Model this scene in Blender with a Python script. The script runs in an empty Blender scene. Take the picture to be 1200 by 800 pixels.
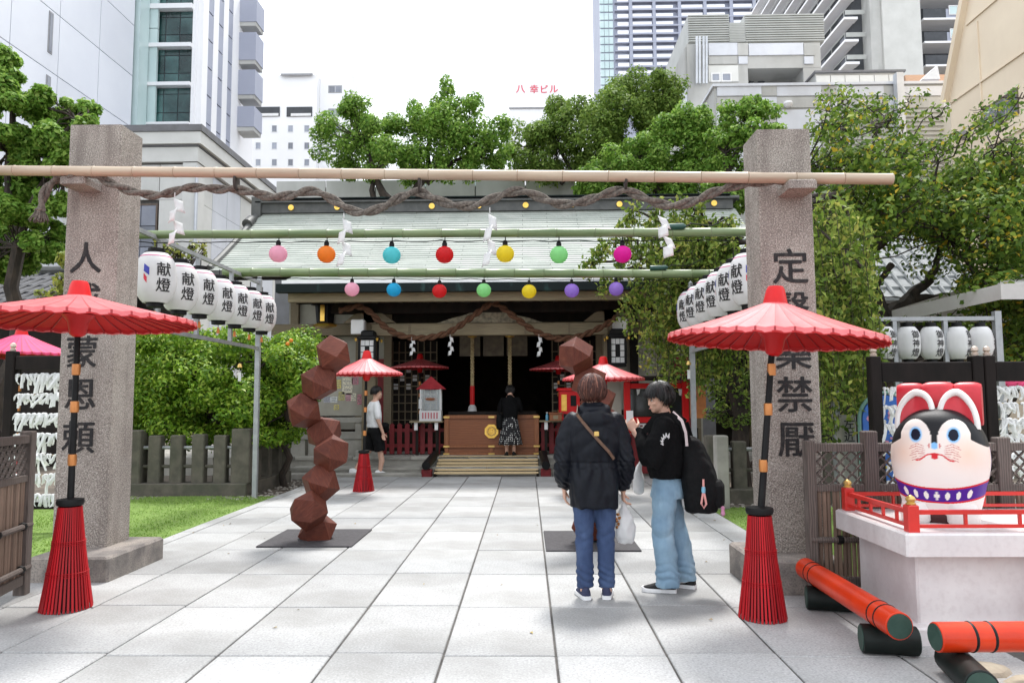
import bpy, bmesh, math, random
import numpy as np
from mathutils import Vector, Matrix, Quaternion
from mathutils import noise as mnoise

SC = bpy.context.scene
COL = SC.collection
rad = math.radians
PI = math.pi
rng = random.Random(11)
nrng = np.random.default_rng(11)

# ------------------------------------------------------------------ camera
CAM_H = 1.45
FPX, CXP, CYP = 867.0, 600.0, 400.0          # focal length in pixels of a 1200 px wide frame
YAW, PITCH, ROLL = math.atan(17 / 867), math.atan(69 / 867), rad(-0.3)
CAMROT = Matrix.Rotation(YAW, 3, 'Z') @ Matrix.Rotation(PI / 2 + PITCH, 3, 'X') @ Matrix.Rotation(ROLL, 3, 'Z')
cam_data = bpy.data.cameras.new('camera')
cam = bpy.data.objects.new('camera', cam_data)
COL.objects.link(cam)
cam.location = (0, 0, CAM_H)
cam.rotation_euler = CAMROT.to_euler()
cam_data.sensor_width = 36
cam_data.lens = 36 * FPX / 1200
cam_data.clip_end = 3000
cam_data.clip_start = 0.05
SC.camera = cam

# ------------------------------------------------------------------ world, sun, exposure
SUN_EL, SUN_AZ = rad(62), rad(12)             # high overcast sun behind the shrine
world = bpy.data.worlds.new('World')
SC.world = world
world.use_nodes = True
wn = world.node_tree.nodes
wl = world.node_tree.links
wn.clear()
sky = wn.new('ShaderNodeTexSky')
sky.sky_type = 'NISHITA'
sky.sun_disc = False
sky.sun_elevation = SUN_EL
sky.sun_rotation = SUN_AZ
sky.dust_density = 4
wmix = wn.new('ShaderNodeMix')
wmix.data_type = 'RGBA'
wmix.inputs[0].default_value = 0.86           # the even white cloud deck over the clear sky
wmix.inputs[7].default_value = (9.25, 9.7, 10.3, 1)
wbg = wn.new('ShaderNodeBackground')
wbg.inputs[1].default_value = 0.072
wout = wn.new('ShaderNodeOutputWorld')
wl.new(sky.outputs[0], wmix.inputs[6])
wl.new(wmix.outputs[2], wbg.inputs[0])
wl.new(wbg.outputs[0], wout.inputs[0])
sun_data = bpy.data.lights.new('sun', 'SUN')
sun_data.energy = 1.5
sun_data.angle = rad(10)
sun_data.color = (1, 0.98, 0.95)
sun = bpy.data.objects.new('sun', sun_data)
COL.objects.link(sun)
sun.rotation_euler = (PI / 2 - SUN_EL, 0, PI - SUN_AZ)
SC.view_settings.view_transform = 'Standard'
SC.view_settings.look = 'None'
SC.view_settings.exposure = 1.60
SC.view_settings.gamma = 1
SC.render.film_transparent = False


# ------------------------------------------------------------------ sight lines measured in the photograph
def ray(px, py):
    return CAMROT @ Vector(((px - CXP) / FPX, (CYP - py) / FPX, -1))


def at(px, py, Y):
    d = ray(px, py)
    return Vector((0, 0, CAM_H)) + d * (Y / d.y)


def gnd(px, py, z=0.0):
    d = ray(px, py)
    return Vector((0, 0, CAM_H)) + d * ((z - CAM_H) / d.z)


# ------------------------------------------------------------------ materials
MATS = {}


def mat(name, c1, c2=None, scale=8.0, rough=0.6, bump=0.0, bscale=None, metal=0.0, stretch=(1, 1, 1),
        coord='Object', rand=0.0, trans=0.0, spec=0.5, wave=None, coat=0.0, detail=6.0, lo=0.35, hi=0.65,
        speck=None, alpha=None, glass=False, stain=None, island=None, sheen=0.0):
    if name in MATS:
        return MATS[name]
    m = bpy.data.materials.new(name)
    m.use_nodes = True
    nt = m.node_tree
    N, L = nt.nodes, nt.links
    N.clear()
    out = N.new('ShaderNodeOutputMaterial')
    b = N.new('ShaderNodeBsdfPrincipled')
    b.inputs['Roughness'].default_value = rough
    b.inputs['Metallic'].default_value = metal
    b.inputs['Specular IOR Level'].default_value = spec
    b.inputs['Coat Weight'].default_value = coat
    b.inputs['Coat Roughness'].default_value = 0.15
    if sheen:
        b.inputs['Sheen Weight'].default_value = sheen
        b.inputs['Sheen Roughness'].default_value = 0.5
    tc = N.new('ShaderNodeTexCoord')
    mp = N.new('ShaderNodeMapping')
    mp.inputs['Scale'].default_value = stretch
    L.new(tc.outputs[coord], mp.inputs['Vector'])
    col = None

    def rgb(c):
        return (c[0], c[1], c[2], 1)

    def mixc(fac, a, bcol, mode='MIX'):
        x = N.new('ShaderNodeMix')
        x.data_type = 'RGBA'
        x.blend_type = mode
        for sock, val in ((0, fac), (6, a), (7, bcol)):
            if hasattr(val, 'is_linked'):
                L.new(val, x.inputs[sock])
            elif sock == 0:
                x.inputs[0].default_value = val
            else:
                x.inputs[sock].default_value = rgb(val)
        return x.outputs[2]

    def ramp(val, lo_, hi_):
        r = N.new('ShaderNodeMapRange')
        r.inputs[1].default_value = lo_
        r.inputs[2].default_value = hi_
        L.new(val, r.inputs[0])
        return r.outputs[0]

    if c2 is None:
        c2 = tuple(x * 0.82 for x in c1)
    if wave:
        w = N.new('ShaderNodeTexWave')
        w.wave_type = 'BANDS'
        w.bands_direction = wave[0]
        w.inputs['Scale'].default_value = wave[1]
        w.inputs['Distortion'].default_value = wave[2]
        w.inputs['Detail'].default_value = 3
        w.inputs['Detail Scale'].default_value = 1.5
        L.new(mp.outputs[0], w.inputs['Vector'])
        fac = w.outputs['Fac']
    else:
        n = N.new('ShaderNodeTexNoise')
        n.inputs['Scale'].default_value = scale
        n.inputs['Detail'].default_value = detail
        n.inputs['Roughness'].default_value = 0.6
        L.new(mp.outputs[0], n.inputs['Vector'])
        fac = ramp(n.outputs['Fac'], lo, hi)
    col = mixc(fac, c1, c2)
    if island:
        g = N.new('ShaderNodeNewGeometry')
        cr = N.new('ShaderNodeValToRGB')
        els = cr.color_ramp.elements
        while len(els) < len(island):
            els.new(0.5)
        for e, (pos, c) in zip(els, island):
            e.position = pos
            e.color = rgb(c)
        L.new(g.outputs['Random Per Island'], cr.inputs[0])
        col = mixc(0.25, cr.outputs[0], col)
    if speck:
        for sc_, amt, c in speck:
            n2 = N.new('ShaderNodeTexNoise')
            n2.inputs['Scale'].default_value = sc_
            n2.inputs['Detail'].default_value = 3
            L.new(mp.outputs[0], n2.inputs['Vector'])
            x = N.new('ShaderNodeMath')
            x.operation = 'MULTIPLY'
            L.new(ramp(n2.outputs['Fac'], 0.48, 0.7), x.inputs[0])
            x.inputs[1].default_value = amt
            col = mixc(x.outputs[0], col, c)
    if stain:
        sc_, amt, c, st = stain
        mp2 = N.new('ShaderNodeMapping')
        mp2.inputs['Scale'].default_value = st
        L.new(tc.outputs[coord], mp2.inputs['Vector'])
        n2 = N.new('ShaderNodeTexNoise')
        n2.inputs['Scale'].default_value = sc_
        n2.inputs['Detail'].default_value = 5
        L.new(mp2.outputs[0], n2.inputs['Vector'])
        x = N.new('ShaderNodeMath')
        x.operation = 'MULTIPLY'
        L.new(ramp(n2.outputs['Fac'], 0.5, 0.72), x.inputs[0])
        x.inputs[1].default_value = amt
        col = mixc(x.outputs[0], col, c)
    if rand:
        oi = N.new('ShaderNodeObjectInfo')
        r = N.new('ShaderNodeMapRange')
        r.inputs[3].default_value = 1 - rand
        r.inputs[4].default_value = 1 + rand * 0.6
        L.new(oi.outputs['Random'], r.inputs[0])
        hsv = N.new('ShaderNodeHueSaturation')
        L.new(r.outputs[0], hsv.inputs['Value'])
        L.new(col, hsv.inputs['Color'])
        col = hsv.outputs[0]
    L.new(col, b.inputs['Base Color'])
    if bump:
        n3 = N.new('ShaderNodeTexNoise')
        n3.inputs['Scale'].default_value = bscale or scale * 4
        n3.inputs['Detail'].default_value = 4
        L.new(mp.outputs[0], n3.inputs['Vector'])
        bp = N.new('ShaderNodeBump')
        bp.inputs['Strength'].default_value = min(1, bump)
        bp.inputs['Distance'].default_value = 0.01
        L.new(n3.outputs['Fac'] if not wave else fac, bp.inputs['Height'])
        L.new(bp.outputs[0], b.inputs['Normal'])
    sh = b.outputs[0]
    if trans:
        t = N.new('ShaderNodeBsdfTranslucent')
        L.new(col, t.inputs[0])
        ms = N.new('ShaderNodeMixShader')
        ms.inputs[0].default_value = trans
        L.new(b.outputs[0], ms.inputs[1])
        L.new(t.outputs[0], ms.inputs[2])
        sh = ms.outputs[0]
    if glass:
        t = N.new('ShaderNodeBsdfTransparent')
        ms = N.new('ShaderNodeMixShader')
        ms.inputs[0].default_value = glass
        L.new(b.outputs[0], ms.inputs[1])
        L.new(t.outputs[0], ms.inputs[2])
        sh = ms.outputs[0]
    L.new(sh, out.inputs[0])
    MATS[name] = m
    return m


def attr_mat(name, rough=0.5, spec=0.4, coat=0.0, bump=0.0, bscale=60):
    m = bpy.data.materials.new(name)
    m.use_nodes = True
    N, L = m.node_tree.nodes, m.node_tree.links
    b = N['Principled BSDF']
    b.inputs['Roughness'].default_value = rough
    b.inputs['Specular IOR Level'].default_value = spec
    b.inputs['Coat Weight'].default_value = coat
    a = N.new('ShaderNodeAttribute')
    a.attribute_name = 'paint'
    L.new(a.outputs['Color'], b.inputs['Base Color'])
    if bump:
        tc = N.new('ShaderNodeTexCoord')
        n3 = N.new('ShaderNodeTexNoise')
        n3.inputs['Scale'].default_value = bscale
        L.new(tc.outputs['Object'], n3.inputs['Vector'])
        bp = N.new('ShaderNodeBump')
        bp.inputs['Strength'].default_value = bump
        bp.inputs['Distance'].default_value = 0.005
        L.new(n3.outputs['Fac'], bp.inputs['Height'])
        L.new(bp.outputs[0], b.inputs['Normal'])
    MATS[name] = m
    return m


# ------------------------------------------------------------------ mesh building
class MB:
    def __init__(self):
        self.v, self.f, self.mi = [], [], []

    def add(self, vs, fs, mi=0):
        o = len(self.v)
        self.v.extend([tuple(x) for x in vs])
        self.f.extend([tuple(i + o for i in q) for q in fs])
        self.mi.extend([mi] * len(fs))
        return self

    def box(self, x0, x1, y0, y1, z0, z1, mi=0):
        vs = [(x0, y0, z0), (x1, y0, z0), (x1, y1, z0), (x0, y1, z0), (x0, y0, z1), (x1, y0, z1), (x1, y1, z1), (x0, y1, z1)]
        fs = [(0, 3, 2, 1), (4, 5, 6, 7), (0, 1, 5, 4), (1, 2, 6, 5), (2, 3, 7, 6), (3, 0, 4, 7)]
        return self.add(vs, fs, mi)

    def cbox(self, x0, x1, y0, y1, z0, z1, b=0.01, mi=0):
        """box with chamfered vertical edges and top edges"""
        pts = [(x0 + b, y0), (x1 - b, y0), (x1, y0 + b), (x1, y1 - b), (x1 - b, y1), (x0 + b, y1), (x0, y1 - b), (x0, y0 + b)]
        cx, cy = (x0 + x1) / 2, (y0 + y1) / 2
        vs = [(x, y, z0) for x, y in pts] + [(x, y, z1 - b) for x, y in pts]
        vs += [(cx + (x - cx) * (1 - 2 * b / (x1 - x0)), cy + (y - cy) * (1 - 2 * b / (y1 - y0)), z1) for x, y in pts]
        fs = [(i, (i + 1) % 8, 8 + (i + 1) % 8, 8 + i) for i in range(8)]
        fs += [(8 + i, 8 + (i + 1) % 8, 16 + (i + 1) % 8, 16 + i) for i in range(8)]
        fs += [tuple(range(16, 24)), tuple(range(7, -1, -1))]
        return self.add(vs, fs, mi)

    def obox(self, p0, p1, w, h, mi=0, up=(0, 0, 1)):
        """bar of section w x h from p0 to p1"""
        p0, p1 = Vector(p0), Vector(p1)
        d = (p1 - p0).normalized()
        u = Vector(up)
        s = d.cross(u)
        if s.length < 1e-4:
            s = d.cross(Vector((1, 0, 0)))
        s.normalize()
        t = s.cross(d)
        vs = []
        for p in (p0, p1):
            for a, b in ((-1, -1), (1, -1), (1, 1), (-1, 1)):
                vs.append(p + s * (a * w / 2) + t * (b * h / 2))
        fs = [(3, 2, 1, 0), (4, 5, 6, 7), (0, 1, 5, 4), (1, 2, 6, 5), (2, 3, 7, 6), (3, 0, 4, 7)]
        return self.add(vs, fs, mi)

    def tube(self, pts, r, n=8, mi=0, caps=True, phase=0.0):
        pts = [Vector(p) for p in pts]
        rs = [r] * len(pts) if not hasattr(r, '__len__') else list(r)
        vs, fs = [], []
        prev = None
        for i, p in enumerate(pts):
            d = (pts[min(i + 1, len(pts) - 1)] - pts[max(i - 1, 0)]).normalized()
            if prev is None:
                a = Vector((0, 0, 1)) if abs(d.z) < 0.9 else Vector((1, 0, 0))
                s = d.cross(a).normalized()
            else:
                s = (prev - d * prev.dot(d))
                s = s.normalized() if s.length > 1e-6 else d.orthogonal().normalized()
            prev = s
            t = d.cross(s)
            for k in range(n):
                a = 2 * PI * k / n + phase
                vs.append(p + (s * math.cos(a) + t * math.sin(a)) * rs[i])
        for i in range(len(pts) - 1):
            for k in range(n):
                fs.append((i * n + k, i * n + (k + 1) % n, (i + 1) * n + (k + 1) % n, (i + 1) * n + k))
        if caps:
            fs.append(tuple(range(n - 1, -1, -1)))
            fs.append(tuple((len(pts) - 1) * n + k for k in range(n)))
        return self.add(vs, fs, mi)

    def lathe(self, prof, n=24, c=(0, 0, 0), mi=0, sx=1.0, sy=1.0, caps=True):
        vs, fs = [], []
        for r, z in prof:
            for k in range(n):
                a = 2 * PI * k / n
                vs.append((c[0] + r * math.cos(a) * sx, c[1] + r * math.sin(a) * sy, c[2] + z))
        for i in range(len(prof) - 1):
            for k in range(n):
                fs.append((i * n + k, i * n + (k + 1) % n, (i + 1) * n + (k + 1) % n, (i + 1) * n + k))
        if caps:
            fs.append(tuple(range(n - 1, -1, -1)))
            fs.append(tuple((len(prof) - 1) * n + k for k in range(n)))
        return self.add(vs, fs, mi)

    def loft(self, rings, mi=0, caps=True):
        n = len(rings[0])
        vs = [p for r in rings for p in r]
        fs = []
        for i in range(len(rings) - 1):
            for k in range(n):
                fs.append((i * n + k, i * n + (k + 1) % n, (i + 1) * n + (k + 1) % n, (i + 1) * n + k))
        if caps:
            fs.append(tuple(range(n - 1, -1, -1)))
            fs.append(tuple((len(rings) - 1) * n + k for k in range(n)))
        return self.add(vs, fs, mi)

    def prism(self, poly, axis, a0, a1, mi=0):
        """polygon in the plane of the other two axes, from a0 to a1 along axis 'X','Y' or 'Z'"""
        def pt(p, a):
            return (a, p[0], p[1]) if axis == 'X' else (p[0], a, p[1]) if axis == 'Y' else (p[0], p[1], a)
        n = len(poly)
        vs = [pt(p, a0) for p in poly] + [pt(p, a1) for p in poly]
        fs = [(i, (i + 1) % n, n + (i + 1) % n, n + i) for i in range(n)] + [tuple(range(n - 1, -1, -1)), tuple(range(n, 2 * n))]
        return self.add(vs, fs, mi)

    def grid(self, P, mi=0):
        h, w = len(P), len(P[0])
        vs = [p for row in P for p in row]
        fs = [(j * w + i, j * w + i + 1, (j + 1) * w + i + 1, (j + 1) * w + i) for j in range(h - 1) for i in range(w - 1)]
        return self.add(vs, fs, mi)

    def xf(self, M):
        self.v = [tuple(M @ Vector(p)) for p in self.v]
        return self

    def mesh(self, name, mats, smooth=False, angle=40):
        me = bpy.data.meshes.new(name)
        me.from_pydata(self.v, [], self.f)
        mats = mats if isinstance(mats, (list, tuple)) else [mats]
        for m in mats:
            me.materials.append(m)
        if len(mats) > 1:
            me.polygons.foreach_set('material_index', self.mi)
        bm = bmesh.new()
        bm.from_mesh(me)
        bmesh.ops.recalc_face_normals(bm, faces=bm.faces)
        bm.to_mesh(me)
        bm.free()
        if smooth:
            me.polygons.foreach_set('use_smooth', [True] * len(me.polygons))
            if angle < 180:
                me.set_sharp_from_angle(angle=rad(angle))
        me.update()
        return me

    def build(self, name, mats, parent=None, smooth=False, angle=40, loc=None):
        return link(name, self.mesh(name, mats, smooth, angle), parent, loc)


def link(name, me, parent=None, loc=None):
    o = bpy.data.objects.new(name, me)
    COL.objects.link(o)
    if parent:
        o.parent = parent
    if loc is not None:
        o.location = loc
    return o


def tag(o, label=None, cat=None, group=None, kind=None):
    for k, v in (('label', label), ('category', cat), ('group', group), ('kind', kind)):
        if v:
            o[k] = v
    return o


def empty(name, loc=(0, 0, 0), label=None, cat=None, group=None, rz=0.0):
    o = bpy.data.objects.new(name, None)
    COL.objects.link(o)
    o.location = loc
    o.rotation_euler = (0, 0, rz)
    o.empty_display_size = 0.1
    return tag(o, label, cat, group)


CHILD = {}


def dup(o, parent=None):
    c = o.copy()
    COL.objects.link(c)
    c.parent = parent
    for ch in [x for x in o.children]:
        dup(ch, c)
    return c


def arr_mesh(name, V, F, mats, smooth=False):
    """mesh from numpy arrays; F is (m,3) or (m,4)"""
    me = bpy.data.meshes.new(name)
    V = np.asarray(V, dtype=np.float32)
    F = np.asarray(F, dtype=np.int32)
    k = F.shape[1]
    me.vertices.add(len(V))
    me.vertices.foreach_set('co', V.ravel())
    me.loops.add(F.size)
    me.loops.foreach_set('vertex_index', F.ravel())
    me.polygons.add(len(F))
    me.polygons.foreach_set('loop_start', np.arange(0, F.size, k, dtype=np.int32))
    me.update(calc_edges=True)
    for m in (mats if isinstance(mats, (list, tuple)) else [mats]):
        me.materials.append(m)
    if smooth:
        me.polygons.foreach_set('use_smooth', [True] * len(me.polygons))
    me.validate()
    return me


# ------------------------------------------------------------------ lettering (Blender's own built-in font)
GLYPH = {}


def glyph(ch, bold=0.012, seg=None):
    """flat mesh of one character, centred, 1 unit high: (verts, faces)"""
    key = (ch, bold, seg)
    if key in GLYPH:
        return GLYPH[key]
    c = bpy.data.curves.new('lettering', 'FONT')
    c.body = ch
    c.resolution_u = 3
    c.offset = bold
    o = bpy.data.objects.new('lettering', c)
    COL.objects.link(o)
    dg = bpy.context.evaluated_depsgraph_get()
    me = bpy.data.meshes.new_from_object(o.evaluated_get(dg))
    bpy.data.objects.remove(o)
    bpy.data.curves.remove(c)
    bm = bmesh.new()
    bm.from_mesh(me)
    bmesh.ops.remove_doubles(bm, verts=bm.verts, dist=1e-4)
    if seg:
        for _ in range(3):
            es = [e for e in bm.edges if e.calc_length() > seg]
            if not es:
                break
            bmesh.ops.subdivide_edges(bm, edges=es, cuts=1)
            bmesh.ops.triangulate(bm, faces=[f for f in bm.faces if len(f.verts) > 3])
    bm.verts.ensure_lookup_table()
    vs = np.array([(v.co.x, v.co.y) for v in bm.verts])
    fs = [tuple(v.index for v in f.verts) for f in bm.faces]
    bm.free()
    bpy.data.meshes.remove(me)
    vs -= (vs.min(0) + vs.max(0)) / 2
    GLYPH[key] = (vs, fs)
    return GLYPH[key]


def put_glyph(mb, ch, c, size, ux, uy, mi=0, thick=0.0, bold=0.012, seg=None, sx=1.0):
    """lay a character on a plane: c centre, ux/uy plane axes"""
    vs, fs = glyph(ch, 0.0, seg)
    c, ux, uy = Vector(c), Vector(ux), Vector(uy)
    nrm = ux.cross(uy)
    for k, (dx, dy) in enumerate(((0, 0), (bold, bold * .4), (-bold, -bold * .4), (-bold * .3, bold))):
        mb.add([c + ux * ((x + dx) * size * sx) + uy * ((y + dy) * size) + nrm * (.0004 * k) for x, y in vs], fs, mi)


# ------------------------------------------------------------------ foliage
def leaves_mesh(name, C, Nrm, size, mats, aspect=0.5, jitter=0.6, droop=0.0):
    """diamond leaves at points C facing roughly along Nrm"""
    n = len(C)
    Nn = Nrm + nrng.normal(0, jitter, (n, 3))
    Nn /= np.linalg.norm(Nn, axis=1)[:, None] + 1e-9
    A = nrng.normal(0, 1, (n, 3))
    A[:, 2] -= droop
    A -= Nn * (A * Nn).sum(1)[:, None]
    A /= np.linalg.norm(A, axis=1)[:, None] + 1e-9
    B = np.cross(Nn, A)
    s = size * nrng.uniform(0.65, 1.3, n)
    a = A * s[:, None] * 0.5
    b = B * s[:, None] * 0.5 * aspect
    bend = Nn * (s * 0.12)[:, None]
    V = np.stack([C - a, C + b - a * 0.15 + bend, C + a - bend * 0.6, C - b - a * 0.15 + bend], 1).reshape(-1, 3)
    F = np.arange(4 * n).reshape(n, 4)
    return arr_mesh(name, V, F, mats)


def clump_points(clumps, dens=1.0):
    """clumps: (cx,cy,cz,rx,ry,rz,count). Returns points and outward normals, thicker near the upper shell"""
    P, Nn = [], []
    for cx, cy, cz, rx, ry, rz, k in clumps:
        k = int(k * dens)
        d = nrng.normal(0, 1, (k, 3))
        d /= np.linalg.norm(d, axis=1)[:, None]
        r = nrng.uniform(0.35, 1.0, k) ** 0.45
        d2 = d * r[:, None] * (1 + 0.12 * nrng.normal(0, 1, (k, 1)))
        P.append(np.array([cx, cy, cz]) + d2 * np.array([rx, ry, rz]))
        nn = d.copy()
        nn[:, 2] += 0.6
        Nn.append(nn)
    return np.concatenate(P), np.concatenate(Nn)


def branchy(mb, p0, p1, r0, r1, wob=0.15, n=6, seed=0):
    p0, p1 = Vector(p0), Vector(p1)
    rr = random.Random(seed)
    pts, rs = [], []
    for i in range(n + 1):
        t = i / n
        p = p0.lerp(p1, t)
        w = wob * math.sin(t * PI) + wob * 0.25
        if 0 < i < n:
            p += Vector((rr.uniform(-w, w), rr.uniform(-w, w), rr.uniform(-w, w) * 0.6))
        pts.append(p)
        rs.append(r0 + (r1 - r0) * t)
    mb.tube(pts, rs, 7)
    return pts

# ================================================================== MATERIALS
m_granite = mat('granite', (0.35, 0.315, 0.275), (0.23, 0.20, 0.175), scale=3, rough=0.85, bump=0.5, bscale=110, spec=.2,
                speck=[(95, 0.85, (0.06, 0.05, 0.045)), (100, 0.7, (0.68, 0.62, 0.56)), (45, .3, (.2, .15, .14))], stain=(1.6, 0.7, (0.13, 0.105, 0.095), (3, 3, 0.35)))
m_plinth = mat('plinth_stone', (0.34, 0.30, 0.26), (0.16, 0.14, 0.13), scale=4, rough=0.85, bump=0.5, bscale=90,
               speck=[(80, 0.6, (0.08, 0.07, 0.07))], stain=(2, 0.7, (0.09, 0.085, 0.08), (1, 1, 1)))
m_paving = mat('paving_granite', (0.385, 0.385, 0.38), (0.31, 0.31, 0.305), scale=1.3, rough=0.75, bump=0.2, bscale=120, rand=0.15,
               speck=[(55, 0.55, (0.19, 0.19, 0.19)), (80, 0.4, (0.62, 0.62, 0.61)), (5, .3, (.29, .285, .27))], stain=(0.8, 0.6, (0.24, 0.235, 0.222), (1, 1.6, 1)), coord='Object')
m_joint = mat('joint_mortar', (0.06, 0.057, 0.053), (0.12, 0.11, 0.10), scale=6, rough=0.95)
m_soil = mat('soil', (0.16, 0.13, 0.10), (0.09, 0.075, 0.06), scale=5, rough=0.95, bump=0.6, bscale=40)
m_asphalt = mat('asphalt', (0.07, 0.07, 0.07), (0.05, 0.05, 0.05), scale=3, rough=0.9)
m_turf = mat('turf_backing', (0.15, 0.24, 0.04), (0.11, 0.18, 0.03), scale=9, rough=0.9)
m_blade = mat('turf_blade', (0.15, 0.30, 0.04), (0.11, 0.22, 0.03), scale=2, rough=0.7, trans=0.2,
              island=[(0, (0.14, 0.25, 0.03)), (0.5, (0.21, 0.35, 0.05)), (1, (0.32, 0.40, 0.10))])
m_step = mat('step_stone', (0.38, 0.36, 0.32), (0.26, 0.25, 0.22), scale=2.5, rough=0.85, bump=0.3, bscale=80, stain=(2, 0.5, (0.15, 0.14, 0.12), (1, 1, 1)))
m_fence_stone = mat('fence_stone', (0.13, 0.115, 0.09), (0.07, 0.065, 0.05), scale=5, rough=0.9, bump=0.5, bscale=60, stain=(3, 0.6, (0.07, 0.075, 0.05), (1, 1, 1)))  # darker than the stone itself: tree shade is put into the colour
m_copper = mat('copper_roof', (0.40, 0.425, 0.385), (0.34, 0.365, 0.33), scale=2.2, rough=0.65, spec=.25, bump=0.1, bscale=30, stain=(1.2, 0.4, (0.62, 0.62, 0.57), (1, 1, 3)), rand=0.05)
m_roofdark = mat('roof_ridge_tile', (0.05, 0.052, 0.05), (0.085, 0.085, 0.08), scale=5, rough=0.6)
m_verdigris = mat('verdigris', (0.006, 0.011, 0.011), (0.06, 0.15, 0.135), scale=2.6, rough=0.6, spec=.15, stretch=(1, 1, .4), lo=0.56, hi=0.80)
m_gold = mat('gold_leaf', (0.85, 0.55, 0.13), (0.7, 0.42, 0.08), scale=9, rough=0.32, metal=0.9)
m_oldwood = mat('old_timber', (0.25, 0.20, 0.13), (0.15, 0.12, 0.075), wave=('Z', 3, 6), rough=0.75, bump=0.15, stretch=(1, 1, 5))
m_beam = mat('beam_timber', (0.29, 0.24, 0.145), (0.20, 0.16, 0.10), scale=5, rough=0.7, bump=0.15, stretch=(0.6, 4, 8))
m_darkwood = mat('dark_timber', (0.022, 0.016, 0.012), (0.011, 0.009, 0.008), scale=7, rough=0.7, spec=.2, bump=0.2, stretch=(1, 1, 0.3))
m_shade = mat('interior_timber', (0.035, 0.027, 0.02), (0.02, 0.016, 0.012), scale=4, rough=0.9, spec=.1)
m_plaster = mat('plaster', (0.42, 0.40, 0.34), (0.33, 0.31, 0.26), scale=2, rough=0.9)
m_white = mat('white_paint', (0.78, 0.78, 0.77), (0.70, 0.70, 0.70), scale=3, rough=0.6)
m_bwhite = mat('building_white', (0.84, 0.84, 0.85), (0.80, 0.80, 0.82), scale=0.25, rough=0.6, stain=(0.4, 0.15, (0.62, 0.62, 0.64), (1, 1, 0.2)))
m_bcool = mat('building_cool_white', (0.76, 0.78, 0.83), (0.70, 0.72, 0.78), scale=0.2, rough=0.5, rand=0.04)
m_bgrey = mat('building_grey', (0.47, 0.47, 0.45), (0.40, 0.40, 0.38), scale=0.5, rough=0.8, stain=(0.8, 0.5, (0.20, 0.20, 0.185), (1, 1, 0.25)), rand=0.05)
m_bpanel = mat('building_light_panel', (0.62, 0.64, 0.68), (0.56, 0.58, 0.62), scale=0.7, rough=0.6, stain=(0.9, 0.3, (0.42, 0.42, 0.42), (1, 1, 0.3)), rand=0.05)
m_stonepanel = mat('building_stone_panel', (0.64, 0.64, 0.61), (0.56, 0.56, 0.53), scale=0.6, rough=0.8, rand=0.06)
m_coping = mat('building_coping', (0.17, 0.17, 0.18), (0.13, 0.13, 0.13), scale=2, rough=0.7)
m_cream = mat('building_cream', (0.80, 0.68, 0.52), (0.74, 0.62, 0.47), scale=0.4, rough=0.8, stain=(0.6, 0.3, (0.5, 0.4, 0.28), (1, 1, 0.2)))
m_terracotta = mat('building_terracotta', (0.62, 0.40, 0.27), (0.52, 0.33, 0.22), scale=6, rough=0.85, stretch=(1, 1, 6))
m_glass = mat('building_glass', (0.010, 0.04, 0.04), (0.05, 0.12, 0.115), scale=0.9, rough=0.08, spec=0.8, rand=0.6)
m_glasslight = mat('building_pale_glass', (0.45, 0.58, 0.58), (0.56, 0.68, 0.68), scale=0.3, rough=0.1, spec=0.6)
m_winglass = mat('window_glass', (0.20, 0.22, 0.27), (0.30, 0.32, 0.37), scale=0.7, rough=0.12, spec=0.7, rand=0.5)
m_frame = mat('window_frame', (0.30, 0.30, 0.31), (0.24, 0.24, 0.25), scale=3, rough=0.5)
m_brownframe = mat('bronze_frame', (0.16, 0.12, 0.09), (0.11, 0.085, 0.07), scale=3, rough=0.4, metal=0.3)
m_bdark = mat('building_dark_wall', (0.07, 0.075, 0.085), (0.05, 0.055, 0.06), scale=1, rough=0.8)
m_blue = mat('tower_blue_grey', (0.36, 0.38, 0.46), (0.31, 0.33, 0.41), scale=0.2, rough=0.6)
m_louver = mat('louvre_metal', (0.42, 0.43, 0.41), (0.36, 0.37, 0.35), scale=1, rough=0.55)
m_pipe = mat('duct_metal', (0.58, 0.60, 0.63), (0.50, 0.52, 0.55), scale=2, rough=0.4, metal=0.3)
m_signred = mat('sign_red', (0.75, 0.10, 0.14), (0.65, 0.08, 0.12), scale=3, rough=0.5)
m_bark = mat('bark', (0.055, 0.04, 0.03), (0.02, 0.016, 0.013), scale=9, rough=0.95, bump=0.8, bscale=30, stretch=(1, 1, 0.4))
m_leaf_camphor = mat('leaf_camphor', (0.17, 0.32, 0.05), (0.10, 0.20, 0.03), scale=0.8, rough=0.55, trans=0.4, spec=.25,
                     island=[(0, (0.07, 0.17, 0.02)), (0.4, (0.18, 0.34, 0.045)), (0.75, (0.30, 0.46, 0.08)), (1, (0.42, 0.56, 0.13))])
m_leaf_olive = mat('leaf_olive', (0.13, 0.20, 0.04), (0.09, 0.14, 0.03), scale=0.8, rough=0.55, trans=0.4, spec=.25,
                   island=[(0, (0.07, 0.14, 0.02)), (0.5, (0.19, 0.31, 0.05)), (1, (0.32, 0.42, 0.09))])
m_leaf_orange = mat('leaf_citrus', (0.13, 0.25, 0.02), (0.08, 0.17, 0.015), scale=1.5, rough=0.5, spec=.3, trans=0.35,
                    island=[(0, (0.05, 0.13, 0.010)), (0.35, (0.15, 0.30, 0.018)), (0.75, (0.31, 0.48, 0.035)), (1, (0.50, 0.60, 0.10))])
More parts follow.
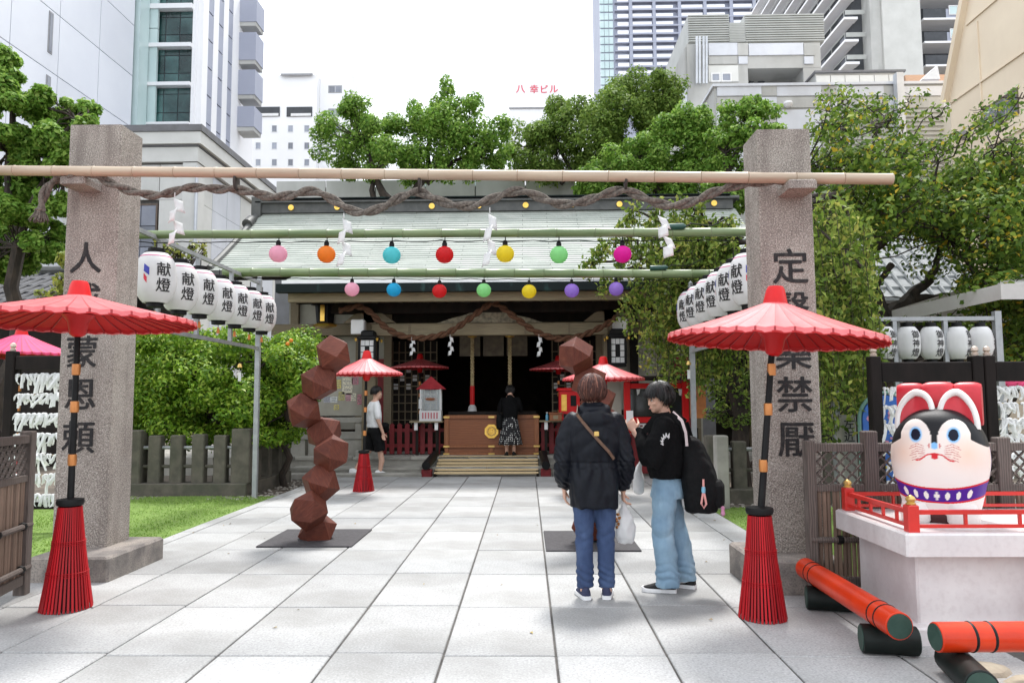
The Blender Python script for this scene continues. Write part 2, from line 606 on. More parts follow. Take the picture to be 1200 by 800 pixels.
m_leaf_cherry = mat('leaf_cherry', (0.10, 0.165, 0.03), (0.06, 0.105, 0.02), scale=1.2, rough=0.6, spec=.2, trans=0.35,
                    island=[(0, (0.035, 0.075, 0.012)), (0.45, (0.11, 0.20, 0.025)), (0.85, (0.26, 0.36, 0.05)), (0.94, (0.42, 0.44, 0.07)), (0.975, (0.60, 0.42, 0.03)), (1, (0.70, 0.48, 0.04))])
m_leaf_weep = mat('leaf_weeping', (0.12, 0.18, 0.03), (0.07, 0.115, 0.02), scale=1.2, rough=0.6, spec=.2, trans=0.35,
                  island=[(0, (0.05, 0.09, 0.018)), (0.4, (0.15, 0.24, 0.035)), (0.8, (0.34, 0.42, 0.08)), (1, (0.55, 0.52, 0.13))])
m_leaf_yellow = mat('leaf_yellow_green', (0.25, 0.28, 0.05), (0.18, 0.22, 0.04), scale=1.5, rough=0.5, trans=0.35,
                    island=[(0, (0.16, 0.22, 0.04)), (0.6, (0.30, 0.34, 0.06)), (1, (0.50, 0.46, 0.09))])
m_rust_rope = mat('old_rope', (0.13, 0.058, 0.028), (0.075, 0.032, 0.016), scale=30, rough=0.9, bump=0.6, bscale=120)
m_red = mat('lacquer_red', (0.60, 0.010, 0.012), (0.52, 0.008, 0.01), scale=6, rough=0.4, spec=.3)
m_darkred = mat('old_red_paint', (0.20, 0.008, 0.012), (0.13, 0.006, 0.008), scale=9, rough=0.6)
m_black = mat('black_paint', (0.006, 0.006, 0.0065), (0.010, 0.010, 0.010), scale=9, rough=0.5, spec=.2)
m_paper = mat('white_paper', (0.80, 0.80, 0.79), (0.74, 0.74, 0.74), scale=12, rough=0.8, trans=0.25)
m_ink = mat('ink_black', (0.012, 0.011, 0.012), (0.02, 0.018, 0.018), scale=15, rough=0.7)
m_steel = mat('galvanised_steel', (0.38, 0.39, 0.40), (0.30, 0.31, 0.32), scale=9, rough=0.5, metal=0.35)

# ================================================================== GROUND AND PAVING
g = MB().box(-500, 500, -60, 700, -0.35, -0.06).build('ground', m_soil)
tag(g, kind='structure')

paving = tag(MB().box(-3.9, 2.44, 0.6, 14.36, -0.05, -0.012).box(-5.2, -3.9, 0.6, 6.33, -0.05, -0.012).box(2.44, 3.1, 0.6, 5.3, -0.05, -0.012)
             .build('paving', m_joint), kind='structure')
COLS = [-5.03, -4.385, -3.74, -3.095, -2.45, -1.79, -1.13, -0.488, 0.157, 0.79, 1.42, 2.1, 2.745]
ROWS = [4.35 + 0.995 * k for k in range(-3, 11)]
slabs = {}


def slab(x0, x1, y0, y1):
    w, d = round(x1 - x0 - 0.014, 3), round(y1 - y0 - 0.012, 3)
    if (w, d) not in slabs:
        slabs[(w, d)] = MB().cbox(-w / 2, w / 2, -d / 2, d / 2, -0.04, 0, 0.005).mesh('paving_slab', m_paving)
    o = link('paving_slab', slabs[(w, d)], paving)
    o.location = ((x0 + x1) / 2, (y0 + y1) / 2, rng.uniform(-0.0035, 0.001))
    o.rotation_euler = (rng.uniform(-.0015, .0015), rng.uniform(-.0015, .0015), rng.choice((0, PI)))


for i in range(len(COLS) - 1):
    for j in range(len(ROWS) - 1):
        x0, x1, y0, y1 = COLS[i], COLS[i + 1], ROWS[j], ROWS[j + 1]
        off = 0.0 if i % 3 else 0.05
        if y1 > 6.4 and (x0 < -3.8 or x1 > 2.2):
            continue
        if x1 > 2.2 and y1 > 5.4:
            continue
        slab(x0, x1, y0 + off, y1 + off)
for j in range(5, len(ROWS) - 1):             # narrow kerb stones along both edges
    slab(-3.9, -3.74, ROWS[j] + 0.05, ROWS[j + 1] + 0.05)
    slab(2.1, 2.43, ROWS[j], ROWS[j + 1])

# artificial grass on both sides of the paving
for (x0, x1, y0, y1), n in (((-13, -3.92, 6.3, 11.75), 46000), ((2.46, 7, 6.2, 10.4), 22000)):
    gm = MB().grid([[(x0 + (x1 - x0) * i / 16, y0 + (y1 - y0) * j / 10, -0.035 + 0.02 * mnoise.noise((x0 + i * .7, j * .6, 0))) for i in range(17)] for j in range(11)])
    base = gm.mesh('grass', [m_turf, m_blade])
    P_ = np.stack([nrng.uniform(x0, x1, n), nrng.uniform(y0, y1, n), np.full(n, -0.04)], 1)
    a_ = nrng.uniform(0, 2 * PI, n)
    s_ = nrng.uniform(0.6, 1.3, n)[:, None]
    D_ = np.stack([np.cos(a_), np.sin(a_), np.zeros(n)], 1)
    T_ = np.stack([nrng.normal(0, .02, n), nrng.normal(0, .02, n), np.full(n, 0.026)], 1)
    V_ = np.stack([P_ - D_ * 0.006, P_ + D_ * 0.006, P_ + T_ * s_], 1).reshape(-1, 3)
    bl = arr_mesh('grass', V_, np.arange(3 * n).reshape(n, 3), m_blade)
    bm = bmesh.new()
    bm.from_mesh(base)
    k0 = len(bm.faces)
    bm.from_mesh(bl)
    bm.faces.ensure_lookup_table()
    for f in bm.faces[k0:]:
        f.material_index = 1
    me = bpy.data.meshes.new('grass')
    bm.to_mesh(me)
    bm.free()
    me.materials.append(m_turf)
    me.materials.append(m_blade)
    tag(link('grass', me), kind='stuff')

# pebbles and litter in the bare strip below the stone fence
pm = MB()
for _ in range(900):
    if _ < 500:
        x, y = rng.uniform(-7.5, -3.95), rng.uniform(11.45, 11.95)
    elif _ < 700:
        x, y = rng.uniform(-4.6, -3.95), rng.uniform(11.4, 14.3)
    else:
        x, y = rng.uniform(2.5, 5), rng.uniform(10.2, 11.0)
    s = rng.uniform(0.012, 0.035)
    pm.lathe([(s * .5, 0), (s, s * .35), (s * .6, s * .8)], 6, (x, y, -0.06), sx=rng.uniform(.7, 1.3))
tag(pm.build('gravel', mat('pebble', (0.30, 0.27, 0.23), (0.16, 0.14, 0.12), scale=3, rough=0.9, island=[(0, (0.14, 0.12, 0.1)), (0.6, (0.32, 0.29, 0.25)), (1, (0.5, 0.47, 0.42))])), kind='stuff')
# pale irregular stones edging the bed in front of the red poles
bed = tag(MB().box(2.2, 4.5, 2.3, 4.45, -0.055, -0.03).build('planting_bed', m_soil), kind='structure')
for k, (x, y, sx, sy, a) in enumerate([(2.40, 4.12, .20, .11, .2), (2.62, 3.92, .18, .12, -.3), (2.86, 3.98, .2, .13, .15), (2.5, 3.62, .2, .12, .5), (2.80, 3.66, .17, .12, -.1), (3.1, 3.8, .2, .12, .3)]):
    mb = MB().lathe([(0.6, -0.03), (0.98, 0.0), (1, 0.03), (0.86, 0.05), (0.4, 0.058)], 10, sx=sx, sy=sy)
    mb.v = [(p[0] * (1 + .18 * mnoise.noise((p[0] * 9 + k * 5, p[1] * 9, 0))), p[1] * (1 + .18 * mnoise.noise((p[0] * 9, p[1] * 9 + k, 3))), p[2]) for p in mb.v]
    o = mb.build('edging_stone', mat('pale_stone', (0.45, 0.40, 0.30), (0.30, 0.26, 0.20), scale=6, rough=0.9, bump=.5, bscale=40), bed, True)
    o.location = (x, y, -0.03)
    o.rotation_euler = (0, 0, a)

# ================================================================== SHRINE PLATFORM AND STEPS
PZ = 0.30
plat = tag(MB().box(-9, 7, 15.35, 23, -0.06, PZ).build('stone_platform', m_step), kind='structure')
for x in np.arange(-6.0, 4.9, 1.2):
    o = MB().cbox(-.595, .595, -.19, .19, 0, 0.06, .006).build('edge_stone', m_step, plat)
    o.location = (x + .6, 15.36 + 0.15, PZ - 0.05)
low = tag(MB().box(-4.7, 3.2, 14.72, 15.35, -0.06, 0.13).build('stone_step', m_step), kind='structure')
for x in np.arange(-4.7, 3.1, 1.3):
    o = MB().cbox(0.004, 1.296, -.2, .2, 0, 0.05, .006).build('edge_stone', m_step, low)
    o.location = (x, 14.9, 0.095)
for x0, x1 in ((-4.75, -2.05), (0.5, 3.2)):      # low kerb before the step
    tag(MB().cbox(x0, x1, 14.42, 14.70, -0.05, 0.05, .01).build('stone_kerb', m_step), kind='structure')

st = empty('wooden_ramp', (-0.80, 14.5, 0), 'slatted pale wooden ramp stair leading up to the offering box', 'ramp')
m_ply = mat('new_timber', (0.62, 0.48, 0.28), (0.52, 0.39, 0.21), scale=6, rough=0.6, bump=0.15, stretch=(0.5, 6, 6), rand=0.08)
slat_me = MB().cbox(-1.02, 1.02, -.075, .075, 0, .035, .008).mesh('slat', m_ply)
for k in range(6):
    o = link('slat', slat_me, st, (0, 0.07 + 0.165 * k, 0.03 + 0.05 * k))
for s in (-1, 1):
    MB().obox((s * 1.0, 0, 0.0), (s * 1.0, 1.0, 0.28), .05, .08).build('stringer', m_darkwood, st)
    MB().tube([(s * 1.16, -0.08, 0.20), (s * 1.14, 0.55, 0.27), (s * 1.12, 1.05, 0.33)], .085, 10).build('side_log', m_black, st, True)
    MB().cbox(s * 1.16 - .10, s * 1.16 + .10, -0.02, .16, -0.02, .12, .01).build('log_foot', m_darkred, st)

# ================================================================== FAR BUILDINGS
def pane_grid(root, rects, face, m_f, m_p, name='window', depth=0.12, fr=0.08, nx=1, ny=1):
    """framed windows: rects are (u0,u1,z0,z1); face maps (u,z,out) to a point"""
    for (u0, u1, z0, z1) in rects:
        f = MB()
        for a, b, c, d in ((u0, u1, z0, z0 + fr), (u0, u1, z1 - fr, z1), (u0, u0 + fr, z0 + fr, z1 - fr), (u1 - fr, u1, z0 + fr, z1 - fr)):
            pts = [face(a, c, 0.03), face(b, c, 0.03), face(b, d, 0.03), face(a, d, 0.03)]
            bk = [face(a, c, -depth), face(b, c, -depth), face(b, d, -depth), face(a, d, -depth)]
            f.add(pts + bk, [(0, 1, 2, 3), (7, 6, 5, 4), (0, 4, 5, 1), (1, 5, 6, 2), (2, 6, 7, 3), (3, 7, 4, 0)])
        fo = f.build(name, m_f, root)
        uw, zh = (u1 - u0 - 2 * fr) / nx, (z1 - z0 - 2 * fr) / ny
        for i in range(nx):
            for j in range(ny):
                a, b = u0 + fr + uw * i + .02, u0 + fr + uw * (i + 1) - .02
                c, d = z0 + fr + zh * j + .02, z0 + fr + zh * (j + 1) - .02
                MB().add([face(a, c, .012), face(b, c, .012), face(b, d, .012), face(a, d, .012), face(a, c, -.05), face(b, c, -.05), face(b, d, -.05), face(a, d, -.05)],
                         [(0, 1, 2, 3), (7, 6, 5, 4), (0, 4, 5, 1), (1, 5, 6, 2), (2, 6, 7, 3), (3, 7, 4, 0)]).build('pane', m_p, fo)


# --- white panelled block at far left, wall running away from the camera
b1 = empty('office_block', (-27, 36, 0), 'tall white panelled office wall with a green glass corner strip', 'building')
L0 = Vector((27, -36, 0))


def bpart(root, name, m, mb, smooth=False):
    loc = root.location
    mb.v = [(p[0] - loc.x, p[1] - loc.y, p[2] - loc.z) for p in mb.v]
    return mb.build(name, m, root, smooth)


XW = -24.5
bpart(b1, 'wall', m_bdark, MB().box(-40, XW - .12, 20, 44.4, 0, 34))
for j in range(8):
    for i in range(6):
        y0, z0 = 44.3 - 3.6 * (i + 1), 5.5 + 3.25 * j
        bpart(b1, 'panel', m_bcool, MB().box(XW - .12, XW, y0 + .025, y0 + 3.575, z0 + .025, z0 + 3.225))
for z0, z1 in ((19.4, 21.6), (16.2, 18.2)):
    w = bpart(b1, 'slit_window', m_frame, MB().box(XW - .02, XW + .03, 36.2, 36.55, z0, z1))
    q = MB().box(XW + .03, XW + .045, 36.27, 36.48, z0 + .08, z1 - .08)
    q.v = [(p[0] + 27, p[1] - 36, p[2]) for p in q.v]
    q.build('pane', m_winglass, w)
bpart(b1, 'corner_glass', m_glasslight, MB().box(-25, -24.25, 44.5, 45.6, 0, 34))
for k in range(8):
    bpart(b1, 'glass_panel', m_glasslight, MB().box(-25.2, -23.75, 45.7, 45.9, 4 + 3.6 * k, 7.55 + 3.6 * k))

# --- dark green glazed office with white ribs
b2 = empty('glass_office', (-23, 48, 0), 'white office tower with dark green glass bays and slim vertical ribs', 'building')
gx0, gx1 = at(159, 80, 46).x, at(226, 80, 46).x
xs = at(236, 80, 46).x
zb = at(200, 151, 46).z
bpart(b2, 'core', m_bwhite, MB().box(gx0 - 2, xs - .35, 46.35, 56, 0, 40).box(gx1, xs - .35, 45.8, 46.35, zb, 40).box(gx0 - 1.2, gx0, 45.8, 46.35, zb, 40))
bands = [(148, 145.5), (103, 99), (58, 53.5), (13.5, 8), (-33, -38)]
for k, (yb, yt) in enumerate(bands):
    z0, z1 = at(190, yb, 46).z, at(190, yt, 46).z
    bpart(b2, 'floor_band', m_bwhite, MB().box(gx0, gx1, 45.6, 46.34, z0, z1))
    if k < 4:
        zt = at(190, bands[k + 1][0], 46).z
        for i in range(4):
            a, b = gx0 + (gx1 - gx0) * i / 4, gx0 + (gx1 - gx0) * (i + 1) / 4
            fz = bpart(b2, 'window', m_bdark, MB().box(a, b, 46.1, 46.34, z1, zt))
            for c, d in ((z1 + .03, z1 + (zt - z1) * .3), (z1 + (zt - z1) * .3 + .06, zt - .45), (zt - .4, zt - .03)):
                q = MB().box(a + .03, b - .03, 46.05, 46.09, c, d)
                q.v = [(p[0] + 23, p[1] - 48, p[2]) for p in q.v]
                q.build('pane', m_glass, fz)
for k in range(8):
    y0 = 46.1 + 0.80 * k
    if k % 2 == 0 or k > 5:
        bpart(b2, 'rib', m_bwhite, MB().box(xs - .35, xs, y0, y0 + .8, zb - 3, 40))
    else:
        for j in range(13):
            bpart(b2, 'side_window', m_blue, MB().box(xs - .35, xs - .03, y0, y0 + .8, zb - 3 + 1.9 * j, zb - 3 + 1.9 * j + 1.8))
for yb, yt in ((45, 8), (89, 46), (129, 89), (166, 131)):
    c0, c1 = at(281, yb, 53), at(281, yt, 53)
    bpart(b2, 'balcony', m_blue, MB().box(xs - .1, xs + 1.25, 52.0, 53.6, c0.z + .75, c1.z))
    bpart(b2, 'balcony_soffit', m_bgrey, MB().box(xs - .1, xs + 1.2, 52.05, 53.55, c0.z + .45, c0.z + .745))

# --- stone podium building with stepped cornice
b3 = empty('stone_building', (-20, 42, 0), 'pale stone building with stepped dark cornice behind the left stone pillar', 'building')
fy, sxr = 38.0, at(229, 200, 38).x
zt = at(200, 150, 38).z
bpart(b3, 'wall', m_joint, MB().box(-27, sxr - .15, fy + .15, 60, 0, zt - .3))
for j in range(6):
    z1 = zt - 2.0 - 1.9 * j
    for i in range(5):
        x1 = sxr - 1.9 * i
        if i in (1, 2) and j in (1, 2):
            continue
        bpart(b3, 'panel', m_stonepanel, MB().box(x1 - 1.88, x1 - .02, fy, fy + .15, z1 - 1.88, z1))
    for i in range(8):
        y0 = fy + .2 + 2.0 * i
        if i == 2 and j == 2:
            continue
        bpart(b3, 'panel', m_bpanel if i % 3 else m_stonepanel, MB().box(sxr - .15, sxr, y0 + .02, y0 + 1.98, z1 - 1.88, z1))
for k, (o_, h0, h1, m_) in enumerate(((.5, -.35, 0, m_coping), (.42, -1.0, -.36, m_stonepanel), (.25, -1.1, -1.01, m_coping), (.2, -1.9, -1.12, m_stonepanel))):
    bpart(b3, 'cornice', m_, MB().box(-27, sxr + o_, fy - o_, 60, zt + h0, zt + h1))
bpart(b3, 'quoin', m_stonepanel, MB().box(sxr - .6, sxr + .16, fy - .16, fy + .8, 2, zt - 1.95))
pane_grid(b3, [(sxr - 5.66 + 20, sxr - 3.8 + 20, zt - 7.6, zt - 4.1), (sxr - 3.7 + 20, sxr - 1.95 + 20, zt - 7.6, zt - 4.1)], lambda u, z, o: (u, fy - 42 - o, z), m_brownframe, m_winglass, nx=2, ny=3)
pane_grid(b3, [(fy - 42 + 4.3, fy - 42 + 6.1, zt - 7.4, zt - 6.1)], lambda u, z, o: (sxr + 20 + o, u, z), m_frame, m_winglass, nx=2)
bpart(b3, 'drainpipe', m_pipe, MB().tube([(sxr + .2, fy - .25, 0), (sxr + .2, fy - .25, zt - 2.2)], .09, 8), True)

# --- bright white hotel
b4 = empty('white_hotel', (-22, 80, 0), 'bright white building with rows of small square windows', 'building')
Yh = 80.0
hx0, hx1, hx2 = at(284, 150, Yh).x, at(371, 150, Yh).x, at(409, 150, Yh).x
htop = at(330, 88, Yh).z
bpart(b4, 'wall', m_bwhite, MB().box(hx0 - 6, hx1, Yh, Yh + 6, 0, htop).box(hx1 + .02, hx2, Yh + 1.0, Yh + 4, 0, htop + .8))
bpart(b4, 'parapet', m_bwhite, MB().box(at(330, 88, Yh).x, at(367, 88, Yh).x, Yh - .3, Yh + 2, htop + .01, htop + 1.2))
bpart(b4, 'parapet_line', m_frame, MB().box(at(330, 88, Yh).x, at(367, 88, Yh).x, Yh - .36, Yh - .305, htop - .25, htop - .02))
hf = lambda u, z, o: (u + 22, Yh - 80 - o, z)
rects = []
for yy in (151, 171, 190.5):
    for xx in (283, 302.5, 321.5, 340.5, 359.5):
        c = at(xx, yy, Yh)
        rects.append((c.x - .32, c.x + .32, c.z - .42, c.z + .42))
pane_grid(b4, rects, hf, m_white, m_winglass, fr=.05)
for x0, x1 in ((278, 290), (298, 328), (336, 366)):
    a, b = at(x0, 137, Yh), at(x1, 125.5, Yh)
    lg = bpart(b4, 'loggia', m_bdark, MB().box(a.x, b.x, Yh - .08, Yh - .005, a.z, b.z))
    q = MB().box(a.x + .5, b.x - .1, Yh - .16, Yh - .09, a.z + .02, a.z + .32)
    q.v = [(p[0] + 22, p[1] - 80, p[2]) for p in q.v]
    q.build('railing', m_white, lg)
rects = []
for yy in (105, 132, 151.5):
    c = at(393, yy, Yh + 1)
    rects.append((c.x - .8, c.x + .75, c.z - .42, c.z + .45))
pane_grid(b4, rects, lambda u, z, o: (u + 22, Yh - 79 - o, z), m_frame, m_winglass, nx=2)
bpart(b4, 'mast', m_pipe, MB().tube([(at(298, 85, Yh).x, Yh + 2, htop), (at(298, 85, Yh).x, Yh + 2, htop + 2.4)], .22, 6))

# --- distant white building with a red rooftop sign
b5 = empty('signed_building', (1, 120, 0), 'far white building with red rooftop lettering between the trees', 'building')
a, b = at(597, 128, 120), at(668, 128, 120)
bpart(b5, 'wall', m_bwhite, MB().box(a.x, b.x, 120, 132, 0, a.z))
bpart(b5, 'roof_edge', m_frame, MB().box(a.x - .1, b.x + .1, 119.8, 120, a.z, a.z + .25))
sb = bpart(b5, 'sign_board', m_bwhite, MB().box(at(600, 110, 121).x, at(657, 110, 121).x, 120.6, 121, a.z + 1.2, at(600, 97, 120.6).z))
sg = MB()
for k, ch in enumerate('八幸ビル'):
    c = at((610, 626, 638, 649)[k], 104.5, 120.55)
    put_glyph(sg, ch, (c.x - 1, 0.55, c.z), 1.55, (1, 0, 0), (0, 0, 1), bold=.02)
sg.build('sign_lettering', m_signred, b5)

# --- far apartment tower
Yt = 250.0
b6 = empty('apartment_tower', (60, 250, 0), 'very tall blue grey apartment tower with a grid of balconies', 'building')
tx0, tx1 = at(703, 50, Yt).x, at(965, 50, Yt).x
bpart(b6, 'core', m_blue, MB().box(tx0 + .5, tx1, Yt + 1.6, Yt + 30, 0, 160))
cols_ = [739.5, 767, 797, 827, 858, 885, 912, 940]
zs0, ns = at(700, 118, Yt).z, 14
st_h = 10.2 * Yt / 867
cme = MB().box(-.55, .55, -1.6, 0, zs0 - 8, 150).mesh('pillar', m_blue)
for cpx in cols_:
    link('pillar', cme, b6, (at(cpx, 40, Yt).x - 60, 1.55, 0))
for j in range(ns):
    z = zs0 + st_h * j
    bpart(b6, 'floor_slab', m_blue, MB().box(at(738, 40, Yt).x, tx1, Yt - .1, Yt + 1.55, z, z + .62))
    for i in range(len(cols_) - 1):
        x0, x1 = at(cols_[i] + 2.2, 40, Yt).x, at(cols_[i + 1] - 2.2, 40, Yt).x
        bpart(b6, 'parapet', m_bwhite, MB().box(x0, x1 - (1.6 if i % 2 else 0.2), Yt + .12, Yt + .3, z + .63, z + 1.75))
    bpart(b6, 'side_balcony', m_bwhite, MB().box(at(724, 40, Yt).x, at(737, 40, Yt).x, Yt + .2, Yt + 1.5, z + .4, z + 1.7))
    bpart(b6, 'side_slab', m_blue, MB().box(at(721, 40, Yt).x, at(737.5, 40, Yt).x, Yt + .1, Yt + 1.52, z, z + .38))
    for k in range(3):
        bpart(b6, 'corner_pane', m_glasslight, MB().box(tx0 + .2 + 1.6 * k, tx0 + 1.65 + 1.6 * k, Yt + 1.2, Yt + 1.55, z + .3, z + 2.7))

# --- grey concrete building with rooftop louvres
b7 = empty('concrete_building', (12, 45, 0), 'grey concrete building with panelled parapets and rooftop louvre screens', 'building')
Yc = 45.0
cx0, cx1 = at(805, 70, Yc).x, at(962, 70, Yc).x
zp, zq = at(850, 51, Yc).z, at(850, 99, Yc).z
bpart(b7, 'upper_wall', m_bgrey, MB().box(cx0, at(876, 70, Yc).x, Yc, Yc + 22, 0, zp - .02).box(at(876, 70, Yc).x + .01, cx1, Yc + .02, Yc + 20, at(900, 80, Yc).z, zp - .03).box(at(941, 70, Yc).x, cx1 + .01, Yc + .03, Yc + 19, 0, at(900, 80, Yc).z - .01))
for (x0, x1, y0, y1, m_) in ((830, 864, 50.6, 66, m_bpanel), (877, 941, 50.6, 66, m_bpanel), (941.5, 954, 51, 66, m_bgrey), (865, 876, 66.5, 76, m_bpanel), (942, 953, 66.5, 76, m_bpanel), (864, 876.5, 51, 66, m_bgrey), (830, 864, 66.6, 76.5, m_bgrey), (830, 865, 77, 97, m_stonepanel)):
    a, b = at(x0, y1, Yc), at(x1, y0, Yc)
    bpart(b7, 'panel', m_, MB().box(a.x + .02, b.x - .02, Yc - .08, Yc - .004, a.z + .02, b.z - .02))
bpart(b7, 'soffit', m_bdark, MB().box(at(877, 85, Yc).x, at(940, 85, Yc).x, Yc + 3, Yc + 3.2, zq - 1, at(900, 80, Yc).z - .02))
for p0, p1 in (((878, 97), (902, 80)), ((880, 84), (892, 97)), ((893, 97), (896, 80))):
    a, b = at(*p0, Yc + 2), at(*p1, Yc + 2)
    bpart(b7, 'steel_brace', m_bdark, MB().tube([a, b], .16, 6))
pane_grid(b7, [(at(833, 97, Yc).x - 12, at(844, 97, Yc).x - 12, at(833, 97, Yc).z, at(833, 86.5, Yc).z), (at(845, 97, Yc).x - 12, at(857, 97, Yc).x - 12, at(833, 97, Yc).z, at(833, 86.5, Yc).z)], lambda u, z, o: (u, -.1 - o, z), m_white, m_winglass)
# side face, seen obliquely
for j in range(4):
    z1 = zp - .1 - 2.2 * j
    for i in range(3):
        bpart(b7, 'panel', m_bpanel if (i + j) % 2 else m_bgrey, MB().box(cx0 - .1, cx0 - .004, Yc + .1 + 6 * i, Yc + 6 + 6 * i, z1 - 2.15, z1 - .05))
for x0, x1, y0, y1 in ((807, 854, 17, 50), (854.5, 873, 27, 50), (873.5, 965, 16, 50)):
    a, b = at(x0, y1, Yc + 1), at(x1, y0, Yc + 1)
    ls = bpart(b7, 'louvre_screen', m_louver, MB().box(a.x, b.x, Yc + 1.08, Yc + 9, a.z, b.z))
    n = 12
    for k in range(n):
        z = a.z + (b.z - a.z) * (k + .5) / n
        q = MB().box(a.x - 12, b.x - 12, .96, 1.08, z - .035, z + .055)
        q.build('louvre', m_louver, ls)
for k, px in enumerate((816.5, 820, 824.5, 828)):
    bpart(b7, 'drainpipe', m_pipe, MB().tube([at(px, 98, Yc - .3), at(px, 43, Yc - .3)], .07, 6), True)
# lower wing
Yl = 38.0
lx0, lx1 = at(838, 150, Yl).x, at(1186, 150, Yl).x
zl = at(1000, 99.5, Yl).z
bpart(b7, 'lower_wall', m_bgrey, MB().box(lx0, lx1, Yl, Yc - .2, 0, zl - .05))
bpart(b7, 'coping', m_bpanel, MB().box(lx0 - .1, lx1 + .1, Yl - .14, Yc - .3, zl - .04, zl + .1))
for j, (y0, y1) in enumerate(((101, 113.5), (114, 127.5), (128.5, 170))):
    edges = [840, 892, 910, 962, 980, 1035, 1053, 1105, 1124, 1165, 1183]
    for i in range(len(edges) - 1):
        a, b = at(edges[i], y1, Yl), at(edges[i + 1], y0, Yl)
        wide = i % 2 == 0
        m_ = (m_bpanel if wide else m_bgrey) if j != 1 else (m_bgrey if wide else m_bpanel)
        if j == 2 and wide and i in (4, 6):
            lv = bpart(b7, 'louvre_frame', m_bgrey, MB().box(a.x, b.x, Yl - .06, Yl - .004, a.z - 2, b.z))
            for k in range(16):
                z = a.z - 2 + (b.z - a.z + 2) * (k + .5) / 16
                MB().box(a.x - 12 + .05, b.x - 12 - .05, Yl - 45.14, Yl - 45.065, z - .06, z + .05).build('louvre', m_louver, lv)
        else:
            bpart(b7, 'panel', m_ if j < 2 else (m_bgrey if not wide else m_bpanel), MB().box(a.x + .015, b.x - .015, Yl - .07, Yl - .004, a.z + .015 - (2 if j == 2 else 0), b.z - .015))
for px in (923.5, 1010, 1058):
    c = at(px, 122, Yl - .3)
    bpart(b7, 'floodlight', m_white, MB().lathe([(.02, .16), (.2, .12), (.24, 0), (.16, -.14), (.14, -.16)], 12, c), True)
bpart(b7, 'duct', m_pipe, MB().box(at(1045, 99, Yl).x, at(1053, 99, Yl).x, Yl - .55, Yl - .15, 2, at(1050, 90, Yl).z))
e0, e1 = at(1178, 92, Yl - .6), at(1193, 185, Yl - .6)
bpart(b7, 'elbow_duct', m_pipe, MB().tube([at(1158, 96, Yl + 1), at(1172, 93, Yl), at(1183, 94, Yl - .4), at(1190, 104, Yl - .5), at(1192, 130, Yl - .5), at(1194, 190, Yl - .5)], .33, 12), True)
# mid block and tiled wall behind the coping
a, b = at(968, 98, 42), at(1073, 72, 42)
bpart(b7, 'penthouse', m_bgrey, MB().box(a.x, b.x, 43.5, 50, a.z - 1, b.z))
for i in range(6):
    x0 = a.x + (b.x - a.x) * i / 6
    bpart(b7, 'panel', m_stonepanel, MB().box(x0 + .02, x0 + (b.x - a.x) / 6 - .02, 43.42, 43.496, a.z - 1, b.z - .15))
bpart(b7, 'coping', m_coping, MB().box(a.x - .1, b.x + .1, 43.3, 50.1, b.z, b.z + .12))
a, b = at(1074, 99, 43), at(1126, 77, 43)
bpart(b7, 'tiled_wall', m_terracotta, MB().box(a.x, b.x, 44.2, 50, a.z - 1, b.z))
bpart(b7, 'roof_light', m_pipe, MB().prism([(at(1080, 98, 42.4).x, a.z + .0), (at(1098, 88, 42.4).x, a.z + .85), (at(1101, 98, 42.4).x, a.z)], 'Y', 42.3, 43.2))

# --- apartment block with galleries
b8 = empty('gallery_apartment', (40, 78, 0), 'grey apartment block with open gallery floors on either side of a blank stair wall', 'building')
Ya = 78.0
ax0, ax1 = at(1022, 40, Ya).x, at(1080, 40, Ya).x
bpart(b8, 'stair_wall', m_stonepanel, MB().box(ax0 + 1.2, ax1, Ya, Ya + 8, 0, 60))
bpart(b8, 'wall_strip', m_bgrey, MB().box(ax0, ax0 + 1.18, Ya + .3, Ya + 8, 0, 60))
bpart(b8, 'side_wall', m_bdark, MB().box(ax0 - 1.0, ax0 + 3, Ya + 2.2, Ya + 34, 0, 60))
for j in range(11):
    z = at(1018, 96, Ya).z + 2.55 * j
    bpart(b8, 'gallery_slab', m_bwhite, MB().box(ax0 - 2.4, ax0 - .9, Ya + 1.2, Ya + 34, z, z + .28))
    gr = bpart(b8, 'gallery_rail', m_louver, MB().box(ax0 - 2.38, ax0 - 2.33, Ya + 1.2, Ya + 34, z + .95, z + 1.02))
    for k in range(9):
        MB().box(ax0 - 2.37 - 40, ax0 - 2.34 - 40, 1.3 + 3.5 * k, 1.38 + 3.5 * k, z + .29, z + .94).build('post', m_louver, gr)
    bpart(b8, 'gallery_end', m_louver, MB().box(ax0 - 2.3, ax0 - .2, Ya + 1.1, Ya + 1.18, z + .5, z + 1.0))
    for k in range(5):
        bpart(b8, 'door', m_winglass, MB().box(ax0 - 1.06, ax0 - 1.005, Ya + 4 + 6 * k, Ya + 5.6 + 6 * k, z + .4, z + 2.2))
ex1 = at(1150, 40, Ya).x
bpart(b8, 'rear_wall', m_bdark, MB().box(ax1 + .02, ex1 + 4, Ya + 3, Ya + 8, 0, 60))
for j in range(8):
    z = at(1100, 76, Ya).z + 2.62 * j
    bpart(b8, 'balcony_slab', m_bwhite, MB().box(ax1 + .5, ex1 + 4, Ya + .4, Ya + 2.98, z, z + .22))
    bpart(b8, 'balcony_panel', m_bdark, MB().box(ax1 + .55, ax1 + 3.0, Ya + .5, Ya + .62, z + .23, z + 1.3))
    bpart(b8, 'balcony_panel', m_blue, MB().box(ax1 + 3.02, ex1 + 4, Ya + .5, Ya + .6, z + .23, z + 1.25))
    for k in range(2):
        pane_grid(b8, [(ax1 + 3.3 + 2.1 * k - 40, ax1 + 4.3 + 2.1 * k - 40, z + .55, z + 1.6)], lambda u, zz, o: (u, .44 - o, zz), m_white, m_glasslight, depth=.03)

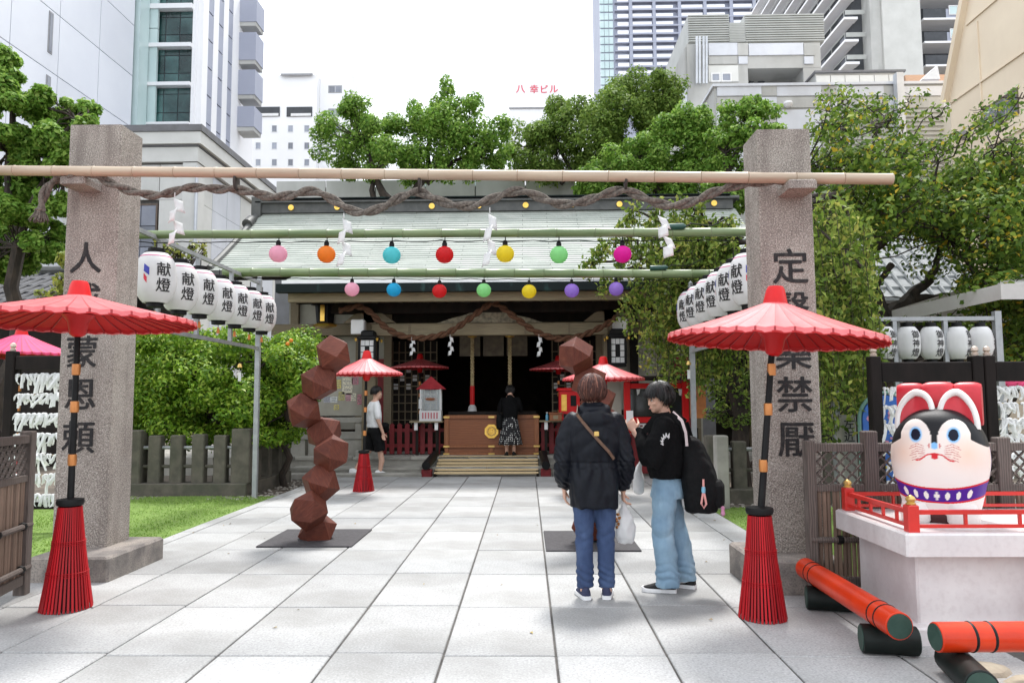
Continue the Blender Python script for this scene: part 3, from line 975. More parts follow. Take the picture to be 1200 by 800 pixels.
# --- cream building at far right, wall running away, raked gable edge
b9 = empty('cream_building', (22, 30, 0), 'cream rendered building with a raked roof edge at the upper right', 'building')
bpart(b9, 'wall', m_cream, MB().prism([(15, 0), (34.2, 0), (34.2, 15.8), (31.3, 22), (27, 30), (15, 30)], 'X', 20, 34))
bpart(b9, 'roof_edge', m_cream, MB().obox((19.9, 34.45, 15.4), (19.9, 27.1, 30.4), .35, .3))
for z in (12.2, 15.2, 18.2):
    bpart(b9, 'string_course', m_cream, MB().box(19.93, 19.995, 15, 34.1 if z < 16 else 32.6, z, z + .07))
for y in (24.5, 28, 31.8):
    bpart(b9, 'string_course', m_cream, MB().box(19.94, 19.996, y, y + .06, 2, 18))
pane_grid(b9, [(-.5, 1.9, 12.9, 14.0), (-6, -3, 12.9, 14.0)], lambda u, z, o: (-2 - o, u, z), m_brownframe, m_winglass, nx=3)
for y in (31.6, 33.0):
    bpart(b9, 'wall_lamp', m_frame, MB().box(19.7, 19.99, y, y + .3, 13.2, 13.5))

# --- low panelled wall building behind the shrine roof
b10 = empty('panelled_building', (-1, 27, 0), 'low grey panelled building directly behind the shrine roof ridge', 'building')
zt10 = at(450, 216, 26).z
bpart(b10, 'wall', m_coping, MB().box(-9, 9, 26.1, 30, 0, zt10 - .1))
for i in range(10):
    for j in range(2):
        bpart(b10, 'panel', m_bgrey, MB().box(-9 + 1.8 * i + .02, -7.2 + 1.8 * i - .02, 26, 26.09, zt10 - 1.0 - 1.2 * j, zt10 + .15 - 1.2 * j))
bpart(b10, 'glass_roof', m_glasslight, MB().box(-4.2, -.6, 26.6, 30, zt10 - .05, zt10 + .55))
bpart(b10, 'roof', m_bgrey, MB().box(-9, 9, 26.11, 30.02, zt10 - .09, zt10 - .06))

# a few stray leaves blown on the paving
lm = []
ln = []
for _ in range(34):
    lm.append((rng.uniform(-3.8, 2.2), rng.uniform(3.2, 13.5), .006) if _ % 3 else (rng.choice((-3.75, 2.2)) + rng.gauss(0, .18), rng.uniform(4.2, 12), .006))
    ln.append((rng.gauss(0, .15), rng.gauss(0, .15), 1))
tag(link('fallen_leaves', leaves_mesh('fallen_leaves', np.array(lm), np.array(ln), .036, mat('dry_leaf', (.20, .13, .04), (.12, .075, .025), island=[(0, (.10, .06, .02)), (.6, (.24, .16, .05)), (1, (.4, .3, .07))]), .5, .05)), kind='stuff')

# ================================================================== SHRINE HALL
SX = -0.77
sh = empty('shrine_hall', (SX, 17, 0), 'wide wooden shrine hall with pale green copper roof and dark open front', 'shrine')


def spart(name, m, mb, parent=None, smooth=False):
    mb.v = [(p[0] - SX, p[1] - 17, p[2]) for p in mb.v]
    return mb.build(name, m, parent or sh, smooth)


EY, EZ = 14.4, at(600, 329, 14.4).z
MY, MZ = 16.0, at(300, 317, 16.0).z
RY, RZ = 19.0, at(600, 247, 19.0).z
xl, xr = at(246, 318, 16).x, at(246, 318, 16).x * -1 + 2 * SX
kl, kr = at(332, 329, EY).x, 2 * SX - at(332, 329, EY).x
NC = 27
for k in range(NC):                            # main slope, copper courses
    t0, t1 = k / NC, (k + 1) / NC
    f = lambda t: (MY + (RY - MY) * t, MZ + (RZ - MZ) * (t * 0.86 + 0.14 * t * t))
    (ya, za), (yb, zb_) = f(t0), f(t1)
    mb = MB()
    n = 9
    for i in range(n):
        a, b = xl + (xr - xl) * i / n, xl + (xr - xl) * (i + 1) / n
        o_ = .45 * (xr - xl) / n if k % 2 else 0
        a, b = max(xl, a + o_ - (xr - xl) / n * (1 if k % 2 else 0)), min(xr, b + o_ - (0 if not k % 2 else (xr - xl) / n))
        if i == n - 1:
            b = xr
        if b - a < .05:
            continue
        lift = rng.uniform(0, .008)
        mb.add([(a + .004, ya - .05, za - .012 + lift), (b - .004, ya - .05, za - .012 + lift), (b - .004, yb, zb_ + .0), (a + .004, yb, zb_), (a + .004, ya - .05, za + .016 + lift), (b - .004, ya - .05, za + .016 + lift), (b - .004, yb, zb_ + .012), (a + .004, yb, zb_ + .012)],
               [(0, 3, 2, 1), (4, 5, 6, 7), (0, 1, 5, 4), (1, 2, 6, 5), (2, 3, 7, 6), (3, 0, 4, 7)])
    spart('roof_course', m_copper, mb)
for k in range(13):                            # porch slope
    ya, yb = EY + (MY - EY) * k / 13, EY + (MY - EY) * (k + 1) / 13
    za, zb_ = EZ + (MZ - EZ) * k / 13, EZ + (MZ - EZ) * (k + 1) / 13
    mb = MB()
    for i in range(6):
        a, b = kl + (kr - kl) * i / 6, kl + (kr - kl) * (i + 1) / 6
        mb.add([(a + .004, ya - .05, za - .004), (b - .004, ya - .05, za - .004), (b - .004, yb, zb_ - .004), (a + .004, yb, zb_ - .004), (a + .004, ya - .05, za + .02), (b - .004, ya - .05, za + .02), (b - .004, yb, zb_ + .014), (a + .004, yb, zb_ + .014)],
               [(0, 3, 2, 1), (4, 5, 6, 7), (0, 1, 5, 4), (1, 2, 6, 5), (2, 3, 7, 6), (3, 0, 4, 7)])
    spart('roof_course', m_copper, mb)
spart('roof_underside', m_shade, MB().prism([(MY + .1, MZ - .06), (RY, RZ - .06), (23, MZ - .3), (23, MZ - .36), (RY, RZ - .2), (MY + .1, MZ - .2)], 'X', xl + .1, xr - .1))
spart('roof_rear', m_copper, MB().prism([(RY, RZ - .02), (23.2, MZ - .2), (23.2, MZ - .26), (RY, RZ - .06)], 'X', xl, xr))
rd = spart('ridge', m_roofdark, MB().box(xl + .1, xr - .1, RY - .22, RY + .22, RZ - .05, RZ + .20).box(xl - .05, xr + .05, RY - .3, RY + .3, RZ + .202, RZ + .24).tube([(xl - .12, RY, RZ + .28), (xr + .12, RY, RZ + .28)], .07, 8).box(xl - .14, xl + .1, RY - .3, RY + .3, RZ - .16, RZ + .36))
spart('ridge_cap', m_verdigris, MB().box(xl + .12, xr - .12, RY - .12, RY + .12, RZ + .345, RZ + .375), rd)
for px in (341, 395, 451, 506, 561, 616, 670.5, 726, 781, 837):
    c = at(px, 243, RY - .25)
    spart('crest', m_gold, MB().tube([(c.x, RY - .26, RZ + .08), (c.x, RY - .222, RZ + .08)], .075, 14), rd)
for k in range(5):
    spart('rake_tile', m_roofdark, MB().tube([(xl - .02, MY + .6 * k, f(k / 5)[1] + .05), (xl - .02, MY + .6 * (k + 1), f((k + 1) / 5)[1] + .05)], .08, 8), None, True)
spart('rake_end', m_roofdark, MB().tube([(xl - .05, RY - .5, RZ - .3), (xl - .05, RY - .8, RZ - .48)], .13, 10), None, True)
spart('main_gutter', m_roofdark, MB().box(xl - .05, kl + .05, MY - .18, MY - .06, MZ - .16, MZ - .02).box(kr - .05, xr + .05, MY - .18, MY - .06, MZ - .16, MZ - .02))
g0, g1 = at(600, 341.5, EY).z, at(600, 331.5, EY).z
spart('roof_lip', m_white, MB().box(kl, kr, EY - .10, EY - .06, g1 + .005, EZ + .03))
spart('porch_gutter', m_verdigris, MB().box(kl - .1, kr + .1, EY - .14, EY + .04, g0, g1))
f0, f1 = at(600, 352.5, 14.62).z, at(600, 342, 14.62).z
spart('fascia', m_beam, MB().box(kl + .05, kr - .05, 14.55, 14.7, f0, f1 + .06))
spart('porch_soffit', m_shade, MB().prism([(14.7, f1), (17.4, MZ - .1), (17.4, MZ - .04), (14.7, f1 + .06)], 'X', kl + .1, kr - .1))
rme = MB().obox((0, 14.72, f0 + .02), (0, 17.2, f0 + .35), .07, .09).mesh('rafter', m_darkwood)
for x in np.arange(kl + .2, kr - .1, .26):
    o = link('rafter', rme, sh)
    o.location = (x - SX, -17, 0)
# porch columns and great beam
cxl, cxr = at(430, 450, 15.35).x, at(717, 450, 15.35).x
b0, b1z = at(580, 391.5, 15.3).z, at(580, 377, 15.3).z
for x in (cxl, cxr):
    spart('porch_column', m_oldwood, MB().cbox(x - .14, x + .14, 15.5, 15.78, PZ, b1z + .25, .02))
    spart('column_base', m_step, MB().cbox(x - .24, x + .24, 15.4, 15.88, PZ, PZ + .14, .02))
    s = -1 if x < SX else 1
    spart('beam_end', m_white, MB().cbox(x + s * .18 - .14, x + s * .18 + .14, 15.2, 15.44, b0 + .02, b0 + .32, .02))
    spart('bracket', m_oldwood, MB().prism([(x - .55, b1z + .02), (x + .55, b1z + .02), (x + .32, b1z + .2), (x + .14, b1z + .26), (x - .14, b1z + .26), (x - .32, b1z + .2)], 'Y', 15.5, 15.75))
spart('great_beam', m_beam, MB().cbox(cxl + .05, cxr - .05, 15.45, 15.72, b0, b1z, .02))
for t in (.17, .35, .65, .83):
    x = cxl + (cxr - cxl) * t
    spart('beam_strap', m_oldwood, MB().box(x - .02, x + .02, 15.435, 15.448, b0 + .01, b1z - .01))
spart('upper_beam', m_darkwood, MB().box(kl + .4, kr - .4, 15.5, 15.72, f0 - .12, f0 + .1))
# carved frog-leg strut
kpts = []
for i in range(21):
    t = -1 + 2 * i / 20
    kpts.append((SX + t * 1.15, b1z + .02 + .36 * math.exp(-(t * 2.1) ** 2) + .05 * (1 - abs(t)) + .03 * math.cos(9 * t)))
spart('carved_strut', mat('carving', (0.38, 0.34, 0.24), (0.17, 0.15, 0.11), scale=14, rough=0.8, bump=1, bscale=20), MB().prism([(SX - 1.2, b1z + .005)] + kpts + [(SX + 1.2, b1z + .005)], 'Y', 15.52, 15.66))
# outer walls of the hall
WY = 17.3
wl_, wr_ = at(338, 420, WY).x, 2 * SX - at(338, 420, WY).x
spart('side_wall', m_plaster, MB().box(wl_, wl_ + .15, WY, 22.5, PZ, MZ))
spart('side_wall', m_plaster, MB().box(wr_ - .15, wr_, WY, 22.5, PZ, MZ))
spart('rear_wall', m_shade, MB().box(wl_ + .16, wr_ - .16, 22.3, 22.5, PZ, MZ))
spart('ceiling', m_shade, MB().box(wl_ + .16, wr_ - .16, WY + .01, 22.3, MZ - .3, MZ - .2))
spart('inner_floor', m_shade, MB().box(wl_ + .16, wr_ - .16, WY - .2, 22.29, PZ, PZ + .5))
ol, orr = at(455, 430, WY).x, 2 * SX - at(455, 430, WY).x
w0 = at(500, 393, WY).z
for s, (a, b) in ((-1, (wl_ + .15, ol)), (1, (orr, wr_ - .15))):
    spart('plaster_wall', m_plaster, MB().box(a, b, WY + .05, WY + .2, PZ + .02, w0))
    for t in (0.0, .36, .7, 1.0):
        x = a + (b - a) * t
        spart('wall_post', m_darkwood if t in (.36,) else m_oldwood, MB().box(x - .09, x + .09, WY - .08, WY + .045, PZ, MZ - .35))
    spart('wall_beam', m_oldwood, MB().cbox(a - .5, b, WY - .22, WY - .085, w0, w0 + .27, .02))
    spart('waist_rail', m_darkwood, MB().box(a, b, WY - .02, WY + .045, PZ + .8, PZ + .92))
    spart('upper_wall', m_plaster, MB().box(a, b, WY + .05, WY + .2, w0 + .01, MZ - .32))
    spart('sliding_door', m_darkred, MB().box(a + (b - a) * .74, a + (b - a) * .96, WY - .06, WY - .025, PZ + .05, w0 - .55))
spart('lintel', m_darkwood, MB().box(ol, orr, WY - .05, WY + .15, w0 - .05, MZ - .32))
for k in range(3):
    x = SX - .55 + .55 * k
    spart('votive_panel', mat('aged_panel', (0.20, 0.17, 0.12), (0.12, 0.1, 0.075), scale=6, rough=.8), MB().box(x - .24, x + .24, WY - .12, WY - .09, w0 - .5, w0 - .04))
for s in (-1, 1):                              # lattice doors folded back beside the opening
    xa = SX + s * 1.9
    lat = spart('lattice_door', m_darkwood, MB().box(xa - .55, xa + .55, WY + .3, WY + .33, PZ + .55, w0 - .1))
    mb = MB()
    for i in range(8):
        x = xa - .52 + .15 * i
        mb.box(x - .012, x + .012, WY + .26, WY + .295, PZ + .6, w0 - .12)
    for j in range(9):
        z = PZ + .7 + .2 * j
        mb.box(xa - .54, xa + .54, WY + .235, WY + .258, z - .012, z + .012)
    tag(spart('lattice', m_oldwood, mb, lat), kind='stuff')
    for j in range(3):
        for i in range(6):
            x = xa - .44 + .15 * i
            spart('paper_pane', m_paper, MB().box(x - .05, x + .05, WY + .31 - .07, WY + .315 - .07 + .03, PZ + 1.42 + .2 * j, PZ + 1.56 + .2 * j), lat) if (i + j) % 2 == 0 else None

# great straw rope of the hall, three scallops
def rope_strands(path, R_, r_, turns, n=3, sides=7):
    """n strands twisted along a polyline path -> list of (pts)"""
    path = [Vector(p) for p in path]
    seg = [0]
    for a, b in zip(path, path[1:]):
        seg.append(seg[-1] + (b - a).length)
    Ltot = seg[-1]
    cnt = max(40, int(Ltot / (R_ * 0.55)))

    def pos(s):
        for i in range(len(seg) - 1):
            if s <= seg[i + 1] or i == len(seg) - 2:
                t = (s - seg[i]) / (seg[i + 1] - seg[i])
                p0, p1, p2, p3 = path[max(i - 1, 0)], path[i], path[i + 1], path[min(i + 2, len(path) - 1)]
                return 0.5 * ((2 * p1) + (p2 - p0) * t + (2 * p0 - 5 * p1 + 4 * p2 - p3) * t * t + (-p0 + 3 * p1 - 3 * p2 + p3) * t ** 3)
    C = [pos(Ltot * i / cnt) for i in range(cnt + 1)]
    out = []
    for k in range(n):
        pts = []
        for i, c in enumerate(C):
            d = (C[min(i + 1, cnt)] - C[max(i - 1, 0)]).normalized()
            s = d.cross(Vector((0, 1, 0)))
            s = s.normalized() if s.length > .05 else Vector((1, 0, 0))
            t = s.cross(d)
            a = 2 * PI * (turns * i / cnt + k / n)
            pts.append(c + (s * math.cos(a) + t * math.sin(a)) * R_)
        out.append(pts)
    return out


def px_path(pts, Y):
    return [at(x, y, Y) for x, y in pts]


hp = px_path([(398, 364), (410, 361), (420, 359), (434, 366), (450, 382), (470, 393), (490, 396), (510, 394), (530, 387), (552, 372), (568, 360), (578, 355), (588, 360), (604, 372), (625, 387), (645, 395), (655, 397), (670, 396), (690, 390), (712, 379), (722, 372)], 15.05)
hr = empty('great_rope', (0, 0, 0), 'rust brown twisted rope swagged across the front of the shrine hall', 'straw rope')
for pts in rope_strands(hp, .034, .04, 15, 2):
    MB().tube(pts, .037, 8).build('strand', m_rust_rope, hr, True)


def make_shide(root_name, label, c_top, w, hgt, tilt, cat='paper streamer', group=None, rz=0.0):
    """folded zigzag paper: four offset leaves joined at their corners"""
    o = empty(root_name, c_top, label, cat, group, rz)
    k = hgt / 4.2
    MB().tube([(0, 0, k * .45), (0, 0, 0)], .004, 5).build('cord', m_paper, o)
    x = 0.0
    for i in range(4):
        s = -1 if i % 2 else 1
        h_ = k * 1.18
        z0 = -k * i * 1.0
        xa, xb = (x - w * .12, x + w * .46) if s > 0 else (x - w * .46, x + w * .12)
        sk_ = s * w * .14 + tilt * k
        y0 = .008 * s
        drop = k * .30
        p = [(xa, y0, z0 - (drop if s < 0 else 0)), (xb, y0 + .02 * s, z0 - (drop if s > 0 else 0)), (xb + sk_, y0 + .03 * s, z0 - h_ - (drop * .6 if s > 0 else 0)), (xa + sk_, y0 - .01 * s, z0 - h_ - (drop * .6 if s < 0 else 0))]
        x += (w * .22 * s + tilt * k) * .8
        mb = MB()
        mb.grid([[Vector(p[0]).lerp(Vector(p[1]), u / 3).lerp(Vector(p[3]).lerp(Vector(p[2]), u / 3), v / 3) + Vector((0, .012 * math.sin(u * 1.1 + v), 0)) for u in range(4)] for v in range(4)])
        me = mb.mesh('leaf', m_paper, True, 180)
        q = link('paper_leaf', me, o)
        md = q.modifiers.new('thick', 'SOLIDIFY')
        md.thickness = .003
    return o


for k, (px, py0, py1) in enumerate(((482.5, 397, 416), (527.5, 394, 416), (631.5, 394, 417))):
    a, b = at(px, py0, 15.0), at(px, py1, 15.0)
    make_shide('paper_streamer', ('white folded streamer above the far dark red parasol under the eaves', 'white folded streamer under the hall rope nearest the offering box crest', 'white folded streamer under the hall rope just before the second sculpture')[k],
               (a.x, a.y, a.z), .12, a.z - b.z, 0.02, group='paper streamers on the hall rope')

# bell ropes
for px, lab in ((553.5, 'pale bell rope with a red wrapped end hanging over the offering box'), (597.5, 'pale bell rope hanging in front of the woman in the dotted skirt')):
    r = empty('bell_rope', (at(px, 440, 16.6).x, 16.6, 0), lab, 'bell rope', 'bell ropes over the offering box')
    zt_, z1_, z2_, z3_ = (at(px, y, 16.6).z for y in (396, 452, 474, 486))
    for pts in rope_strands([(0, 0, zt_), (0, 0, z1_)], .022, .026, 9, 2):
        MB().tube(pts, .026, 6).build('strand', mat('hemp', (0.50, 0.40, 0.22), (0.36, 0.28, 0.15), scale=20, rough=.9), r, True)
    MB().tube([(0, 0, z1_), (0, 0, z2_)], .055, 10).build('red_grip', m_red, r, True)
    MB().lathe([(.05, z2_), (.09, z2_ - .05), (.11, z3_ - .02), (.1, z3_ - .05)], 12).build('tassel', m_paper, r, True)
    MB().lathe([(.02, zt_ + .3), (.12, zt_ + .24), (.15, zt_ + .12), (.1, zt_ + .02), (.03, zt_)], 14).build('bell', m_gold, r, True)

# lattice box lanterns on the porch columns and the bronze lantern
for x, lab in ((at(432, 410, 15.2).x, 'black box lantern with white paper panes on the column behind the small red parasol'), (at(723, 415, 15.2).x, 'black box lantern with white paper panes on the column beside the weeping branches')):
    zc = at(723, 411, 15.2).z
    t = empty('box_lantern', (x, 15.2, zc), lab, 'lantern', 'box lanterns on the porch columns')
    MB().cbox(-.2, .2, -.2, .2, .27, .33, .02).build('roof', m_black, t)
    MB().cbox(-.14, .14, -.14, .14, .33, .45, .03).build('cap', m_black, t)
    MB().cbox(-.17, .17, -.17, .17, -.33, -.27, .01).build('base', m_black, t)
    for sx in (-1, 1):
        for sy in (-1, 1):
            MB().box(sx * .16 - .02, sx * .16 + .02, sy * .16 - .02, sy * .16 + .02, -.27, .27).build('corner_post', m_black, t)
            MB().lathe([(.01, .04), (.03, .02), (.02, -.03)], 8, (sx * .22, sy * .22, .25)).build('finial', m_gold, t)
    pc = MB().box(-.13, .13, -.14, .14, -.26, .26).build('core', m_black, t)
    for i in range(3):
        for j in range(4):
            if i == 1 and j in (1, 2):
                continue
            MB().box(-.13 + .09 * i, -.05 + .09 * i, -.152, -.142, -.25 + .127 * j, -.14 + .127 * j).build('pane', m_paper, pc)
bl = empty('bronze_lantern', (at(381, 368, 15.6).x, 15.6, at(381, 368, 15.6).z), 'six sided dark bronze lantern with a gold panel hanging under the eaves', 'lantern')
MB().lathe([(.02, .34), (.1, .3), (.3, .22), (.31, .19)], 6).build('roof', m_black, bl)
MB().lathe([(.22, .19), (.18, -.2)], 6).build('body', m_black, bl)
MB().lathe([(.2, -.2), (.26, -.23), (.24, -.27), (.05, -.3)], 6).build('base', m_gold, bl)
MB().box(-.045, .045, -.215, -.185, -.17, .17).build('gold_panel', m_gold, bl)
MB().tube([(0, 0, .34), (0, 0, .7)], .012, 5).build('chain', m_black, bl)

# ================================================================== OFFERING BOX, PICKETS, SHELVES
m_box = mat('offering_box_wood', (0.26, 0.085, 0.028), (0.19, 0.06, 0.02), wave=('Z', 1.5, 7), rough=0.5, bump=0.1, stretch=(1, 1, 6))
m_box2 = mat('offering_box_frame', (0.30, 0.105, 0.035), (0.22, 0.075, 0.025), scale=6, rough=0.5, stretch=(6, 1, 1))
m_brass = mat('brass_fitting', (0.70, 0.48, 0.16), (0.6, 0.4, 0.12), scale=6, rough=0.35, metal=0.7)
bx0, bx1 = at(521, 500, 15.8).x, at(631, 500, 15.8).x
bw = (bx1 - bx0) / 2
bz = at(575, 486, 15.8).z
ob = empty('offering_box', ((bx0 + bx1) / 2, 16.15, PZ), 'large brown wooden offering box with a round gold crest', 'offering box')
hb = bz - PZ
MB().box(-bw + .03, bw - .03, -.32, .32, .05, hb - .06).build('body', m_box, ob)
for z0, z1 in ((hb - .07, hb), (.16, .21), (0.0, .05)):
    MB().cbox(-bw, bw, -.36, -.325, z0, z1, .006).build('front_rail', m_box2, ob)
for x in (-bw + .04, 0, bw - .04):
    if x:
        MB().cbox(x - .05, x + .05, -.352, -.322, .215, hb - .075, .005).build('front_stile', m_box2, ob)
    MB().cbox(x - .04, x + .04, -.35, -.322, .055, .155, .005).build('short_stile', m_box2, ob)
    for z0, z1 in ((hb - .065, hb - .02), (.165, .205), (.008, .045)):
        MB().cbox(x - .065, x + .065, -.367, -.361, z0, z1, .004).build('brass_plate', m_brass, ob)
MB().box(-bw + .04, bw - .04, .0, .3, hb - .02, hb + .07).build('rear_lid', m_darkwood, ob)
for k in range(9):
    MB().cbox(-bw + .03 + .235 * k, -bw + .05 + .235 * k, -.31, .31, hb - .055, hb - .005, .004).build('top_slat', m_box2, ob)
MB().tube([(0, -.33, .50), (0, -.365, .50)], .155, 8, phase=PI / 8).build('crest_plate', m_gold, ob)
for k in range(12):
    a = 2 * PI * k / 12
    MB().tube([(.085 * math.cos(a), -.366, .50 + .085 * math.sin(a)), (.085 * math.cos(a), -.385, .50 + .085 * math.sin(a))], [.024, .015], 8).build('crest_petal', m_brass, ob, True)
MB().tube([(0, -.366, .50), (0, -.39, .50)], [.04, .03], 12).build('crest_heart', m_gold, ob, True)


def picket_fence(name, x0, x1, Y, z0, h, label, gap=.165):
    r = empty(name, ((x0 + x1) / 2, Y, z0), label, 'fence', 'red picket fences beside the offering box')
    n = int((x1 - x0) / gap)
    pm_ = MB().prism([(-.05, .02), (.05, .02), (.05, h - .04), (0, h), (-.05, h - .04)], 'Y', -.015, .015).mesh('picket', m_darkred)
    for i in range(n + 1):
        link('picket', pm_, r, (x0 + gap * i - (x0 + x1) / 2, 0, 0))
    for z in (.16, h * .72):
        MB().cbox(-(x1 - x0) / 2 - .08, (x1 - x0) / 2 + .08, .017, .055, z, z + .07, .005).build('rail', m_darkred, r)
    return r


px0, px1 = at(423, 500, 15.9).x, at(517, 500, 15.9).x
picket_fence('picket_fence', px0, px1, 15.95, PZ, .68, 'dark red picket fence between the man in white and the offering box')
picket_fence('picket_fence', at(637, 500, 15.9).x, at(700, 500, 15.9).x, 15.95, PZ, .68, 'dark red picket fence between the offering box and the red paper booth')


def shelf(xc, w, label):
    z = at(500, 493, 15.75).z
    s = empty('shelf_table', (xc, 15.75, PZ), label, 'shelf', 'narrow shelves beside the offering box')
    h = z - PZ
    MB().cbox(-w / 2, w / 2, -.14, .14, h - .03, h, .005).build('shelf_board', m_beam, s)
    for t in (-.28, .28):
        MB().box(t * w * 1.1 - .035, t * w * 1.1 + .035, -.1, -.06, h - .19, h - .031).build('bracket', m_white, s)
        MB().box(t * w * 1.1 - .03, t * w * 1.1 + .03, .06, .12, .0, h - .031).build('leg', m_darkwood, s)
    return h


lsx = at(500, 490, 15.75).x
hS = shelf(lsx, .7, 'narrow wooden shelf carrying the glass case with the red pointed top')
rsx = at(652, 490, 15.75).x
shelf(rsx, .72, 'narrow wooden shelf carrying brown boxes right of the offering box')
zS = PZ + hS
gc = empty('fortune_case', (at(505, 480, 15.75).x, 15.75, zS), 'small clear case with a red pointed roof on the wooden shelf', 'display case')
hc = at(505, 456, 15.75).z - zS
m_clear = mat('clear_acrylic', (0.7, 0.75, 0.75), (0.6, 0.65, 0.65), rough=0.05, glass=0.72)
for sx in (-1, 1):
    for sy in (-1, 1):
        MB().box(sx * .21 - .01, sx * .21 + .01, sy * .11 - .01, sy * .11 + .01, .22, hc).build('corner_post', m_white, gc)
MB().box(-.23, .23, -.13, .13, 0, .22).build('base', m_paper, gc)
tag(MB().box(-.2, .2, -.112, -.108, .23, hc - .01).build('front_pane', m_clear, gc))
MB().lathe([(.33, hc), (.3, hc + .02), (.01, hc + .27)], 4, sx=1, sy=.6).xf(Matrix.Identity(4)).build('roof', mat('case_red', (0.45, 0.05, 0.06), (0.33, 0.03, 0.04), rough=.3, coat=.5), gc)
MB().lathe([(.03, .4), (.14, .44), (.16, .48), (.02, .5)], 12).build('bowl', mat('bowl_clay', (0.35, 0.12, 0.05), rough=.5), gc, True)
for k in range(6):
    MB().box(-.17 + .06 * k, -.14 + .06 * k, -.136, -.131, .05, .18).build('print_line', mat('print_pink', (0.55, 0.18, 0.2), rough=.7), gc)
MB().box(-.24, -.18, -.15, -.135, .26, .46).build('paper_tag', m_paper, gc)

fb = empty('fortune_box', (at(667, 480, 15.75).x, 15.75, zS - .12), 'bright red slip dispensing box standing on the right hand shelf', 'dispenser')
MB().cbox(-.22, .22, -.18, .18, .12, .74, .01).build('body', m_red, fb)
MB().cbox(-.26, .26, -.21, .21, .74, .80, .02).build('lid', m_red, fb)
MB().box(-.17, -.06, -.187, -.181, .32, .66).build('gold_label', m_gold, fb)
MB().box(0.02, .14, -.187, -.181, .42, .64).build('window', m_black, fb)
MB().box(-.13, .02, -.19, -.181, .18, .26).build('slot', m_black, fb)
for k, (px, lab) in enumerate(((651, 'brown wooden slip box on the shelf left of the red dispenser'), (677, 'brown wooden slip box on the shelf below the red dispenser'))):
    c = empty('slip_box', (at(px, 485, 15.6).x, 15.62, zS), lab, 'box', 'brown boxes on the right shelf')
    MB().cbox(-.13, .13, -.1, .06, 0, .14, .01).build('body', m_box2, c)
    MB().cbox(-.145, .145, -.115, .07, .14, .17, .005).build('lid', m_box, c)
    MB().box(-.05, .05, -.104, -.1, .03, .11).build('label_plate', m_beam, c)
bo = empty('spray_bottle', (at(641, 487, 15.65).x, 15.65, zS), 'small blue hand bottle on the shelf beside the offering box', 'bottle')
MB().lathe([(.03, 0), (.032, .1), (.015, .13), (.014, .15)], 10).build('body', mat('bottle_blue', (.12, .35, .5), rough=.2), bo, True)
MB().lathe([(.017, .15), (.017, .175)], 8).build('cap', m_white, bo)

# notice board, its stone balustrade
nb = empty('notice_board', (at(401, 465, 15.9).x, 15.95, PZ), 'white notice board covered with small coloured posters left of the shrine steps', 'notice board')
z0, z1 = at(401, 487, 15.9).z - PZ, at(401, 438, 15.9).z - PZ
MB().cbox(-.52, .52, -.03, .03, z0, z1, .01).build('board', m_plaster, nb)
for s in (-1, 1):
    MB().box(s * .5 - .03, s * .5 + .03, .031, .08, 0, z1).build('post', m_oldwood, nb)
pc_ = [(.75, .70, .55), (.6, .25, .3), (.7, .6, .2), (.45, .45, .5), (.7, .72, .7), (.55, .5, .2), (.6, .3, .35)]
for k, (px, py, w, h) in enumerate(((407, 452, 12, 20), (416, 446, 8, 9), (396, 450, 7, 10), (383, 468, 8, 7), (391, 468, 8, 7), (400, 464, 7, 10), (408, 465, 6, 9), (414, 465, 6, 9), (421, 468, 5, 12), (394, 477, 6, 6))):
    c = at(px, py, 15.9)
    s = 15.9 / 867
    pp = MB().box(c.x - nb.location.x - w * s / 2, c.x - nb.location.x + w * s / 2, -.036, -.031, c.z - PZ - h * s / 2, c.z - PZ + h * s / 2).build('poster', mat('poster_%s' % 'abcdefg'[k % 7], pc_[k % 7], tuple(v * .6 for v in pc_[k % 7]), scale=30, rough=.7, lo=.5, hi=.55), nb)
    for j in range(3):
        MB().box(c.x - nb.location.x - w * s * .35, c.x - nb.location.x + w * s * .3, -.039, -.0365, c.z - PZ + h * s * (.3 - .25 * j) - .012, c.z - PZ + h * s * (.3 - .25 * j)).build('print_line', m_frame, pp)
bal = empty('stone_balustrade', (at(392, 510, 15.7).x, 15.7, PZ), 'weathered stone balustrade below the notice board', 'balustrade')
xa, xb = -1.5, .62
zt2 = at(395, 489, 15.7).z - PZ
MB().cbox(xa, xb, -.09, .09, zt2 - .1, zt2, .01).build('top_rail', m_step, bal)
MB().cbox(xa, xb, -.08, .08, zt2 - .45, zt2 - .3, .01).build('middle_rail', m_step, bal)
MB().cbox(xa, xb, -.06, .06, 0, zt2 - .452, .01).build('base_wall', m_step, bal)
for k in range(5):
    x = xa + .1 + (xb - xa - .2) * k / 4
    MB().cbox(x - .07, x + .07, -.07, .07, zt2 - .3, zt2 - .1, .01).build('strut', m_step, bal)
for k in range(3):
    MB().cbox(xa + .2 + .7 * k, xa + .26 + .7 * k, -.075, -.061, .02, zt2 - .46, .01).build('joint_strip', m_fence_stone, bal)

# red paper booth at the right
bt = empty('charm_booth', (at(735, 480, 14.3).x, 14.3, 0), 'red framed charm booth window with a white notice below it', 'booth')
X0 = bt.location.x


def bz_(py):
    return at(745, py, 14.3).z


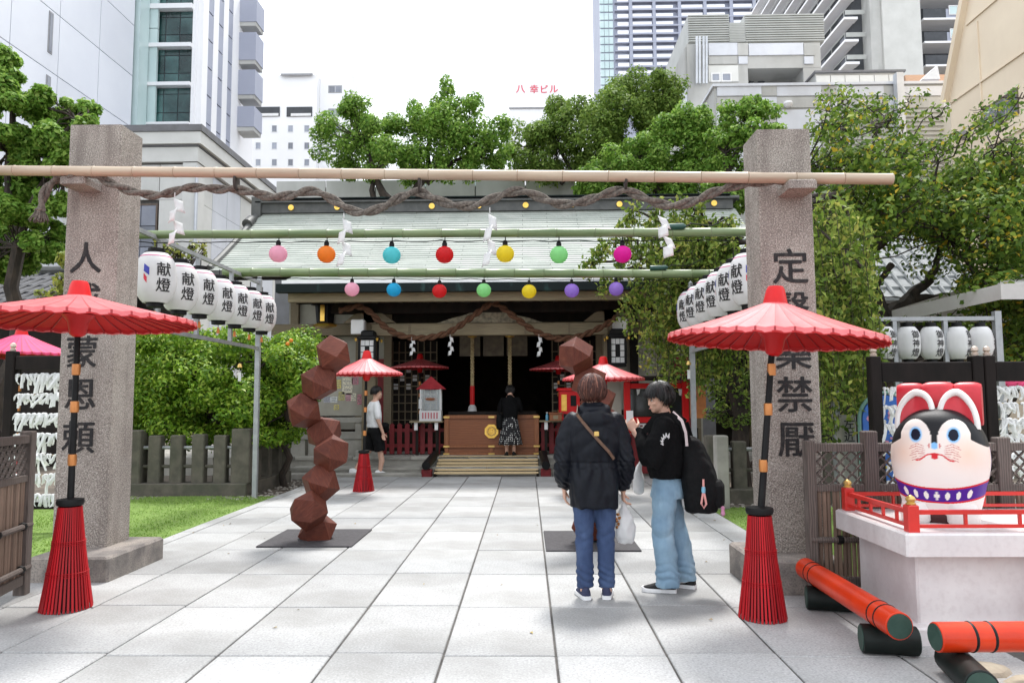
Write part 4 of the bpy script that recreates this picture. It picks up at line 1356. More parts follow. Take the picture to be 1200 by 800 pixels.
MB().cbox(-.06, .06, -.06, .06, .05, bz_(447), .01).build('post', m_red, bt)
MB().cbox(1.05, 1.17, -.06, .06, .05, bz_(447), .01).build('post', m_red, bt)
MB().cbox(.062, 1.048, -.05, .05, bz_(455), bz_(449), .01).build('head_beam', m_red, bt)
MB().cbox(.062, 1.048, -.05, .05, bz_(495), bz_(488.5), .01).build('sill', m_red, bt)
MB().box(.062, 1.048, .01, .02, bz_(488), bz_(455.5)).build('window_pane', mat('dark_window', (.02, .02, .02), rough=.08), bt)
MB().box(.062, 1.048, .9, 1, .05, bz_(455)).build('rear_wall', m_shade, bt)
MB().box(.064, 1.046, .0, .03, .05, bz_(496)).build('lower_wall', m_darkred, bt)
sgn = MB().box(.08, .62, -.03, -.005, bz_(505), bz_(496)).build('notice', m_paper, bt)
for r_ in range(2):
    for i in range(5 - r_):
        x, z = .15 + .085 * i, bz_(498.8 + 3.6 * r_)
        MB().box(x, x + .05, -.033, -.0305, z - .016, z + .016).build('print_mark', m_darkred, sgn)
for k in range(5):
    x = .18 + .2 * k
    MB().prism([(x, bz_(456)), (x + .07, bz_(456)), (x + .05, bz_(461 + 3 * (k % 3))), (x + .01, bz_(463))], 'Y', -.04, -.035).build('paper_strip', m_paper, bt)
MB().box(-.45, -.08, .25, .4, .05, bz_(446)).build('side_wall', m_plaster, bt)
MB().prism([(-.7, bz_(444)), (1.3, bz_(444)), (1.3, bz_(441)), (-.7, bz_(441))], 'Y', -.3, 1.1).build('roof', m_darkwood, bt)
MB().cbox(1.19, 1.5, -.05, .03, bz_(490), bz_(452), .01).build('orange_board', mat('orange_board', (.55, .2, .06), (.42, .15, .05), rough=.6), bt)

# ================================================================== TREES
def tree(name, base, trunks, clumps, leafmat, leaf, label, cat='tree', dens=1.0, group=None, jitter=.6, aspect=.5, barkm=None, twig=.022):
    """trunk and limbs as tapered tubes, crown of single leaves in uneven clumps (absolute coordinates)"""
    o = empty(name, base, label, cat, group)
    B = Vector(base)
    mb = MB()
    for i, (p0, p1, r0, r1) in enumerate(trunks):
        branchy(mb, Vector(p0) - B, Vector(p1) - B, r0, r1, wob=(Vector(p1) - Vector(p0)).length * .05, seed=i * 7 + len(name))
    for i, c in enumerate(clumps):             # twigs from the nearest limb into each clump
        cv = Vector(c[:3])
        best = min((Vector(p1) for _, p1, _, _ in trunks), key=lambda q: (q - cv).length)
        branchy(mb, best - B, cv - B + Vector((0, 0, c[5] * .3)), twig, .008, wob=.1, n=4, seed=i)
        for k in range(3):
            a = rng.uniform(0, 2 * PI)
            branchy(mb, cv - B - Vector((0, 0, c[5] * .3)), cv - B + Vector((c[3] * .8 * math.cos(a), c[4] * .8 * math.sin(a), c[5] * .5)), .010, .004, wob=.05, n=3, seed=i * 3 + k)
    mb.build('trunk', barkm or m_bark, o, True)
    P_, N_ = clump_points([(c[0] - B.x, c[1] - B.y, c[2] - B.z) + tuple(c[3:]) for c in clumps], dens)
    cr = link('crown', leaves_mesh('crown', P_, N_, leaf, leafmat, aspect, jitter), o)
    tag(cr, kind='stuff')
    return o


def clumps_px(lst, Y, k, spread=.8, flat=.8, grow=1.42):
    """clumps from sight lines: (px, py, radius in px)"""
    out = []
    for px, py, r in lst:
        y = Y + rng.uniform(-spread, spread)
        c = at(px, py, y)
        R_ = r * y / 867 * grow
        for s in range(9):                      # each clump is several smaller uneven puffs
            a, b = rng.uniform(0, 2 * PI), rng.uniform(-.5, .75)
            q_ = rng.uniform(.35, .85)
            out.append((c.x + R_ * q_ * math.cos(a), c.y + R_ * .8 * math.sin(a), c.z + R_ * .75 * b, R_ * rng.uniform(.30, .55), R_ * .5, R_ * rng.uniform(.26, .44) * flat / .8, int(k * (r / 25) ** 2 / 5.2)))
    return out


# camphor trees behind the shrine
Yt1 = 23.5
cl = clumps_px([(398, 150, 24), (428, 172, 26), (395, 190, 22), (455, 190, 26), (420, 135, 17), (470, 152, 19), (498, 140, 22), (520, 118, 20), (545, 125, 16), (515, 165, 26), (500, 195, 24), (548, 165, 24), (568, 185, 22), (575, 160, 17), (540, 200, 18), (440, 150, 14)], Yt1, 1500)
tree('camphor_tree', (at(470, 300, Yt1).x, Yt1, 0), [((at(470, 300, Yt1).x, Yt1, 0), at(462, 250, Yt1), .35, .25), (at(462, 250, Yt1), at(440, 205, Yt1), .18, .09), (at(440, 205, Yt1), at(425, 165, Yt1), .09, .04), (at(462, 250, Yt1), at(502, 205, Yt1), .18, .1), (at(502, 205, Yt1), at(505, 150, Yt1), .1, .04), (at(500, 215, Yt1), at(550, 180, Yt1), .1, .04), (at(440, 245, Yt1), at(432, 200, Yt1), .12, .06)],
     cl, m_leaf_camphor, .125, 'bright green camphor tree behind the roof left of the red sign', dens=1.15, group='trees behind the shrine roof')
Yt2 = 25.0
cl = clumps_px([(742, 112, 24), (775, 108, 22), (712, 125, 25), (675, 140, 24), (650, 145, 18), (628, 160, 24), (610, 180, 18), (690, 165, 28), (655, 180, 24), (632, 195, 20), (735, 145, 28), (765, 140, 26), (780, 125, 15), (705, 195, 22), (745, 175, 24), (660, 205, 16)], Yt2, 1600)
tree('camphor_tree', (at(690, 300, Yt2).x, Yt2, 0), [((at(690, 300, Yt2).x, Yt2, 0), at(688, 230, Yt2), .35, .22), (at(688, 230, Yt2), at(655, 170, Yt2), .14, .05), (at(688, 230, Yt2), at(712, 160, Yt2), .16, .06), (at(712, 160, Yt2), at(750, 125, Yt2), .08, .04), (at(660, 215, Yt2), at(625, 170, Yt2), .09, .04), (at(700, 200, Yt2), at(680, 150, Yt2), .09, .04)],
     cl, m_leaf_olive, .125, 'dark olive tree with a domed crown below the apartment tower', dens=1.25, group='trees behind the shrine roof')
Yt3 = 22.5
cl = clumps_px([(808, 150, 22), (830, 165, 20), (780, 165, 24), (750, 185, 24), (795, 190, 26), (720, 200, 22), (830, 195, 22), (765, 215, 24), (695, 205, 16), (700, 225, 20), (735, 228, 22), (800, 222, 24), (840, 225, 20), (815, 140, 13)], Yt3, 1600)
tree('camphor_tree', (at(780, 300, Yt3).x, Yt3, 0), [((at(780, 300, Yt3).x, Yt3, 0), at(780, 240, Yt3), .3, .2), (at(780, 240, Yt3), at(750, 195, Yt3), .14, .05), (at(780, 240, Yt3), at(805, 170, Yt3), .14, .05), (at(790, 220, Yt3), at(830, 190, Yt3), .1, .04)],
     cl, m_leaf_camphor, .125, 'full light green tree just above the roof in front of the olive one', dens=1.25, group='trees behind the shrine roof')
Yt4 = 20.5
cl = clumps_px([(868, 138, 19), (888, 130, 17), (850, 170, 16), (872, 165, 18), (895, 160, 18), (862, 200, 20), (890, 205, 20), (850, 225, 18), (875, 230, 22)], Yt4, 1200)
tree('camphor_tree', (at(860, 300, Yt4).x, Yt4, 0), [((at(860, 300, Yt4).x, Yt4, 0), at(856, 225, Yt4), .25, .16), (at(856, 225, Yt4), at(850, 180, Yt4), .1, .05), (at(853, 200, Yt4), at(880, 140, Yt4), .09, .04), (at(856, 215, Yt4), at(892, 165, Yt4), .08, .04)],
     cl, m_leaf_camphor, .14, 'slender green tree rising beside the right stone pillar', dens=1.2, group='trees behind the shrine roof')
# trees at far left
Yt5 = 15.0
cl = clumps_px([(8, 85, 28), (25, 118, 28), (-20, 110, 30), (58, 135, 24), (88, 128, 20), (105, 155, 18), (75, 165, 26), (35, 165, 28), (0, 165, 30), (50, 200, 26), (10, 215, 30), (82, 200, 22), (25, 250, 28), (-15, 260, 30), (62, 240, 18), (10, 300, 28), (50, 290, 22), (110, 190, 18), (75, 275, 15), (-15, 310, 28), (30, 285, 22)], Yt5, 1500, grow=1.1)
tree('camphor_tree', (at(20, 400, Yt5).x, Yt5, 0), [((at(20, 400, Yt5).x, Yt5, 0), at(22, 290, Yt5), .2, .13), (at(22, 290, Yt5), at(10, 180, Yt5), .10, .05), (at(22, 280, Yt5), at(60, 190, Yt5), .08, .04), (at(10, 200, Yt5), at(15, 110, Yt5), .1, .04), (at(60, 190, Yt5), at(88, 140, Yt5), .07, .03)],
     cl, m_leaf_camphor, .13, 'dense green tree behind the left stone pillar at the picture edge', dens=1.3)
cl = clumps_px([(92, 318, 18), (112, 330, 16), (100, 345, 18), (80, 345, 14), (125, 345, 12), (60, 355, 14), (70, 370, 12)], 11.8, 480)
tree('maple_bush', (at(95, 450, 11.8).x, 11.8, 0), [((at(95, 450, 11.8).x, 11.8, 0), at(95, 360, 11.8), .06, .04), (at(95, 360, 11.8), at(95, 325, 11.8), .035, .015), (at(95, 370, 11.8), at(75, 350, 11.8), .03, .012)],
     cl, m_leaf_yellow, .11, 'yellow green bush with bright leaves behind the left pillar', 'bush')
cl = clumps_px([(195, 290, 11), (215, 300, 9), (235, 296, 10)], 16, 260)
tree('maple_bush', (at(215, 450, 16).x, 16, 0), [((at(215, 450, 16).x, 16, 0), at(215, 320, 16), .06, .03)], cl, m_leaf_yellow, .12, 'yellow green treetop above the left row of white lanterns', 'bush')

# tall clipped citrus tree behind the stone fence, with a few oranges
cl = []
for _ in range(135):
    px, py = rng.uniform(150, 372), rng.uniform(388, 515)
    top = 392 + 16 * math.sin(px * .045) + (px < 180) * -12
    if py < top or (px > 345 and py > 470) or (px > 355 and (py < 395)):
        continue
    y = rng.uniform(12.15, 13.9)
    c = at(px, py, y)
    cl.append((c.x, c.y, c.z, rng.uniform(.22, .4), .4, rng.uniform(.16, .3), 620))
ct = tree('citrus_tree', (-5.4, 12.9, 0), [((-5.4, 12.9, -.1), (-5.3, 12.9, 1.0), .09, .07), ((-5.3, 12.9, 1.0), (-6.0, 12.8, 2.0), .06, .02), ((-5.3, 12.9, 1.0), (-4.5, 12.8, 2.2), .06, .02), ((-4.3, 13.2, -.1), (-4.2, 13, 1.5), .07, .04), ((-6.6, 13.0, -.1), (-6.6, 12.9, 1.5), .07, .04)],
          cl, m_leaf_orange, .085, 'wide bright green citrus tree with small oranges behind the stone fence', aspect=.45)
om = MB().lathe([(.005, -.034), (.025, -.026), (.036, 0), (.026, .026), (.005, .034)], 10).mesh('orange', mat('orange_skin', (.75, .28, .02), (.65, .2, .015), rough=.45), True)
for px, py in ((337, 403), (341, 399)):
    c = at(px, py, 12.1)
    link('orange', om, ct, (c.x + 5.4, c.y - 12.9, c.z))

# weeping tree on the right: trunk behind the right pillar, hanging strands of leaves
def weeping(base, strands, label, leafm, leaf=.075):
    o = empty('weeping_tree', base, label, 'tree', 'drooping trees by the right pillar')
    B = Vector(base)
    mb = MB()
    head = Vector((base[0], base[1], 3.9))
    branchy(mb, Vector((0, 0, -.1)), head - B, .16, .1, .1, seed=3)
    PP, NN = [], []
    tw = MB()
    for i, (s, e) in enumerate(strands):
        s, e = Vector(s), Vector(e)
        if i % 6 == 0:
            branchy(mb, head - B, s - B, .05, .014, .2, seed=i)
        m = s.lerp(e, .4) + Vector((rng.uniform(-.1, .1), rng.uniform(-.1, .1), .1))
        pts = []
        for k in range(9):
            t = k / 8
            pts.append((s * (1 - t) ** 2 + m * 2 * t * (1 - t) + e * t * t) - B)
        tw.tube(pts, .0032, 4, caps=False)
        n = int((e - s).length * 40) + 6
        for k in range(n):
            t = rng.random()
            p = (s * (1 - t) ** 2 + m * 2 * t * (1 - t) + e * t * t) - B
            PP.append((p.x + rng.gauss(0, .05), p.y + rng.gauss(0, .05), p.z + rng.gauss(0, .035)))
            a = rng.uniform(0, 2 * PI)
            NN.append((math.cos(a), math.sin(a), .5))
    mb.build('trunk', m_bark, o, True)
    tag(tw.build('twigs', m_bark, o), kind='stuff')
    tag(link('crown', leaves_mesh('crown', np.array(PP), np.array(NN), leaf, leafm, .5, .8, droop=.8), o), kind='stuff')
    return o


S_ = []
for _ in range(310):
    px = rng.triangular(742, 890, 838)
    y = rng.uniform(11.5, 13.4)
    top = 252 + max(0, 790 - px) * .55 + rng.uniform(0, 110)
    bot = min(top + rng.uniform(30, 140), rng.uniform(430, 520) if px > 775 else rng.uniform(300, 440))
    if bot < top + 15:
        continue
    S_.append((at(px, top, y), at(px + rng.uniform(-16, 8), bot, y - .2)))
for px, t, b in ((705, 288, 318), (722, 265, 300), (735, 250, 330), (745, 240, 300), (757, 246, 330), (770, 238, 300), (690, 305, 322), (728, 300, 345), (712, 330, 350), (760, 300, 420), (748, 340, 395), (735, 350, 375), (790, 235, 320), (775, 250, 350), (805, 238, 330), (820, 236, 330), (700, 300, 330)):
    for _ in range(3):
        S_.append((at(px + rng.uniform(-4, 10), t + rng.uniform(-8, 4), 11.6), at(px - 10 + rng.uniform(-6, 6), b, 11.4)))
weeping((3.6, 12.6, 0), S_, 'weeping tree trailing yellow green strands in front of the hall', m_leaf_weep, .095)
S_ = []
for _ in range(260):
    px = rng.triangular(930, 1040, 962)
    y = rng.uniform(8.0, 9.8)
    top = rng.uniform(225, 420) + max(0, px - 985) * 1.2
    bot = min(top + rng.uniform(40, 120), 560 - max(0, px - 970) * 2.2)
    if bot < top + 12:
        continue
    S_.append((at(px, top, y), at(px + rng.uniform(-4, 16), bot, y - .2)))
weeping((3.35, 9.4, 0), S_, 'weeping tree hanging dark green strands just behind the right pillar', m_leaf_weep, .085)
# twiggy low planting at foot of the weeping trees
cl = clumps_px([(850, 470, 18), (870, 490, 16), (840, 490, 12), (865, 450, 16), (985, 470, 16), (970, 500, 12)], 12.6, 560)
tree('camellia_bush', (3.7, 12.7, 0), [((3.7, 12.7, -.1), (3.7, 12.7, 1.2), .05, .02), ((3.7, 12.7, .3), (4.9, 12.5, 1.3), .04, .02)], cl, m_leaf_olive, .07, 'small dark bush behind the short stone posts at right', 'bush')

# old cherry tree with yellowing leaves, dark leaning limbs
Yk = 12.5
A = lambda x, y, d=0: at(x, y, Yk + d)
limbs = [((A(1040, 400).x, Yk, 0), A(1035, 375), .24, .2), (A(1035, 375), A(1012, 318), .18, .14), (A(1012, 318), A(985, 262), .12, .09), (A(985, 262), A(963, 222), .09, .06), (A(963, 222), A(940, 205, -.6), .05, .02),
         (A(1012, 318), A(1018, 295), .11, .09), (A(1018, 295), A(1052, 272, -.5), .09, .07), (A(1052, 272), A(1090, 262, -1), .07, .05), (A(1090, 262, -1), A(1110, 280, -1.2), .05, .03), (A(1090, 262, -1), A(1130, 225, -1), .045, .02),
         (A(1035, 375), A(1065, 350, .3), .15, .11), (A(1065, 350, .3), A(1095, 318, .4), .1, .07), (A(1095, 318, .4), A(1105, 275, .4), .06, .04), (A(1065, 350, .3), A(1125, 345, .4), .09, .05), (A(1125, 345, .4), A(1190, 300, .4), .06, .03),
         (A(985, 262), A(972, 300), .07, .05), (A(1010, 275), A(1000, 215, -.4), .07, .045), (A(1000, 215, -.4), A(982, 150, -.5), .045, .018), (A(1000, 215, -.4), A(1030, 150, -.6), .04, .015), (A(1018, 295), A(1045, 220, -.6), .06, .03), (A(1045, 220, -.6), A(1060, 175, -.7), .03, .012),
         (A(1090, 262, -1), A(1100, 190, -1.2), .04, .014), (A(1130, 225, -1), A(1165, 175, -1.2), .025, .01), (A(1045, 310), A(1020, 345), .06, .04)]
cl = []
for _ in range(330):
    px, py = rng.uniform(940, 1225), rng.uniform(112, 430)
    edge = 205 - 30 * math.sin((px - 940) / 55) if px < 1060 else 205 - 20 * math.sin((px - 1060) / 40)
    sparse = py < edge
    if sparse and not (abs(px - 982) < 22 or abs(px - 1035) < 14 or rng.random() < .42):
        continue
    if 1000 < px < 1110 and 285 < py < 390 and rng.random() < .85:
        continue
    if py > 370 and px < 1165:
        continue
    y = Yk + rng.uniform(-2.4, 1.6)
    c = at(px, py, y)
    k = .20 if sparse else rng.uniform(.22, .42)
    cl.append((c.x, c.y, c.z, k * 1.3, .5, k * .8, 60 if sparse else (170 if py < 385 and px < 1150 else 300)))
tree('cherry_tree', (A(1040, 400).x, Yk, 0), limbs, cl, m_leaf_cherry, .095, 'old cherry tree with dark crooked limbs and yellowing leaves', dens=1.0, aspect=.6, twig=.012)
# background greenery closing the right side
cl = clumps_px([(1180, 400, 26), (1190, 360, 26), (1150, 370, 18), (1205, 420, 26), (1130, 395, 15), (1020, 420, 14), (1010, 450, 14)], 15.5, 900)
tree('evergreen_shrub', (at(1180, 450, 15.5).x, 15.5, 0), [((at(1180, 450, 15.5).x, 15.5, 0), at(1180, 390, 15.5), .1, .05)], cl, m_leaf_olive, .11, 'dark evergreen shrub below the white tent corner at far right', 'bush')

# tiled roof pavilion seen through the cherry tree, and a dark tiled shed at far left
def tiled_shed(name, xc, Yc_, w, d, z_e, z_r, label, m_r, rows=7):
    o = empty(name, (xc, Yc_, 0), label, 'pavilion')
    n = int(w / .28)
    for sgn_ in (-1, 1):
        for j in range(rows):
            t0, t1 = j / rows, (j + 1) / rows
            mb = MB()
            ya, za = sgn_ * d / 2 * (1 - t0), z_e + (z_r - z_e) * t0
            yb, zb2 = sgn_ * d / 2 * (1 - t1), z_e + (z_r - z_e) * t1
            mb.add([(-w / 2, ya * 1.02, za), (w / 2, ya * 1.02, za), (w / 2, yb, zb2), (-w / 2, yb, zb2), (-w / 2, ya * 1.02, za + .06), (w / 2, ya * 1.02, za + .06), (w / 2, yb, zb2 + .03), (-w / 2, yb, zb2 + .03)], [(0, 3, 2, 1), (4, 5, 6, 7), (0, 1, 5, 4), (1, 2, 6, 5), (2, 3, 7, 6), (3, 0, 4, 7)])
            mb.build('tile_course', m_r, o)
        rib = MB()
        for i in range(n + 1):
            x = -w / 2 + w * i / n
            rib.tube([(x, sgn_ * d / 2 * 1.02, z_e + .06), (x, 0, z_r + .05)], .045, 6)
        tag(rib.build('tile_ribs', m_r, o, True), kind='stuff')
    MB().tube([(-w / 2 - .1, 0, z_r + .1), (w / 2 + .1, 0, z_r + .1)], .13, 8).build('ridge', m_roofdark, o)
    MB().box(-w / 2 + .4, w / 2 - .4, -d / 2 + .5, d / 2 - .5, -.05, z_e).build('wall', m_darkwood, o)
    for x in (-w / 2 + .35, w / 2 - .35):
        MB().box(x - .08, x + .08, -d / 2 + .3, -d / 2 + .46, -.05, z_e).build('post', m_oldwood, o)
    return o


m_rt = mat('grey_tile', (.26, .27, .27), (.17, .18, .18), scale=6, rough=.6)
m_rt2 = mat('dark_tile', (.09, .09, .095), (.055, .055, .06), scale=6, rough=.55)
tiled_shed('pavilion', 7.4, 18.5, 5.4, 4.4, at(1080, 352, 16.3).z, at(1080, 270, 18.5).z, 'grey tiled pavilion roof glimpsed through the cherry tree limbs', m_rt)
tiled_shed('pavilion', -13.2, 19.5, 6, 5, at(20, 362, 17).z, at(20, 322, 19.5).z, 'dark tiled roof behind the far left tree', m_rt2, 5)

# ================================================================== STONE GATE PILLARS
def pillar(x0, x1, y0, y1, zp, ztop, plinth, chars, zs_, label, cx_text):
    o = empty('stone_pillar', ((x0 + x1) / 2, y0, 0), label, 'pillar', 'stone gate pillars')
    L = o.location
    mb = MB()
    n = 24
    rows_ = []
    for j in range(n + 1):
        z = zp - .01 + (ztop - zp) * j / n
        k = 1 + .012 * (1 - j / n)
        cx, cy = (x0 + x1) / 2, (y0 + y1) / 2
        r = .012
        ring = []
        pts = [(x0 + r, y0), (x1 - r, y0), (x1, y0 + r), (x1, y1 - r), (x1 - r, y1), (x0 + r, y1), (x0, y1 - r), (x0, y0 + r)]
        for (x, y) in pts:
            ring.append(((cx - L.x) + (x - cx) * k, (cy - L.y) + (y - cy) * k, z))
        rows_.append(ring)
    mb.loft(rows_)
    mb.build('shaft', m_granite, o)
    a, b, c, d = plinth
    MB().cbox(a - L.x, b - L.x, c - L.y, d - L.y, -.05, zp, .018).build('plinth', m_plinth, o)
    for ch, z in zip(chars, zs_):
        t = MB()
        put_glyph(t, ch, (cx_text - L.x, y0 - L.y - .0035 - .003 * (ztop - z) / ztop, z), .30, (1, 0, 0), (0, 0, 1), bold=.014)
        q = t.build('carved_character', mat('worn_ink', (.012, .011, .012), (.06, .05, .045), scale=25, rough=.8, lo=.5, hi=.8), o)
        md = q.modifiers.new('depth', 'SOLIDIFY')
        md.thickness = .003
        md.offset = 0
    return o


LY, RYp = 6.47, 5.95
lx0, lx1 = at(82, 145, LY).x, at(142.5, 145, LY).x
zl_ = at(110, 145, LY).z
zrow = lambda px, ys, Y: [at(px, y, Y).z for y in ys]
pl = pillar(lx0, lx1, LY, LY + .38, .20, zl_, (at(31, 684, 6.05).x, at(126, 680, 6.05).x, 6.05, 6.98), '人咸蒙恩頼', zrow(98, (302, 350, 412, 462, 512), LY), 'left stone pillar with carved black characters behind the red parasol', at(97, 400, LY).x)
rx0_, rx1_ = at(895, 400, RYp).x, at(958.5, 400, RYp).x
zr_ = at(922, 150, RYp).z
pr = pillar(rx0_, rx1_, RYp, RYp + .40, .25, zr_, (1.70, rx1_ + .04, 5.66, 6.42), '定毉藥禁厭', zrow(929, (312, 362, 412, 462, 515), RYp), 'right stone pillar with carved black characters beside the marble pedestal', at(929, 400, RYp).x)
for o, px in ((pl, 92.5), (pr, 934.5)):
    c = at(px, 208 if o is pl else 213, 6.3 if o is pl else 5.8)
    L = o.location
    MB().cbox(c.x - L.x - .11, c.x - L.x + .11, (LY if o is pl else RYp) - .27 - L.y, (LY if o is pl else RYp) - L.y - .002, c.z - .085, c.z - .012, .012).build('bracket_stone', m_granite, o)

# bamboo bar across the pillars
m_drybamboo = mat('dry_bamboo', (.50, .40, .29), (.36, .275, .20), scale=2.5, rough=.42, stretch=(.3, 4, 4), bump=.05, stain=(3, .35, (.3, .18, .12), (.5, 2, 2)))
p0, p1 = at(-28, 199.5, 6.27), at(1046, 210, 5.72)
rope_y = lambda px: 6.28 - .55 * (px + 28) / 1074
bb = empty('bamboo_bar', p0, 'long dry brown bamboo bar laid across both stone pillars', 'bamboo pole')


def bamboo(root, p0, p1, r, step, m, mn, n=14):
    """culm sections as parts, each with its own node rim"""
    p0, p1 = Vector(p0) - root.location, Vector(p1) - root.location
    Lg = (p1 - p0).length
    k = max(1, int(Lg / step))
    for i in range(k):
        a, b = p0.lerp(p1, i / k), p0.lerp(p1, (i + 1) / k)
        d = (b - a)
        mb = MB().tube([a, a + d * .012, a + d * .03, a + d * .5, a + d * .97, a + d * .985, b - d * .0005], [r * .985, r * 1.07, r * .99, r * .985, r * .99, r * 1.05, r * .97], n)
        o = mb.build('culm', m, root, True, 60)
        MB().tube([a - d * .003, a + d * .006], r * 1.02, n).build('node', mn, o, True)


m_node = mat('bamboo_node', (.25, .17, .11), (.16, .11, .07), scale=12, rough=.7)
bamboo(bb, p0, p1, .044, .36, m_drybamboo, m_node)

# twisted straw rope wound under the bar, tassel at its left end
m_straw = mat('straw_rope', (.22, .19, .16), (.07, .058, .05), scale=45, rough=.95, bump=.8, bscale=220, stretch=(1, 1, 1))
rope = empty('shimenawa_rope', at(500, 225, 6.0), 'thick grey brown twisted straw rope looped under the bamboo bar, ending in a tassel', 'straw rope')
rp = [(48, 246), (50, 232), (56, 219), (68, 209), (84, 205), (98, 201), (112, 205), (128, 213), (150, 222), (180, 228), (200, 225), (215, 220), (235, 219), (258, 221), (277, 221), (300, 226), (322, 230), (345, 227), (366, 223), (388, 232), (410, 245), (428, 248), (450, 241), (470, 230), (490, 224), (505, 230), (530, 239), (553, 240), (575, 233), (595, 225), (612, 223), (632, 230), (655, 238), (680, 236), (705, 228), (730, 222), (748, 228), (768, 236), (790, 240), (812, 235), (835, 225), (860, 217), (885, 213), (910, 211), (932, 210), (948, 212), (955, 219)]
path = []
for i, (x, y) in enumerate(rp):
    yy = rope_y(x) + (.005 if 80 < x < 108 or x > 905 else .03)
    path.append(at(x, y + 1, yy) - rope.location)
for pts in rope_strands(path, .019, .026, 17, 2):
    o = MB().tube(pts, .023, 8).build('strand', m_straw, rope, True)
rtie = mat('tie_cord', (.05, .04, .035), (.03, .025, .02), rough=.9)
for x, y in ((277, 213), (492, 215), (733, 212)):
    c = at(x, y, rope_y(x)) - rope.location
    MB().lathe([(.055, -.010), (.058, 0), (.055, .010)], 14, (0, 0, 0)).xf(Matrix.Translation(c) @ Matrix.Rotation(PI / 2, 4, 'Y') @ Matrix.Diagonal((1.35, 1, 1, 1))).build('tie', rtie, rope, True)
tc_ = at(47, 246, rope_y(47) + .03) - rope.location
MB().lathe([(.034, .01), (.046, 0), (.034, -.02)], 12, tc_).build('tassel_binding', m_straw, rope, True)
tas = MB()
for k in range(110):
    a, r0_, ln = rng.uniform(0, 2 * PI), rng.uniform(0, .032), rng.uniform(.07, .105)
    q0 = tc_ + Vector((r0_ * math.cos(a), r0_ * math.sin(a), -.01))
    q1 = tc_ + Vector((r0_ * 2.6 * math.cos(a) - .01, r0_ * 2.2 * math.sin(a), -.01 - ln))
    tas.tube([q0, q0.lerp(q1, .5) + Vector((.004, 0, 0)), q1], [.005, .006, .004], 4)
tag(tas.build('tassel', m_straw, rope, True), kind='stuff')

for k, (px, y0, y1, w, tl, lab) in enumerate(((205, 226, 283, .13, .015, 'white zigzag streamer hanging from the straw rope beside the left stone pillar'), (403, 250, 308, .12, -.02, 'white zigzag streamer hanging in front of the light blue and orange paper balls'),
                                        (574, 244, 308, .11, -.06, 'white zigzag streamer hanging next to the yellow paper ball'), (773, 246, 298, .12, .28, 'white zigzag streamer blown sideways next to the magenta paper ball'))):
    a, b = at(px, y0, rope_y(px)), at(px, y1, rope_y(px))
    make_shide('paper_streamer', lab, (a.x, a.y, a.z - .04), w, a.z - b.z - .02, tl, group='paper streamers on the straw rope')

# ================================================================== LANTERN FRAMES ALONG THE PATH
m_lant = mat('lantern_paper', (.80, .79, .78), (.75, .74, .74), scale=6, rough=.55, trans=.25)
m_pinkline = mat('lantern_pink_line', (.7, .12, .3), (.6, .1, .25), rough=.6)
m_lblue = mat('lantern_blue_print', (.05, .06, .4), (.04, .05, .32), rough=.6)
m_lred = mat('lantern_red_print', (.65, .04, .07), (.55, .03, .06), rough=.6)


def lantern_profile(R_, H_, n=22):
    prof = []
    for i in range(n + 1):
        t = -1 + 2 * i / n
        r = R_ * (1 - abs(t) ** 3.2 * .42) * (1 + (.012 if i % 2 else -.004))
        prof.append((r, t * H_ / 2))
    return prof


def prof_r(prof, z):
    for (r0, z0), (r1, z1) in zip(prof, prof[1:]):
        if z0 <= z <= z1:
            return r0 + (r1 - r0) * (z - z0) / (z1 - z0)
    return prof[0][0]


def wrap_text(root, prof, chars, size, zc, ang, name, m, off=.005, seg=.14, gap=1.06):
    """characters stacked vertically and bent round the lantern; ang measured from -Y towards +X"""
    for i, ch in enumerate(chars):
        vs0, fs = glyph(ch, 0.0, seg)
        out, vs, fs2 = [], [], []
        for kk, (dx, dy) in enumerate(((0, 0), (.014, .006), (-.014, -.006), (-.004, .013))):
            fs2 += [tuple(q_ + len(vs) for q_ in f_) for f_ in fs]
            vs += [(x + dx, y + dy) for x, y in vs0]
        fs = fs2
        nv0 = len(vs0)
        z0 = zc + size * gap * ((len(chars) - 1) / 2 - i)
        for iv, (x, y) in enumerate(vs):
            z = z0 + y * size
            r = prof_r(prof, z) + off + .0004 * (iv // nv0)
            a = ang + x * size / r
            out.append((r * math.sin(a), -r * math.cos(a), z))
        MB().add(out, fs).build(name, m, root)


